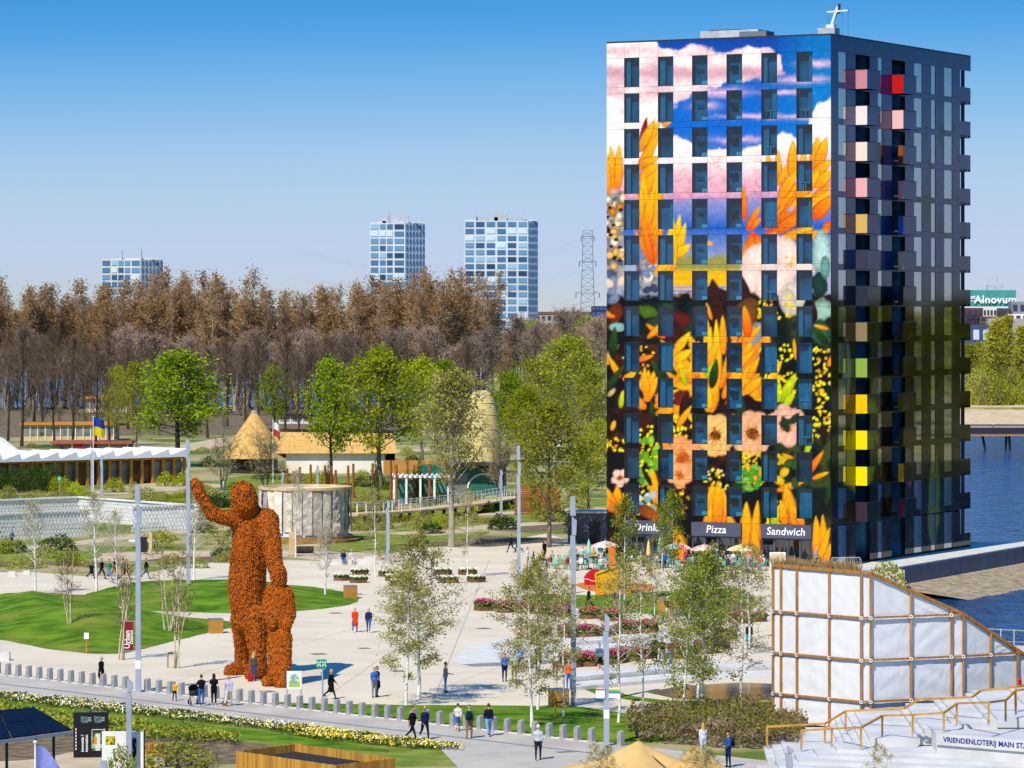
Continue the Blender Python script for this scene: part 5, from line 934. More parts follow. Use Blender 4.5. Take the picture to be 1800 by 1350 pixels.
pp(446, 1197, 150, 'woman in grey vest and jeans at the foot of the giant statue', '#4b4f3e', '#35507f', hair='long', hc='blond')
pp(624, 1111, 175, 'person in a long red coat crossing the plaza', '#d8421a', '#2f62a0', pose='walk', hair='bob', hc='grey', coat=1)
pp(648, 1112, 178, 'man in navy sweater carrying a blue jacket across the plaza', '#20295a', '#2c64a8', pose='walk2', hc='grey')
pp(582, 1229, 75, 'woman in black coat walking past the green direction sign', '#16161c', '#1a1a20', pose='walk', hair='bob', hc='blond', coat=1)
pp(663, 1225, 60, 'man in navy coat standing close behind a woman in blue', '#1d2748', '#264a80', hc='brown', coat=1); pp(658, 1226, 20, 'woman in bright blue jacket and grey trousers beside a man in navy', '#2f6db8', '#7d8088', pose='hold', hair='bob', hc='blond')
pp(783, 1217, 80, 'man in grey jacket and jeans standing on the plaza', '#8e8c8a', '#5f8cc0', pose='hold', hc='brown')
pp(725, 1301, 55, 'person in black vest walking along the road', '#17181d', '#1b1c22', pose='walk', hair='bob', hc='brown', short_sl=1); pp(747, 1300, 20, 'man in navy sweater with white shoes walking along the road', '#1a2550', '#16171c', pose='walk2', hair='bald', hc='grey', shoe='#efece6', skin=m_skin2)
pp(805, 1285, 185, 'boy in pale t-shirt and blue shorts at the bollards', '#dcdccb', '#2f6cc0', pose='walk', hc='brown', H=1.5, short_sl=1, shorts=1); pp(825, 1298, 175, 'man in green jacket with a dark backpack walking away', '#14804a', '#8a6a4c', pose='step', hair='bald', hc='brown', pack=True); pp(859, 1294, 190, 'woman in navy hoodie and light jeans at the bollards', '#191b30', '#7aa6dc', pose='walk', hair='bob', hc='brown')
pp(946, 1336, 178, 'man in pale grey jacket walking away along the road', '#c2c4ca', '#2b2d34', pose='step', hair='short', hc='white')
pp(887, 1198, 10, 'woman in blue blouse standing under the birches', '#4668c0', '#1e2a58', pose='hold', hair='bob', hc='blond'); pp(904, 1198, 0, 'woman in pale green top standing under the birches', '#a9c8b2', '#6a7048', hair='bob', hc='blond'); pp(914, 1182, 20, 'person in pale blue shirt behind the birch leaves', '#8fb2d6', '#2c3c66'); pp(946, 1180, 30, 'person in dark clothes behind the birch leaves', '#1c1c22', '#1c1c22', coat=1)
pp(976, 1190, 180, 'person in white printed t-shirt behind the birch', '#ecebe6', '#7a4a3c', short_sl=1); pp(1000, 1212, 5, 'man in orange jacket and jeans beside the lamp post', '#e2601c', '#3a6cb8')
pp(1054, 1180, 8, 'man in blue sweater and black shorts with a backpack', '#4a6fa8', '#16161a', pose='walk', short_sl=0, shorts=1, pack=True)
pp(1151, 1164, 175, 'person in dark green jacket walking between the planters', '#2c3224', '#26281e', pose='walk', coat=1); pp(1164, 1168, 10, 'man in black t-shirt and jeans between the planters', '#17171c', '#3c66a8', pose='walk2', short_sl=1); pp(1180, 1170, 10, 'man in maroon t-shirt and jeans between the planters', '#6e1834', '#3f78c0', pose='walk', short_sl=1)
pp(1317, 1139, 0, 'woman in teal shorts and dark top by the pond steps', '#2a2a24', '#2aa0b0', pose='walk', skirt=1); pp(1035, 1072, -80, 'man in dark suit walking past the lawn', '#16182a', '#16182a', pose='walk', hc='brown'); pp(1082, 1078, 30, 'woman in dark blouse by the tulip planters', '#2c2a24', '#c09a80', hair='long', hc='brown', pose='step')
pp(1174, 1091, 175, 'white-haired woman in black jacket near the timber bin', '#18191f', '#d9cbb4', hair='bob', hc='white', pose='step'); pp(1190, 1091, 178, 'woman in yellow sweater and denim skirt near the timber bin', '#eeb41c', '#7ea0c4', hair='bob', hc='blond', skirt=1)
pp(1280, 1349, -60, 'man in blue jacket and cap with a backpack below the hedge', '#2f548c', '#1c2c50', pose='hold', hat=True, pack=True); pp(1236, 1330, 200, 'woman with long hair and a white jacket at the hedge', '#dcdce2', '#d2d4dc', hair='long', hc='blond', H=1.65)
pp(927, 998, 60, 'man in white shirt standing at the edge of the terrace', '#e8e8ea', '#d0b49a', pose='hold', shorts=1); pp(938, 999, 80, 'child in black coat at the edge of the terrace', '#15151c', '#20222c', H=1.45, hair='long', hc='black', coat=1); pp(957, 984, 40, 'tall woman in black jacket and white blouse by the terrace', '#14141a', '#15161c', hair='long', hc='black')
pp(898, 971, -75, 'woman in dark clothes carrying a bag on the garden path', '#23252c', '#1f2a48', pose='walk', hair='bob', hc='black'); pp(910, 971, -75, 'man in dark blue walking on the garden path', '#1f2c58', '#1c2030', pose='walk2', hc='brown')
for i, (x, f, t, b, l) in enumerate(((161, 70, '#1c1e2c', '#16181f', 'person in long dark coat leading the group on the garden walk'), (179, 60, '#17191f', '#16181f', 'person in short black jacket on the garden walk'), (192, 70, '#27a050', '#5c8ac8', 'person in green jacket on the garden walk'), (201, 80, '#1f2230', '#c05030', 'person in dark top and red-brown trousers on the garden walk'), (216, 85, '#8a7e74', '#8a7060', 'person in brown jacket on the garden walk'), (222, 85, '#2b2c34', '#22242c', 'person in grey jacket last in the group on the garden walk'), (257, 80, '#22232a', '#3c5478', 'person in black hoodie walking alone on the garden walk'))): pp(x, 1017 + (i % 3), f, l, t, b, pose=('walk', 'walk2')[i % 2], coat=int(i == 0))
pp(21, 962, 60, 'person in blue-grey jacket near the lattice wall', '#5b7f8c', '#22303c', pose='walk'); pp(527 + 125, 850, 0, 'person in white top among the rust posts', '#e8e8e6', '#3a3f58'); pp(662, 850, 0, 'person in grey top among the rust posts', '#a8adb8', '#3a3f58'); pp(393, 868, 90, 'person in white behind the raised arm of the statue', '#dfe4ec', '#5878b8', pose='step')
# ------------------------------------------------------------------ street furniture and foreground structures
m_bol = M('bollard_concrete', '#a4a6a6', c2='#8b8d8e', rough=.85, scale=4, detail=8, bump=.15); m_lamp = M('galvanised_paint', '#aab2c2', c2='#949dae', rough=.45, scale=.5, spec=.5); m_dkm = M('charcoal_metal', '#23252b', rough=.5); m_timb = M('larch_board', '#c9964a', c2='#a8742e', rough=.8, scale=3, stretch=(6, 6, .5), per_object=.1); m_timb2 = M('pine_beam', '#b9813a', c2='#93601f', rough=.75, scale=2, stretch=(4, 4, .4)); m_rail = M('oiled_rail', '#cf9c45', c2='#b17d2c', rough=.6, scale=2)
m_red = M('banner_red', '#8c1226', c2='#7c0e20', rough=.6); m_teal = M('sign_teal', '#0f9a72', c2='#0c8a66', rough=.5); m_lt = M('board_white', '#f1f0ec', c2='#e4e3de', rough=.6); m_blue = M('deep_blue', '#1f2f86', rough=.5); m_lid = M('lid_grey', '#7d8792', rough=.5); m_plk = M('planter_wood', '#7d5a3c', c2='#5c4029', rough=.85, scale=3, stretch=(1, 1, 6), per_object=.12)
bm = MB(); bm.add([(-.145, -.145, 0), (.145, -.145, 0), (.145, .145, 0), (-.145, .145, 0), (-.13, -.13, .7), (.13, -.13, .7), (.13, .13, .76), (-.13, .13, .76)], [(0, 3, 2, 1), (4, 5, 6, 7), (0, 1, 5, 4), (1, 2, 6, 5), (2, 3, 7, 6), (3, 0, 4, 7)]); bme = bm.mesh('bollard', m_bol)
dx = (Vector((5.5, 191.0, 0)) - BL0).length / 50
for i in range(-2, 51):
    p = BL0 + BLD * (i * dx)
    if abs(900 + FPX * p.x / p.y - 243) < 6 or abs(900 + FPX * p.x / p.y - 1066) < 8: continue
    o = link('bollard', bme, None, (p.x, p.y, .01), math.atan2(BLD.y, BLD.x)); tag(o, 'square grey concrete bollard with sloping top in the roadside row', 'bollard', 'bollards along the road')
def lamp(x, yb, H, label, wd=.3, n=3, name='lamp_post', base=None):
    e = empty(name, base or G(x, yb), 0, label, 'lamp post'); col = MB(); col.box((0, 0, H * .36), (wd, wd, H * .72), taper=.92); col.build('column', m_lamp, e); z = H * .72
    MB().box((0, 0, .02), (wd * 1.7, wd * 1.7, .04)).build('base_plate', m_lamp, e)
    for i in range(n):
        h = H * .28 / n; b = MB(); w2 = wd * .92; s = (1 if i % 2 else -1) * w2 * .16
        b.add([(-w2 / 2 + s, -w2 / 2, z), (w2 / 2 + s * .2, -w2 / 2, z), (w2 / 2 + s * .2, w2 / 2, z), (-w2 / 2 + s, w2 / 2, z), (-w2 / 2 + s, -w2 / 2, z + h - .02), (w2 / 2 + s, -w2 / 2, z + h - .25 * (i % 2) - .02), (w2 / 2 + s, w2 / 2, z + h - .25 * (i % 2) - .02), (-w2 / 2 + s, w2 / 2, z + h - .02)], [(0, 3, 2, 1), (4, 5, 6, 7), (0, 1, 5, 4), (1, 2, 6, 5), (2, 3, 7, 6), (3, 0, 4, 7)]); b.build('lamp_head', m_lamp, e); z += h
    return e
L1 = lamp(243, 1217, 12.0, 'tall square lamp post with a red district banner at the bollard row')
lamp(331, 1047, 12.1, 'tall square lamp post on the upper lawn mound with a small camera'); lamp(1008, 1241, 11.7, 'tall square lamp post beside the timber bin and birches'); lamp(912, 1056, 11.8, 'tall square lamp post at the lawn tip by the tulip planters', .27); lamp(682, 988, 5.5, 'short lamp post beside the garden path', .3, 2); lamp(162, 863, 5.1, 'short lamp post before the pleated pavilion entrance', .35, 2); lamp(179, 872, 5.0, 'short lamp post on the pavilion forecourt path', .3, 2); lamp(881, 908, 5.1, 'short lamp post by the timber jetty', .3, 2)
lamp(227, 1371, 4.8, 'near lamp post standing in front of the white display board', .27, 2); lamp(184, 1440, 2.55, 'low post top before the white display board', .3, 1); lamp(1388, 1405, 2.45, 'low grey post before the stage steps', .32, 2); lamp(558, 880, 4.2, 'short lamp post among the rust steel posts', .3, 2); lamp(497, 900, 4.5, 'short lamp post behind the waving statue', .28, 2)
k = 218 / FPX
b = MB(); b.box((-(8.0) * k - .28, 0, (1217 - 1118) * k), (.5, .04, 1.65)); bn = b.build('banner', m_red, L1); t = link('lettering', text_mesh('Urban', .42, m_letter, ext=.004, bold=.008), bn, loc=(-8 * k - .36, -.03, (1217 - 1124) * k)); t.rotation_euler = (0, R(-90), 0); t = link('lettering', text_mesh('District', .26, m_letter, ext=.004, bold=.006), bn, loc=(-8 * k - .12, -.03, (1217 - 1120) * k)); t.rotation_euler = (0, R(-90), 0)
for z in ((1217 - 1092) * k, (1217 - 1144) * k): MB().bar((0, 0, z), (-.75, 0, z), .03).build('bracket', m_lamp, L1)
MB().box((0, 0, (1217 - 1168) * k), (.31, .31, .5)).build('sticker_band', m_lt, L1)
# wayfinding post with two boards
W1 = lamp(1066, 1311, 6.75, 'grey wayfinding post with orange and rainbow topped boards', .28, 2, 'wayfinding_post'); k = 191 / FPX
for x0, x1, cols in ((-19, -3, ['#d8641c']), (4, 24, ['#f0c818', '#6ab82a', '#2a86c8'])):
    bd = MB().box(((x0 + x1) / 2 * k, -.18, (1311 - 1218) * k), ((x1 - x0) * k, .05, 17 * k)).build('board', m_lt, W1)
    for i, c in enumerate(cols): MB().box(((x0 + x1) / 2 * k, -.21, (1311 - 1211.2 - i * 2.6) * k), ((x1 - x0) * k, .02, 2.5 * k)).build('colour_band', M('band_' + c[1:], c, rough=.6), bd)
MB().box((0, 0, (1311 - 1255) * k), (.29, .29, .45)).build('sticker_band', m_lt, W1)
# green direction signs, info board, small lawn notice
def cross_sign(x, yb, H, label, n=2, s=.28):
    e = empty('direction_sign', G(x, yb), 0, label, 'sign'); MB().tube((0, 0, 0), (0, 0, H), .045, n=8).build('post', m_lamp, e)
    for i in range(n):
        p = MB().box(((i - (n - 1) / 2) * s * 1.02 - .05, -.06, H - s * .9), (s, .04, s * 1.7)).build('plate', m_teal, e); c = p
        mk = MB(); cx_ = (i - (n - 1) / 2) * s * 1.02 - .05
        for sx in (-1, 1):
            for sz in (-1, 1): mk.bar((cx_ + sx * s * .1, -.085, H - s * .9 + sz * s * .1), (cx_ + sx * s * .36, -.085, H - s * .9 + sz * s * .5), s * .17, .01, up=(0, 1, 0))
        mk.build('arrow_mark', m_letter, p)['kind'] = 'stuff'
cross_sign(567, 1246, 2.75, 'green assembly point sign with white arrows on a thin post'); cross_sign(105, 872, 2.4, 'single green sign with white arrows before the pleated pavilion', 1, .36)
e = empty('info_board', G(518, 1242), 0, 'white information board with a painted green landscape on two posts', 'sign'); k = 210 / FPX
for x in (-13, 11.5): MB().box((x * k, 0, 1.0), (.09, .09, 2.0)).build('post', m_lamp, e)
bd = MB().box((-.5 * k, -.02, 1.48), (26 * k, .06, 1.0)).build('board', m_lt, e)
pt = paint_mat('print_matt', rough=.6, coat=0, spec=.2)
def print_panel(parent, name, x0, x1, z0, z1, y, fn, res=24):
    u, v = np.meshgrid(np.linspace(0, 1, res), np.linspace(0, 1, res)); k_ = np.arange(res * res).reshape(res, res); F = np.stack([k_[:-1, :-1], k_[:-1, 1:], k_[1:, 1:], k_[1:, :-1]], -1).reshape(-1, 4)
    V = np.c_[x0 + (x1 - x0) * u.ravel(), np.full(res * res, y), z0 + (z1 - z0) * v.ravel()]; return link(name, np_mesh(name, V, F, pt, col=fn(u.ravel(), v.ravel())), parent)
def pic_land(u, v):
    n = fbm(u * 6, v * 6, 3); c = np.where((v < .35 + .1 * n)[:, None], lin('#9ac84a'), lin('#f4f4ec')); m = (((u - .5) / .42) ** 2 + ((v - .55) / .38) ** 2 + (n - .5) < 1); c = np.where((m & (n > .5))[:, None], lin('#5f9c3a'), c); c = np.where((m & (n < .42))[:, None], lin('#e8b86a'), c); return np.where((m & (n > .62))[:, None], lin('#7ab4d8'), c)
print_panel(bd, 'picture', -10 * k, 9 * k, 1.1, 1.9, -.055, pic_land)
e = empty('lawn_notice', G(152, 1149), 0, 'small white notice on a timber stake in the lawn', 'sign'); MB().box((0, 0, .55), (.07, .07, 1.1)).build('stake', m_timb, e); MB().box((0, -.05, 1.15), (.3, .02, .4)).build('notice', m_lt, e)
# timber litter bins
slat = MB().box((0, 0, .5), (.105, .03, .98)).mesh('slat', m_timb)
def bin_(x, y, label, s=1.0, rz=.35):
    e = empty('litter_bin', G(x, y), rz, label, 'litter bin'); e.scale = (s, s, s); MB().box((0, 0, .5), (.84, .84, .98)).build('body', m_dkm, e); MB().box((0, 0, 1.03), (.93, .93, .07)).build('lid', m_lid, e)
    for sd in range(4):
        for i in range(8): a = sd * math.pi / 2; q = Vector(((i - 3.5) * .112, -.44, 0)); q.rotate(Matrix.Rotation(a, 3, 'Z')); link('slat', slat, e, q, a)
bin_(379, 1113, 'timber slatted litter bin on the lawn beside the giant statue', .95); bin_(616, 1052, 'timber slatted litter bin at the lawn tip by the white planters', .95); bin_(982, 1244, 'timber slatted litter bin between the birches and lamp post', 1.0); bin_(1173, 1080, 'timber slatted litter bin on the far lawn behind two women', 1.15)
# stakes beside young trees
for x, y, l in ((295, 1174, 'short timber tree stake on the paving near the statue'), (976, 1264, 'short timber tree stake on the lawn by the litter bin'), (1111, 1260, 'short timber tree stake at the hedge by the path')):
    e = empty('tree_stake', G(x, y), 0, l, 'stake'); MB().tube((0, 0, 0), (0, 0, .95), .05, n=7).build('post', m_timb, e); MB().bar((0, 0, .9), (.42, .05, .92), .05, .09).build('strap', m_dkm, e)
for x, y, s, l in ((5, 1161, .8, 'white concrete seat cube on the paving by the bollards'), (21, 1013, .6, 'pale concrete block on the garden walk'), (47, 1010, .5, 'low pale block beside the garden walk')):
    o = MB().box((0, 0, .31), (1.1, .8, .62)).box((0, 0, .645), (1.06, .76, .05)).build('seat_cube', m_conc, None, G(x, y)); o.scale = (s, s, s); tag(o, l, 'seat')
e = empty('stone_bench', G(611, 992), .1, 'pale stone bench with two people seated at the garden edge', 'bench'); MB().box((0, 0, .22), (4.6, .7, .44)).build('seat', m_conc, e); MB().box((1.9, .1, .5), (1.0, .5, .3)).build('armrest', m_conc, e)
g = G(611, 992); person((g.x - .35, g.y - .25, -.03), 10, 'man in navy shirt seated on the pale stone bench', '#1e2a52', '#3a6ab0', 'sit', hat=True); person((g.x + .35, g.y - .25, -.03), 15, 'woman in pale coat seated on the stone bench', '#cfc6cc', '#e2ddd6', 'sit', hair='bob', hc='grey')
# flower planters: low hexagonal timber boxes
side = MB().box((0, 0, .17), (.84, .05, .3)).mesh('board', m_plk)
def flower_mesh(seed, fm, h, n, s):
    rs = np.random.RandomState(seed); a = rs.uniform(0, 6.28, n); r = np.sqrt(rs.rand(n)) * .8; C = np.c_[np.cos(a) * r, np.sin(a) * r, .3 + h * (.5 + .6 * rs.rand(n))]; q = leaf_quads(C, s, rs, long=1.2); a = rs.uniform(0, 6.28, n); r = np.sqrt(rs.rand(n)) * .83; C = np.c_[np.cos(a) * r, np.sin(a) * r, .3 + h * .75 * rs.rand(n)]; g_ = leaf_quads(C, .2, rs, long=1.5); V, F = cat(q, g_); return np_mesh('flowers', V, F, [fm, f_leaf], np.r_[np.zeros(len(q[1]), int), np.ones(len(g_[1]), int)])
FLW = {'white': flower_mesh(1, f_white, .3, 330, .17), 'tulip': flower_mesh(2, f_tulip, .55, 260, .15), 'red': flower_mesh(3, f_tulr, .55, 260, .15), 'mauve': flower_mesh(4, f_tulip, .42, 110, .13)}
soilm = MB().prism([(math.cos(i * math.pi / 3) * .78, math.sin(i * math.pi / 3) * .78) for i in range(6)], .02, .3).mesh('soil', m_soil)
def planter(x, y, kind, label, s=1.0, group=None):
    e = empty('flower_planter', G(x, y), rt.uniform(0, 1), label, 'planter', group); e.scale = (s, s, s); link('soil', soilm, e); link('flowers', FLW[kind], e)
    for i in range(6): a = i * math.pi / 3 + math.pi / 6; link('board', side, e, (math.cos(a) * .74, math.sin(a) * .74, 0), a + math.pi / 2)
for x, y in ((602, 1020), (632, 1011), (630, 1024), (681, 1013), (693, 1021), (702, 1030), (778, 1010), (789, 1024), (822, 1010), (837, 1023)): planter(x, y, 'white', 'low hexagonal timber planter of white and yellow flowers on the plaza', .92, 'white-flowered planters')
for i, (x, y) in enumerate(((852, 1073), (889, 1076), (925, 1077), (960, 1079), (990, 1083), (1037, 1087), (1075, 1091), (1000, 1120), (1032, 1120), (1068, 1117), (1104, 1113), (1138, 1111), (950, 1117), (1000, 1172), (1033, 1170), (1057, 1167), (1080, 1165), (1105, 1161), (1130, 1157), (1195, 1156), (1240, 1148), (1275, 1122), (1300, 1095), (1262, 1140), (1330, 1092))): planter(x, y, ('tulip', 'red', 'mauve')[0 if i < 2 else 1 if i in (5, 6) else 0 if i % 3 else 2], 'low hexagonal timber planter of pink and red tulips' if i not in (5, 6) else 'timber planter of vivid red tulips beside the far lawn', .95, 'tulip planters')
# white seating steps down to the pond, pond water
m_pond = M('pond_water', '#6c6a52', c2='#565644', rough=.12, scale=.4, spec=.5, coord='World')
tag(patch('pond', [(1135, 1217), (1200, 1206), (1300, 1200), (1420, 1205), (1420, 1232), (1275, 1231), (1190, 1229)], m_pond, .02, smooth=False), 'shallow olive pond water beside the steps', kind='structure')
def block(name, pts, h0, h1, mat=m_conc): mb = MB(); mb.prism(px_poly(pts), h0, h1); return tag(mb.build(name, mat), kind='structure')
block('pond_step', [(1002, 1206), (1180, 1190), (1420, 1182), (1420, 1191), (1180, 1199), (1010, 1214)], .0, .22); block('pond_step', [(1002, 1197), (1180, 1181), (1420, 1173), (1420, 1181.5), (1180, 1189.5), (1002, 1205.5)], .0, .5); block('pond_step', [(1002, 1131), (1120, 1124), (1200, 1118), (1200, 1124), (1120, 1130), (1002, 1138)], 0, .35); block('pond_step', [(1002, 1140), (1120, 1132), (1200, 1126), (1200, 1132), (1120, 1140), (1002, 1148)], 0, .18)
patch('pale_slab', [(795, 1160), (820, 1140), (880, 1122), (960, 1117), (1003, 1118), (985, 1145), (960, 1160), (880, 1164), (812, 1168)], m_conc, .012, smooth=False); patch('slab_joint', [(812, 1168), (880, 1164.6), (960, 1160.6), (990, 1163), (940, 1170), (830, 1172)], m_stripe, .011, smooth=False)
# yellow play hood with red block on orange rubber ground
m_yel = M('hood_yellow', '#e8b40e', c2='#dca408', rough=.5, scale=.8, bump=.1); m_ora = M('rubber_orange', '#d97a28', c2='#c46a20', rough=.9, scale=2); m_rd = M('play_red', '#c41528', c2='#ae1022', rough=.5, scale=1)
patch('play_ground', [(1012, 1028), (1040, 1024), (1115, 1026), (1152, 1030), (1130, 1042), (1090, 1048), (1050, 1048), (1046, 1040), (1030, 1037)], m_ora, .03)
e = empty('play_hood', G(1083, 1045), 0, 'big yellow wedge-shaped play hood on orange rubber', 'play sculpture'); k = 293 / FPX
b = MB(); P_ = [(-31, 0), (25, 0), (22, 49), (14, 54), (-36, 36)]; b.add([(x * k, 0, z * k) for x, z in P_] + [(x * k * .96 + .2, 2.2, z * k) for x, z in P_], [(0, 1, 2, 3, 4)[::-1], (5, 6, 7, 8, 9)] + [(i, (i + 1) % 5, 5 + (i + 1) % 5, 5 + i) for i in range(5)]); b.build('hood', m_yel, e); b = MB(); b.path([(x * k, -.02, z * k) for x, z in P_[1:] + P_[:1]], .09, 7); b.build('padded_edge', m_yel, e)
e = empty('play_block', G(1040, 1029), 0, 'rounded red play block with a cream stripe beside the yellow hood', 'play sculpture'); b = MB(); P_ = [(-12, 0), (14, 0), (14, 26), (2, 27), (-8, 19), (-13, 12)]; k = 303 / FPX; b.add([(x * k, 0, z * k) for x, z in P_] + [(x * k, 1.8, z * k) for x, z in P_], [tuple(range(6))[::-1], tuple(range(6, 12))] + [(i, (i + 1) % 6, 6 + (i + 1) % 6, 6 + i) for i in range(6)]); b.build('body', m_rd, e); MB().path([(-13 * k, -.02, 11.5 * k), (-4 * k, -.02, 10 * k), (0, -.02, 7.5 * k), (13 * k, -.02, 7 * k)], .03, 4).build('stripe', m_lt, e)
e = empty('play_column', G(1076, 1016), 0, 'tall slanting orange play post behind the yellow hood', 'play sculpture'); k = 311 / FPX; b = MB(); P_ = [(-4, 0), (7, 0), (6, 54), (1, 57), (-7, 52)]; b.add([(x * k, 0, z * k) for x, z in P_] + [(x * k, .5, z * k) for x, z in P_], [tuple(range(5))[::-1], tuple(range(5, 10))] + [(i, (i + 1) % 5, 5 + (i + 1) % 5, 5 + i) for i in range(5)]); b.build('post', m_ora, e); MB().box((.05, .25, .04), (.9, .8, .08)).build('foot', m_ora, e)
# terrace: tables, chairs, parasols, guests
m_mint = M('mint_chair', '#8fc9b4', c2='#7cb8a2', rough=.5); m_brass = M('pole_steel', '#c9ccd0', rough=.4)
tb = MB().lathe([(0, .74), (.38, .74), (.38, .71), (0, .7)], 14).mesh('tabletop', m_mint); tl = MB().tube((0, 0, 0), (0, 0, .71), .03, n=7).mesh('stem', m_brass); tf = MB().lathe([(0, .03), (.22, .03), (.24, 0)], 12).mesh('foot', m_brass)
cs = MB().box((0, 0, .45), (.42, .42, .03)).mesh('seat', m_mint); cbk = MB().box((0, .2, .7), (.4, .025, .34)).mesh('backrest', m_mint); cl = MB().box((0, 0, .22), (.03, .03, .44)).mesh('leg', m_mint)
def chair(loc, rz, label, grp):
    e = empty('terrace_chair', loc, rz, label, 'chair', grp); link('seat', cs, e); link('backrest', cbk, e)
    for x in (-.18, .18):
        for y in (-.18, .18): link('leg', cl, e, (x, y, 0))
GC = ['#b03a3a', '#e8e4dc', '#2f4a80', '#20232c', '#d9a83a', '#8aa6c0', '#e8a8a0', '#5a6a48', '#d8d4ca', '#3a7a98', '#c05a3a', '#f0ece4']; gi = 0
def terrace(x, y, n, label):
    global gi; c = G(x, y); e = empty('terrace_table', c, 0, label, 'table', 'terrace tables'); link('tabletop', tb, e); link('stem', tl, e); link('foot', tf, e)
    for i in range(n):
        a = i * 2 * math.pi / n + rt.uniform(0, 1); q = c + Vector((math.cos(a) * .78, math.sin(a) * .78, 0)); f = math.atan2(c.y - q.y, c.x - q.x) + math.pi / 2
        chair(q, f, 'mint green metal chair at a terrace table before the shops', 'terrace chairs')
        if rt.random() < .8:
            t = GC[gi % len(GC)]; gi += 1; person((q.x, q.y, -.02), math.degrees(f), 'guest in %s top seated at a %s terrace table' % ({'#b03a3a': 'red', '#e8e4dc': 'cream', '#2f4a80': 'blue', '#20232c': 'black', '#d9a83a': 'mustard', '#8aa6c0': 'pale blue', '#e8a8a0': 'pink', '#5a6a48': 'olive', '#d8d4ca': 'light grey', '#3a7a98': 'teal', '#c05a3a': 'rust', '#f0ece4': 'white'}[t], label.split()[-2]), t, rt.choice(['#2a3a60', '#20222c', '#6a7890', '#b8a890']), 'sit', hair=rt.choice(['short', 'bob', 'long', 'bald']), hc=rt.choice(['brown', 'black', 'grey', 'blond', 'white']), group='guests seated on the terrace')
for x, y, n in ((983, 1000, 3), (1000, 992, 3), (1035, 1001, 3), (1050, 990, 4), (1062, 1003, 3), (1085, 985, 3), (1100, 997, 3), (1120, 984, 3), (1135, 996, 2), (1018, 985, 4), (1070, 980, 3), (1010, 1003, 3), (1108, 978, 3), (968, 994, 3)): terrace(x, y, n, 'round mint cafe table before the drinks shop')
for x, y, n in ((1168, 998, 4), (1185, 987, 4), (1205, 996, 4), (1222, 985, 3), (1245, 994, 4), (1196, 1001, 3), (1232, 1001, 3)): terrace(x, y, n, 'round mint cafe table before the pizza shop')
for x, y, n in ((1280, 996, 4), (1300, 986, 3), (1318, 997, 4), (1340, 988, 3), (1265, 1003, 3), (1290, 1002, 4), (1330, 1003, 3)): terrace(x, y, n, 'round mint cafe table before the sandwich shop')
def parasol(x, y, cols, label, r=1.25, H=2.5, closed=False):
    e = empty('parasol', G(x, y), 0, label, 'parasol'); MB().tube((0, 0, 0), (0, 0, H + .1), .022, n=6).build('pole', m_brass, e); MB().lathe([(0, .1), (.25, .1), (.28, 0)], 12).build('base', m_dkm, e)
    if closed: MB().lathe([(.03, H), (.11, H - .25), (.2, H - 1.1), (.16, H - 1.25)], 10).build('canopy', cloth(cols[0]), e); return
    for i in range(8):
        a0, a1 = i * math.pi / 4, (i + 1) * math.pi / 4; b = MB(); pr = [(0, H), (r * .5, H - .16), (r * .86, H - .36), (r, H - .52)]
        for (ra, za), (rb, zb) in zip(pr[:-1], pr[1:]): b.quad((ra * math.cos(a0), ra * math.sin(a0), za), (rb * math.cos(a0), rb * math.sin(a0), zb), (rb * math.cos(a1), rb * math.sin(a1), zb), (ra * math.cos(a1), ra * math.sin(a1), za))
        b.build('canopy_panel', cloth(cols[i % len(cols)]), e)
parasol(1190, 1006, ['#e8877c', '#f3e6d8', '#9fcfbc'], 'open parasol in coral cream and mint before the pizza shop'); parasol(1238, 1009, ['#e8a79c', '#f0d0c4'], 'open pink parasol before the pizza shop'); parasol(1303, 1009, ['#f0dca0', '#ead08a'], 'open cream yellow parasol before the sandwich shop'); parasol(1064, 1002, ['#eec0b4', '#f4ddd2'], 'open pale pink parasol behind the play post'); parasol(1035, 1000, ['#9edcc8'], 'closed mint parasol among the drinks tables', closed=True); parasol(1140, 1002, ['#ead27a'], 'closed yellow parasol among the terrace tables', closed=True); parasol(1160, 995, ['#9edcc8'], 'closed mint parasol by the drinks shop corner', closed=True)
pp(1264, 990, 170, 'woman in bright red coat queuing at the pizza shop', '#c81c22', '#25304c', hair='long', hc='blond', coat=1); pp(1275, 991, 190, 'man in grey hoodie queuing at the pizza shop', '#b4b8c0', '#4a78b8', pose='step'); pp(1435, 1000, 30, 'person in striped black and white top by the tower corner', '#9a9a9c', '#22242c', hc='grey'); pp(1310, 985, 0, 'waiter in dark shirt between terrace tables', '#2a2c34', '#1c1e24', pose='hold'); pp(1204, 1000, 90, 'person in magenta jacket standing at the terrace edge', '#c02a7c', '#6a6c78', coat=1); pp(1168, 1003, 0, 'person in blue jacket walking before the drinks shop', '#2a5aa8', '#3a4a70', pose='walk')
e = empty('menu_board', G(1367, 1010), .05, 'pale plywood menu board in a white frame before the sandwich shop', 'sign'); MB().box((0, 0, .95), (1.35, .06, 1.85)).build('frame', m_lt, e); MB().box((0, -.04, .98), (1.15, .03, 1.6)).build('panel', M('plywood', '#d9c4a0', c2='#cdb48c', rough=.8, scale=2), e)
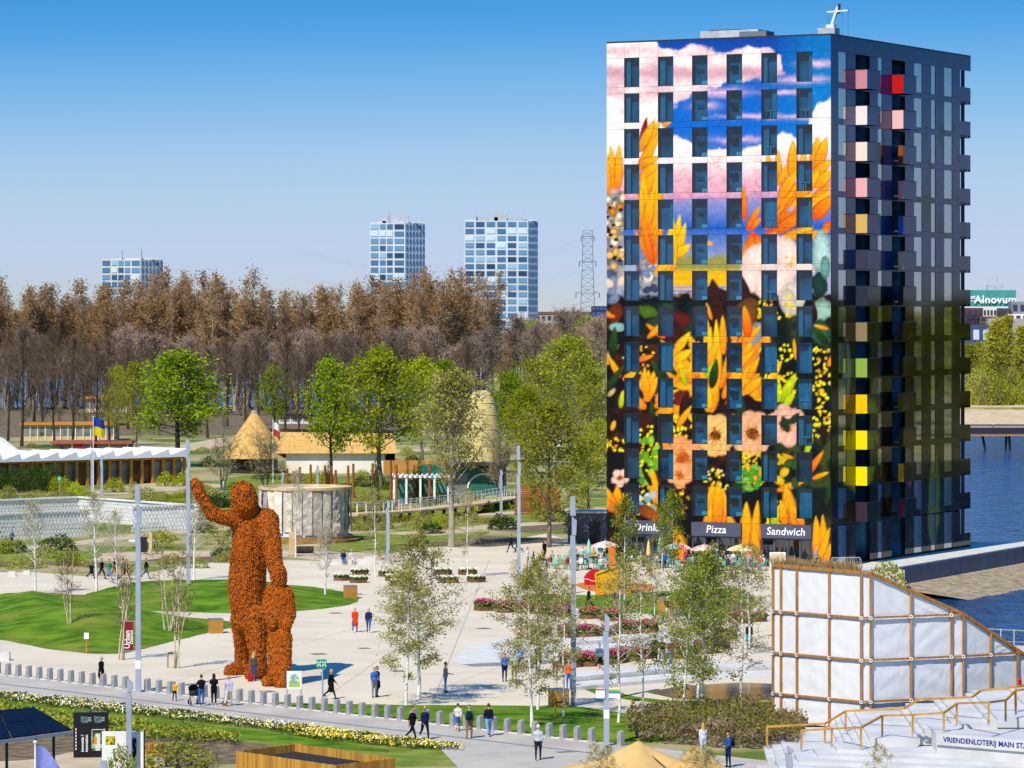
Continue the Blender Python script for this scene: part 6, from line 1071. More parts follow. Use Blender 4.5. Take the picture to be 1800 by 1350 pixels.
for x, y, l in ((1488, 985, 'blue wheeled bin behind the barrier at the tower corner'), (1506, 984, 'lighter blue wheeled bin next to the tower side')):
    e = empty('wheeled_bin', G(x, y, .1), .3, l, 'bin'); mbb = M('bin_' + str(x), '#1d3fa6' if x < 1500 else '#2b5ab8', rough=.45, scale=2); MB().box((0, 0, .6), (1.0, .75, 1.0), taper=1.08).build('body', mbb, e); MB().box((0, 0, 1.15), (1.12, .86, .1)).build('lid', mbb, e)
    for s in (-.42, .42): MB().lathe([(0, -.04), (.1, -.04), (.1, .04), (0, .04)], 10, (s, .3, .1)).build('wheel', m_dkm, e)
e = empty('crowd_barrier', G(1488, 1003, .1), .12, 'galvanised crowd barrier in front of the blue bins', 'barrier'); MB().path([(-1.25, 0, .12), (-1.25, 0, 1.1), (1.1, 0, 1.1), (1.25, 0, .9), (1.25, 0, .12), (-1.25, 0, .12)], .025).build('frame', m_brass, e)
for i in range(12): MB().tube((-1.1 + i * .2, 0, .12), (-1.1 + i * .2, 0, 1.1), .012, n=5).build('bar', m_brass, e)
kb = MB(); kb.prism([(-2.5, 0), (1.5, 0), (2.4, 1.5), (2.4, 4), (-1.2, 4), (-2.5, 2)], 0, 2.9); e = empty('dark_kiosk', G(1045, 956), 0, 'dark grey faceted kiosk beside the printed tower', 'kiosk'); kb.build('wall', M('kiosk_grey', '#4c5468', c2='#434a5c', rough=.6, scale=.5), e); MB().prism([(-2.6, -.1), (1.6, -.1), (2.5, 1.4), (2.5, 4.1), (-1.3, 4.1), (-2.6, 2)], 2.9, 3.05).build('roof', m_conc, e); MB().box((0, -.06, 1.1), (1.0, .06, 2.1)).build('door', m_dkm, e)
# stroller beside the photographers
e = empty('baby_stroller', G(341, 1239), .3, 'black baby stroller parked on the road beside a man', 'stroller'); b = MB(); b.lathe([(.02, .0), (.26, .02), (.3, .2), (.27, .32)], 12, (0, 0, .5)); b.build('seat', m_dkm, e); MB().lathe([(.3, 0), (.28, .18), (.16, .32), (0, .36)], 12, (0, .08, .8), 0, math.pi).build('hood', m_dkm, e); fr = MB(); fr.bar((-.22, -.3, .15), (-.22, .45, 1.02), .03); fr.bar((.22, -.3, .15), (.22, .45, 1.02), .03); fr.bar((-.22, .45, 1.02), (.22, .45, 1.02), .03); fr.bar((-.22, .3, .15), (-.22, -.1, .6), .03); fr.bar((.22, .3, .15), (.22, -.1, .6), .03); fr.build('frame', m_dkm, e)
wm = MB(); wm.tube((-.02, 0, 0), (.02, 0, 0), .14, n=12); wme = wm.mesh('wheel', M('tyre', '#1b1b1d', rough=.8))
for x in (-.25, .25):
    for y in (-.32, .3): link('wheel', wme, e, (x, y, .14))
g = G(395, 1241); o = MB().box((0, 0, .14), (.3, .16, .28), taper=.85).path([(-.1, 0, .26), (-.06, 0, .42), (.06, 0, .42), (.1, 0, .26)], .012, 5).build('handbag', M('bag_tan', '#8a5a34', rough=.6), None, g); tag(o, 'tan handbag held beside the woman in lilac', 'bag'); g = G(440, 1198); o = MB().box((0, 0, .22), (.32, .2, .42), taper=.8).box((0, -.12, .16), (.22, .06, .2)).build('backpack', cloth('#b02430'), None, g); tag(o, 'red backpack on the ground at the statue foot', 'bag')
# ------------------------------------------------------------------ white fabric stage, terraces, handrails, foreground structures
m_fab = M('stage_fabric', '#e3e3e4', c2='#dadbde', rough=.8, scale=.7, bump=.35, bscale=1.3, stretch=(2.5, 2.5, .8), spec=.2)
SP = [(1358, 200.4), (1513, 196.0), (1530, 196.0), (1672, 198.0), (1693, 198.2), (1830, 201.0), (1900, 202.5)]
def splan(px):
    Z = np.interp(px, *zip(*SP)); return Vector(((px - 900) * Z / FPX, Z, 0))
def stop(px): return float(np.interp(px, [1358, 1513, 1530, 1692, 1800, 1900], [8.47, 8.38, 8.36, 6.08, 3.73, 1.6]))
posts = [1358, 1372, 1400, 1457, 1513, 1530, 1601, 1672, 1693, 1741, 1788, 1840, 1890]; rows = [.25, 1.73, 3.89, 6.09, 8.6]
def floor_h(px): return float(np.interp(px, [1358, 1520, 1600, 1660, 1715, 1790, 1900], [0, .3, 1.0, 1.4, 1.7, 2.1, 2.4]))
stage = empty('fabric_stage', splan(1513), 0, 'tall white fabric stage wall in an orange timber frame with a sloping top', 'stage'); S0 = splan(1513); rf = np.random.RandomState(9)
def beam(name, p, q, w=.105): return MB().bar(p, q, w).build(name, m_timb2, stage)
for i, (a, b) in enumerate(zip(posts[:-1], posts[1:])):
    for r in range(4):
        z0, z1 = rows[r], rows[r + 1]
        if stop(a) < z0 + .15 and stop(b) < z0 + .15: continue
        nu, nz = max(6, int((b - a) / 3)), 18; u, v = np.meshgrid(np.linspace(0, 1, nu), np.linspace(0, 1, nz)); px = a + (b - a) * u
        Z = np.interp(px, *zip(*SP)); X = (px - 900) * Z / FPX; tz = np.minimum(z1, np.interp(px, [1358, 1513, 1530, 1692, 1800, 1900], [8.47, 8.38, 8.36, 6.08, 3.73, 1.6])); lo = np.minimum(np.maximum(z0, np.interp(px, [1358, 1520, 1600, 1660, 1715, 1790, 1900], [0, .3, 1.0, 1.4, 1.7, 2.1, 2.4]) if r == 0 else z0), tz - .02); zz = lo + (tz - lo) * v
        s = rf.uniform(-1, 1); wr = .012 * np.sin((u * s * 9 + v * 7) * 2 + rf.uniform(0, 6)) * (u * (1 - u) * 4) ** .5 + .015 * np.sin(np.pi * u) * np.sin(np.pi * v); uu = u * (b - a) * .03; vv = v * (z1 - z0); 
        for cu_, cv2 in ((0, 0), (1, 0), (0, 1), (1, 1)):
            du = (u - cu_) * (b - a) * .03; dv = (v - cv2) * 2.1; rr_ = np.hypot(du, dv); wr = wr + rf.uniform(.006, .022) * np.sin(np.arctan2(np.abs(dv), np.abs(du) + 1e-6) * rf.uniform(12, 18) + rf.uniform(0, 6)) * np.exp(-rr_ * 1.1) * np.minimum(1, rr_ * 3)
        V = np.c_[X.ravel() - S0.x, (Z - wr + .03).ravel() - S0.y, zz.ravel()]; k_ = np.arange(nu * nz).reshape(nz, nu); F = np.stack([k_[:-1, :-1], k_[:-1, 1:], k_[1:, 1:], k_[1:, :-1]], -1).reshape(-1, 4)
        link('fabric_panel', np_mesh('fabric_panel', V, F, m_fab, smooth=True), stage)
for px in posts:
    p = splan(px) - S0; beam('post', p + Vector((0, -.1, 0)), p + Vector((0, -.1, stop(px) - .02)))
    for z in rows[1:4]:
        if z < stop(px) - .2: b = MB(); b.lathe([(.05, -.03), (.1, -.03), (.1, .03), (.05, .03)], 8, (0, 0, 0)); o = b.build('joint_ring', m_lt, stage, p + Vector((0, -.19, z - .02))); o.rotation_euler = (R(90), 0, 0)
for a, b in zip(posts[:-1], posts[1:]):
    p, q = splan(a) - S0, splan(b) - S0
    for z in rows[1:4]:
        if stop(a) > z:
            bb = b
            if stop(b) < z: bb = a + (b - a) * (stop(a) - z) / (stop(a) - stop(b)); 
            qq = splan(bb) - S0; beam('crossbeam', p + Vector((0, -.12, z)), qq + Vector((0, -.12, z)), .095)
    beam('top_rail', p + Vector((0, -.06, stop(a) + .05)), q + Vector((0, -.06, stop(b) + .05)), .15)
b = MB(); P_ = [splan(x) - S0 for x in posts]
for i in range(len(posts) - 1): b.quad(P_[i] + Vector((0, .05, stop(posts[i]))), P_[i + 1] + Vector((0, .05, stop(posts[i + 1]))), P_[i + 1] + Vector((1, 7, stop(posts[i + 1]) - .8)), P_[i] + Vector((1, 7, stop(posts[i]) - .8)))
b.quad(P_[0] + Vector((0, .05, 0)), P_[0] + Vector((0, .05, stop(1358))), P_[0] + Vector((1, 7, stop(1358) - .8)), P_[0] + Vector((1, 7, 0))); b.build('roof_skin', m_fab, stage)
tuft = []; rs = np.random.RandomState(3); n = 60; a = rs.uniform(0, 6.28, n); e_ = np.c_[np.cos(a) * .28, np.sin(a) * .28, rs.uniform(.35, .6, n)]; V, F = tubes_np(e_ * [.2, .2, 0], e_, np.full(n, .02), np.full(n, .004), 3); m_straw = M('dry_grass', '#c4a878', c2='#9a7f54', rough=.95, scale=4); tme = np_mesh('grass_tuft', V, F, m_straw)
for i in range(22):
    px = 1362 + i * 7; p = splan(px); o = link('grass_tuft', tme, None, (p.x, p.y + .5, stop(px) - .1), rt.uniform(0, 6)); o.scale = (1, 1, rt.uniform(.8, 1.3)); tag(o, 'tuft of dry ornamental grass along the stage roof edge', 'grass', 'grass tufts on the stage roof')
shrub('round', G(1558, 1042), (1.6, 1.6, 1.9), 'leafy green shrub behind the stage corner beside the quay wall', None, 'shrub')
# amphitheatre terraces rising to the side
m_step = M('step_concrete', '#cfcfcd', c2='#bdbdbb', rough=.85, scale=.6, detail=8, coord='World')
amph = empty('amphitheatre', G(1560, 1320), 0, 'pale concrete amphitheatre terraces in front of the white stage', 'terraces'); A0 = G(1560, 1320)
def slab(pts, h0, h1, name='step', mat=None):
    mb = MB(); mb.prism([(p[0] - A0.x, p[1] - A0.y) for p in pts], h0, h1); return mb.build(name, mat or m_step, amph)
lv = [(1338, .16), (1352, .32), (1368, .48), (1465, .68), (1475, .85), (1485, 1.02), (1497, 1.19), (1510, 1.36), (1592, 1.56), (1603, 1.74), (1655, 1.92), (1666, 2.08), (1712, 2.26), (1724, 2.42), (1790, 2.6)]
hp = 0
for i, (px, h) in enumerate(lv):
    zb = 195.2 if px < 1510 else 195.0; zf = 183.2 - i * .12; xl = (px - 900) * 188 / FPX; slab([(xl, zf), (33, zf), (33, zb), (xl + .4, zb)], hp - (.3 if i else 0), h, 'step'); hp = h
for j in range(7):                                   # curved-in tiers stepping down towards the water side
    h = 1.0 - j * .16; d = j * 1.05; x0 = 15.6 - j * 1.0; zf = 181.6 - d * 1.0
    slab([(x0, zf - .6), (32, zf - 7), (32, zf + 2.5), (x0, zf + 2.5)], -.1, max(.08, h), 'tier')
pA, pB = A(1647, 1289, 179.7), A(1815, 1302, 176.5); dl = (pB - pA); fa = math.atan2(dl.y, dl.x)
fb = MB().box((dl.length / 2, 0, -.27), (dl.length, .12, .54)).build('fascia', m_step, amph, pA - A0, fa)
slab([(pA.x, pA.y + .08), (pB.x, pB.y + .08), (pB.x + 4, 184), (pA.x, 184)], 0, pA.z - .02, 'platform')
tme_ = text_mesh('VRIENDENLOTERIJ MAIN STAGE', .345, m_blue, ext=.004, bold=.008, spacing=1.02); x_ = min(v.co.x for v in tme_.vertices); t = link('lettering', tme_, fb, loc=(.38 - x_, -.07, -.27))
# handrails
def rail(name, pts, label, feet):
    e = empty(name, pts[0][3], 0, label, 'handrail'); base = pts[0][3]; P = [A(x, y, p.y) - base for x, y, h, p in pts]; b = MB()
    for p, q in zip(P[:-1], P[1:]): b.bar(p, q, .09, .1)
    b.build('rail', m_rail, e)
    for (x, y, h, g), f in zip(pts, feet):
        if f: top = A(x, y, g.y) - base; MB().bar(g - base + Vector((0, 0, .12)), top, .1).build('post', m_rail, e); MB().bar(g - base, g - base + Vector((0, 0, .14)), .11).build('shoe', m_lamp, e)
def rp_(x, y, yf, h): return (x, y, h, G(x, yf, h))
rail('handrail', [rp_(1408.7, 1284, 1321, .48), rp_(1462, 1281, 1321, .5), rp_(1513.7, 1278.7, 1317, 1.02), rp_(1551, 1258, 1295, 1.36), rp_(1604.5, 1256.7, 1295, 1.56), rp_(1659, 1252.8, 1286, 1.9), rp_(1682, 1236.5, 1276, 2.08), rp_(1738, 1234.6, 1276, 2.42), rp_(1767.8, 1230.8, 1268, 2.42), rp_(1785, 1214, 1256, 2.6), rp_(1840, 1206, 1250, 2.6)], 'stepped orange timber handrail along the amphitheatre terraces', [1] * 11)
rail('handrail', [rp_(1348, 1277.4, 1318, .1), rp_(1450, 1272, 1310, .4), rp_(1486.5, 1250, 1286, 1.0), rp_(1590, 1245, 1282, 1.3), rp_(1615, 1229.5, 1266, 1.7), rp_(1708, 1225.6, 1262, 2.2), rp_(1723.7, 1214, 1252, 2.4), rp_(1786, 1207.4, 1246, 2.6), rp_(1840, 1200, 1240, 2.6)], 'orange timber handrail running against the white stage fabric', [1, 1, 1, 0, 0, 0, 0, 1, 1])
o = MB().tube((0, 0, .05), (0, 0, .55), .09, n=10).lathe([(.09, .55), (.04, .62), (.04, .7)], 8).build('fire_extinguisher', M('ext_red', '#c0141c', rough=.4), None, A(1793, 1213, 196)); tag(o, 'red fire extinguisher at the stage end post', 'extinguisher')
# cove jetty with steel posts beside the stage
jt = empty('cove_jetty', A(1762, 1140, 232), 0, 'pale cove jetty with thin steel railing posts behind the stage', 'jetty'); J0 = A(1762, 1140, 232)
MB().box((3.5, 2, -.5), (9, 7, .4)).build('deck', M('jetty_pale', '#d9c3b4', rough=.8, scale=2), jt); MB().box((3.5, 2, -2.2), (8, 6, 3)).build('pier', m_concd, jt)
for i in range(9): MB().tube((-.9 + i * .75, -1.4 + .5 * abs(i - 3), -.3), (-.9 + i * .75, -1.4 + .5 * abs(i - 3), 1.25), .035, n=6).build('railing_post', m_brass, jt)
b = MB(); b.path([(-.9 + i * .75, -1.4 + .5 * abs(i - 3), 1.2) for i in range(9)], .02, 5); b.path([(-.9 + i * .75, -1.4 + .5 * abs(i - 3), .5) for i in range(9)], .012, 4); b.build('railing', m_brass, jt)
# timber shed with dark roof
C_ = [A(415.6, 1320, 166.5), A(519, 1308, 169.3), A(694, 1333, 163.8), A(589, 1346, 161.2)]; zt = 2.6
shed = empty('timber_shed', C_[0] * 1.0, 0, 'flat-roofed shed clad in vertical larch boards', 'shed'); shed.location.z = 0; B0 = Vector((C_[0].x, C_[0].y, 0)); Cs = [Vector((c.x, c.y, 0)) - B0 for c in C_]
MB().prism([(c.x, c.y) for c in Cs], .1, zt - .35).build('roof', M('roof_felt', '#2d2b2e', c2='#232124', rough=.95, scale=3, bump=.3), shed)
plm = {}
for i in range(4):
    p, q = Cs[i], Cs[(i + 1) % 4]; d = (q - p); n = int(d.length / .125); a = math.atan2(d.y, d.x); mp = MB()
    for j in range(n): c = p + d * ((j + .5) / n); mp.box((c.x, c.y, zt / 2 + rt.uniform(-.012, .012)), (d.length / n - .012, .05 + rt.uniform(0, .012), zt), rz=a)
    w_ = mp.build('board_wall', M('larch_wall', '#cf9a3e', c2='#a8742a', rough=.8, per_island=True), shed); w_['kind'] = 'stuff'
MB().box((.6, .2, 0), (.02, .02, .02)).build('fixing', m_dkm, shed, (2, 1, 1))
e = empty('grey_cabinet', A(408, 1345, 168), 0, 'grey electrical cabinet beside the larch shed', 'cabinet'); MB().box((0, 0, .35), (.66, .5, 1.2)).build('body', m_lamp, e); MB().box((0, 0, 1.0), (.74, .6, .1)).build('cap', m_lamp, e); MB().box((0, -.26, .3), (.5, .03, .9)).build('door', m_lamp, e); e.location.z = .25
e = empty('timber_fence', A(720, 1360, 170), 0, 'low larch board fence at the bed edge beside the shed', 'fence'); e.location.z = 0
for i in range(26): MB().box((i * .13, .3 * math.sin(i * .12), .28 + .25 * math.sin(i * .12)), (.11, .04, 1.0)).build('board', m_timb, e)
# stretch tent
pk = [(A(1122, 1298, 168), 3.0, 3.4), (A(1222, 1311, 165.5), 2.75, 2.6)]; n = 60; gx, gy = np.meshgrid(np.linspace(-.5, 10.5, n), np.linspace(157, 171.5, n)); z = np.full(gx.shape, .75)
for p, H_, s_ in pk: d = np.hypot(gx - p.x, gy - p.y); th_ = np.arctan2(gy - p.y, gx - p.x); d = d * (1 + .35 * (1 - np.abs(np.cos(2.5 * th_ + .6)))); z = np.maximum(z, .75 + (p.z - .75) * np.exp(-d / s_))
z += .04 * np.sin(gx * 2.2 + gy); T0 = Vector((5, 164, 0)); k_ = np.arange(n * n).reshape(n, n); F = np.stack([k_[:-1, :-1], k_[:-1, 1:], k_[1:, 1:], k_[1:, :-1]], -1).reshape(-1, 4); m_tent = M('tent_canvas', '#d8b272', c2='#cba360', rough=.9, scale=.5)
e = empty('stretch_tent', T0, 0, 'tan stretch tent with two peaks at the forecourt', 'tent'); link('canopy', np_mesh('canopy', np.c_[gx.ravel() - T0.x, gy.ravel() - T0.y, z.ravel()], F, m_tent, smooth=True), e)
for p, H_, s_ in pk: MB().tube((p.x - T0.x, p.y - T0.y, 0), (p.x - T0.x, p.y - T0.y, p.z - .05), .06, n=8).build('pole', m_timb, e)
b = MB(); b.path([(pk[0][0].x - T0.x + .4, pk[0][0].y - T0.y - .3, 2.4), (2.6, .5, 1.35), (1.2, -2.5, 1.0), (.4, -4, .9)], .025, 5); b.build('seam', m_dkm, e)
for x, y, h in ((1044, 1350, 1.3), (1235, 1352, 1.2), (1065, 1352, 1.0), (1250, 1360, 1.0), (1215, 1356, .9), (1545, 1350, 2.2)):
    p = A(x, y - 10, 160); o = tree('birch_thin', (p.x, p.y, 0), max(1.6, p.z + .7), 'sapling', 'young leafy sapling in front of the tan tent' if x < 1300 else 'leafy young shrub tree before the stage steps', 'saplings before the tent' if x < 1300 else None)
# solar canopy
Q = [A(-34, 1252, 175), A(60, 1245, 176.8), A(127, 1284, 172.8), A(-34, 1306, 168)]
sol = empty('solar_canopy', (Q[0] + Q[2]) / 2, 0, 'tilted canopy of dark solar panels beside the display boards', 'canopy'); O_ = sol.location.copy(); m_pv = M('solar_cell', '#0d1226', c2='#0a0e1c', rough=.5, scale=3, spec=.12)
def bil(u, v): return Q[0] * (1 - u) * (1 - v) + Q[1] * u * (1 - v) + Q[2] * u * v + Q[3] * (1 - u) * v - O_
nrm_ = (Q[1] - Q[0]).cross(Q[3] - Q[0]).normalized(); nrm_ = -nrm_ if nrm_.z < 0 else nrm_
for i in range(3):
    for j in range(2):
        u0, u1, v0, v1 = i / 3 + .006, (i + 1) / 3 - .006, j / 2 + .008, (j + 1) / 2 - .008; b = MB(); c = [bil(u0, v0), bil(u1, v0), bil(u1, v1), bil(u0, v1)]; b.add(c + [p + nrm_ * .06 for p in c], [(0, 1, 2, 3), (7, 6, 5, 4), (0, 4, 5, 1), (1, 5, 6, 2), (2, 6, 7, 3), (3, 7, 4, 0)]); b.build('solar_panel', m_pv, sol)
for nm, u0, v0, u1, v1 in (('edge_beam', 0, 1, 1, 1), ('edge_beam', 1, 0, 1, 1), ('edge_beam', 0, 0, 1, 0), ('middle_beam', 0, .5, 1, .5)): MB().bar(bil(u0, v0) - nrm_ * .08, bil(u1, v1) - nrm_ * .08, .1, .14).build(nm, m_lamp, sol)
for u, v in ((.25, .25), (.85, .3), (.85, .85), (.3, .85)): p = bil(u, v); MB().bar(p - nrm_ * .1, Vector((p.x, p.y, -O_.z)), .12).build('post', m_dkm, sol)
# display boards
g = G(160, 1331); e = empty('display_pillar', g, .12, 'black display pillar about innovation with a framed picture', 'display board'); m_blk = M('board_black', '#17181b', rough=.5); MB().box((0, 0, 1.1), (1.72, .5, 2.2)).build('body', m_blk, e)
def pic_b(u, v): n = fbm(u * 5 + 3, v * 5, 3); return np.where((n > .5)[:, None], lin('#6f86a0'), lin('#3d5a34')) * .9
def pic_h(u, v):
    n = fbm(u * 7, v * 7, 3); c = np.where((n > .55)[:, None], lin('#5a7a3a'), lin('#26331e')); c = np.where(((np.abs(u - .45) < .16) & (v < .75))[:, None], lin('#d8d8d4'), c); return np.where(((np.abs(u - .3) < .12) & (v < .6) & (v > .25))[:, None], lin('#d0932a'), c)
for x0, f in ((-.5, pic_b), (.15, pic_b)): print_panel(e, 'picture', x0, x0 + .34, 1.72, 2.05, -.256, f, 14)
print_panel(e, 'picture', 0.0, .74, .35, 1.45, -.256, pic_h, 20); b = MB(); b.path([(0.05, -.265, .5), (.68, -.265, .5), (.68, -.265, 1.38), (.05, -.265, 1.38), (.05, -.265, .5)], .014, 4); b.build('picture_frame', m_letter, e)
for tx, sz, x, z, rot in (('innovatie /', .2, -.42, .72, 1), ('innovation', .2, -.22, .72, 1), ('hortus', .19, .34, .62, 0)):
    t = link('lettering', text_mesh(tx, sz, m_letter, ext=.003, bold=.004), e, (x, -.262, z)); t.rotation_euler = (0, R(-90) if rot else 0, 0)
for x in (-.12, .53):
    for z in (1.98, 1.9, 1.82): MB().box((x + .05, -.256, z), (.16, .01, .018)).build('caption_line', m_letter, e)
b = MB(); 
for i in range(7): b.box((-.74, -.256, .45 + i * .16), (.05, .01, .1))
o = b.build('caption_strip', m_letter, e); o['kind'] = 'stuff'
g = G(216, 1368); e = empty('display_panel', g, .05, 'white display board with small yellow flower picture behind a shrub', 'display board'); MB().box((0, 0, 1.1), (1.95, .35, 2.2)).build('body', m_lt, e); MB().box((1.0, .02, 1.1), (.06, .36, 2.2)).build('edge', m_blk, e)
print_panel(e, 'picture', -.8, -.35, 1.6, 2.0, -.18, lambda u, v: np.where((fbm(u * 5, v * 5, 3) > .52)[:, None], lin('#d8c41a'), lin('#2c3a24')), 14); print_panel(e, 'picture', .2, .65, .8, 1.95, -.18, lambda u, v: np.where((fbm(u * 3, v * 6, 3) > .5)[:, None], lin('#1c1c1e'), lin('#e6e6e4')), 14)
shrub('round', G(215, 1385), (1.1, .6, 1.5), 'leafy shrub growing before the white display board'); shrub('round', G(310, 1352), (2.0, 1.4, 1.1), 'spreading leafy shrub beside the white display board')
for x, y in ((262, 1326), (278, 1326)): o = MB().lathe([(0, .55), (.26, .55), (.28, .5), (.28, 0)], 14).build('log_stool', m_timb2, None, G(x, y)); tag(o, 'sawn log stool beside the display boards', 'stool', 'log stools by the display boards')
# flags
def flag(x, yb, H, cols, wd, hg, label, sag=.3, rz=0):
    e = empty('flag_pole', G(x, yb), rz, label, 'flag'); MB().tube((0, 0, 0), (0, 0, H), .06, .04, 8).build('pole', m_lt, e); MB().lathe([(0, .1), (.09, .06), (.09, -.02), (.05, -.06)], 8, (0, 0, H)).build('finial', m_lt, e)
    n = 12
    for i, c in enumerate(cols):
        z1 = H - .15 - hg * i / len(cols); z0 = H - .15 - hg * (i + 1) / len(cols); V, F = [], []
        for j in range(n + 1): t = j / n; y = .16 * math.sin(t * 7); dz = -sag * t * t * wd; V += [(.05 + wd * t * .93, y, z0 + dz), (.05 + wd * t * .93, y * .9, z1 + dz)]
        F = [(2 * j, 2 * j + 2, 2 * j + 3, 2 * j + 1) for j in range(n)]; me = np_mesh('cloth', V, F, cloth(c), smooth=True); link('cloth', me, e)
flag(164, 868, 9.3, ['#1f3f9c', '#e0c414'], 1.35, 2.1, 'blue and yellow flag flying over the pleated pavilion', .25)
flag(62, 1420, 2.9, ['#8e94d8'], 1.3, 1.6, 'pale violet-blue flag on a white pole before the solar canopy', 1.0); flag(480, 850, 8.0, ['#e8e6e2', '#c03040'], .9, 1.8, 'white and red flag before the thatched cone', .6); flag(974, 858, 7.5, ['#e9ecf2'], 1.2, 2.2, 'pale white flag among the trees by the lattice dome', .4)
# ------------------------------------------------------------------ pavilions of the garden, bridges, distant town
m_whr = M('white_roof', '#f3f4f6', c2='#e6e8ea', rough=.7, scale=.4); m_hon = M('honey_timber', '#cf9347', c2='#b3772f', rough=.75, scale=1.5); m_dglass = M('dark_glazing', '#3a444a', c2='#8a8f86', rough=.12, scale=.6, spec=.6, contrast=(.4, .7)); m_thatch = M('thatch', '#d8b06a', c2='#bf9450', rough=1, scale=3, detail=8, bump=.6, stretch=(1, 1, .4)); m_straw2 = M('straw_skin', '#e3d39a', c2='#c9b676', rough=1, scale=3, detail=8, bump=.8); m_corten = M('corten', '#a8602a', c2='#7c4018', rough=.9, scale=2); m_lat = M('white_lattice', '#f2f1ee', rough=.7, c2='#e4e3df'); m_ply = M('pale_timber', '#d6bd92', c2='#bfa274', rough=.85, scale=1); m_tile = M('green_tile', '#2f7a68', c2='#22604f', rough=.35, per_object=.15, scale=2); m_roofd = M('dark_roof', '#3c2c2a', c2='#2c2020', rough=.9, scale=1)
# pleated white pavilion
p0, p1 = Vector((-70, 462, -.2)), Vector((-42.2, 486, -.2)); d = (p1 - p0); Lp = d.length; an = math.atan2(d.y, d.x); pav = empty('pleated_pavilion', p0, an, 'long timber pavilion with a pleated white roof', 'pavilion')
MB().box((Lp / 2, 4.2, 1.6), (Lp - 2, 7.0, 3.2)).build('interior_wall', M('pav_inside', '#b08a54', c2='#5a482e', rough=.9, scale=.25), pav); MB().box((Lp / 2, 4, .08), (Lp + .6, 9.4, .16)).build('floor', m_ply, pav); MB().box((Lp / 2, .15, 3.35), (Lp, .35, .3)).build('eaves_beam', m_hon, pav)
cm = MB().box((0, 0, 1.7), (.34, .34, 3.2)).mesh('column', m_hon); gm = MB().box((0, 0, 1.6), (1.5, .03, 2.9)).mesh('glazing', m_dglass); npl = 22
for i in range(npl + 1): link('column', cm, pav, (i * Lp / npl, 0, 0))
for i in range(npl):
    if i % 5 not in (2, 3): link('glazing', gm, pav, ((i + .5) * Lp / npl, .45, 0))
npl2 = 13; w = Lp / npl2
for i in range(npl2):
    x = i * w; b = MB(); b.add([(x, -.9, 3.5), (x + w, -.9, 3.5), (x + w, -.9, 3.75), (x + w * .9, -.9, 4.55), (x, -.9, 3.75), (x, 9, 3.5), (x + w, 9, 3.5), (x + w, 9, 3.75), (x + w * .9, 9, 4.55), (x, 9, 3.75)], [(0, 1, 2, 3, 4), (9, 8, 7, 6, 5), (4, 3, 8, 9), (3, 2, 7, 8), (0, 4, 9, 5), (1, 6, 7, 2), (0, 5, 6, 1)]); b.build('roof_pleat', m_whr, pav)
b = MB(); q = A(42, 800, 490) - p0; b.add([tuple(A(-40, 752, 500)), tuple(A(5, 770, 500)), tuple(A(45, 800, 492)), tuple(A(-40, 806, 492)), tuple(A(-40, 752, 512)), tuple(A(5, 770, 512))], [(0, 3, 2, 1), (0, 1, 5, 4), (1, 2, 5), (0, 4, 3)]); tag(b.build('white_tent_roof', m_whr), 'steep white tent roof beside the pleated pavilion', 'tent')
# triangular white lattice enclosure
def lattice(P, Q, h, label, st=.42):
    L = (Q - P).length; e = empty('lattice_wall', P, math.atan2((Q - P).y, (Q - P).x), label, 'lattice wall'); b = MB(); n = int(L / st); m = 6; dz = h / m
    for j in range(m):
        b.bar((0, 0, j * dz + .05), (L, 0, j * dz + .05), .09)
        for i in range(n): x = i * st + (st / 2 if j % 2 else 0); b.bar((x, 0, j * dz), (x + st / 2, 0, (j + 1) * dz), .1); b.bar((x + st, 0, j * dz), (x + st / 2, 0, (j + 1) * dz), .1)
    o = b.build('lattice', m_lat, e); o['kind'] = 'stuff'; MB().bar((-.1, 0, h + .06), (L + .1, 0, h + .06), .4, .16).build('coping', m_lat, e); return e
lattice(G(-40, 952), G(160, 942), 2.5, 'white triangular lattice wall facing the birches'); lattice(G(231, 936), G(348, 931), 2.5, 'white triangular lattice wall beside the raised statue hand'); 
for a_, b_ in (((-40, 880), (138, 873)), ((138, 873), (348, 888))):
    Za = FPX * 19.5 / (a_[1] - HOR); Zb = FPX * 19.5 / (b_[1] - HOR); lattice(Vector(((a_[0] - 900) * Za / FPX, Za, 0)), Vector(((b_[0] - 900) * Zb / FPX, Zb, 0)), 2.4, 'white lattice wall closing the far side of the enclosure' if a_[0] < 0 else 'slanting white lattice wall at the back of the enclosure')
o = MB().lathe([(0, .75), (1.4, .75), (1.4, .62), (.3, .5), (.3, 0)], 20).build('round_table', m_lat, None, G(252, 963)); tag(o, 'round white table before the lattice enclosure', 'table'); e = empty('chalk_board', G(250, 975), 0, 'black arched board in a timber frame before the lattice', 'sign'); MB().prism([(-.45, -.04), (.45, -.04), (.45, .04), (-.45, .04)], .2, 1.6).build('panel', m_dkm, e); MB().box((.75, 0, 1.0), (.3, .3, 2.0)).build('post', m_ply, e)
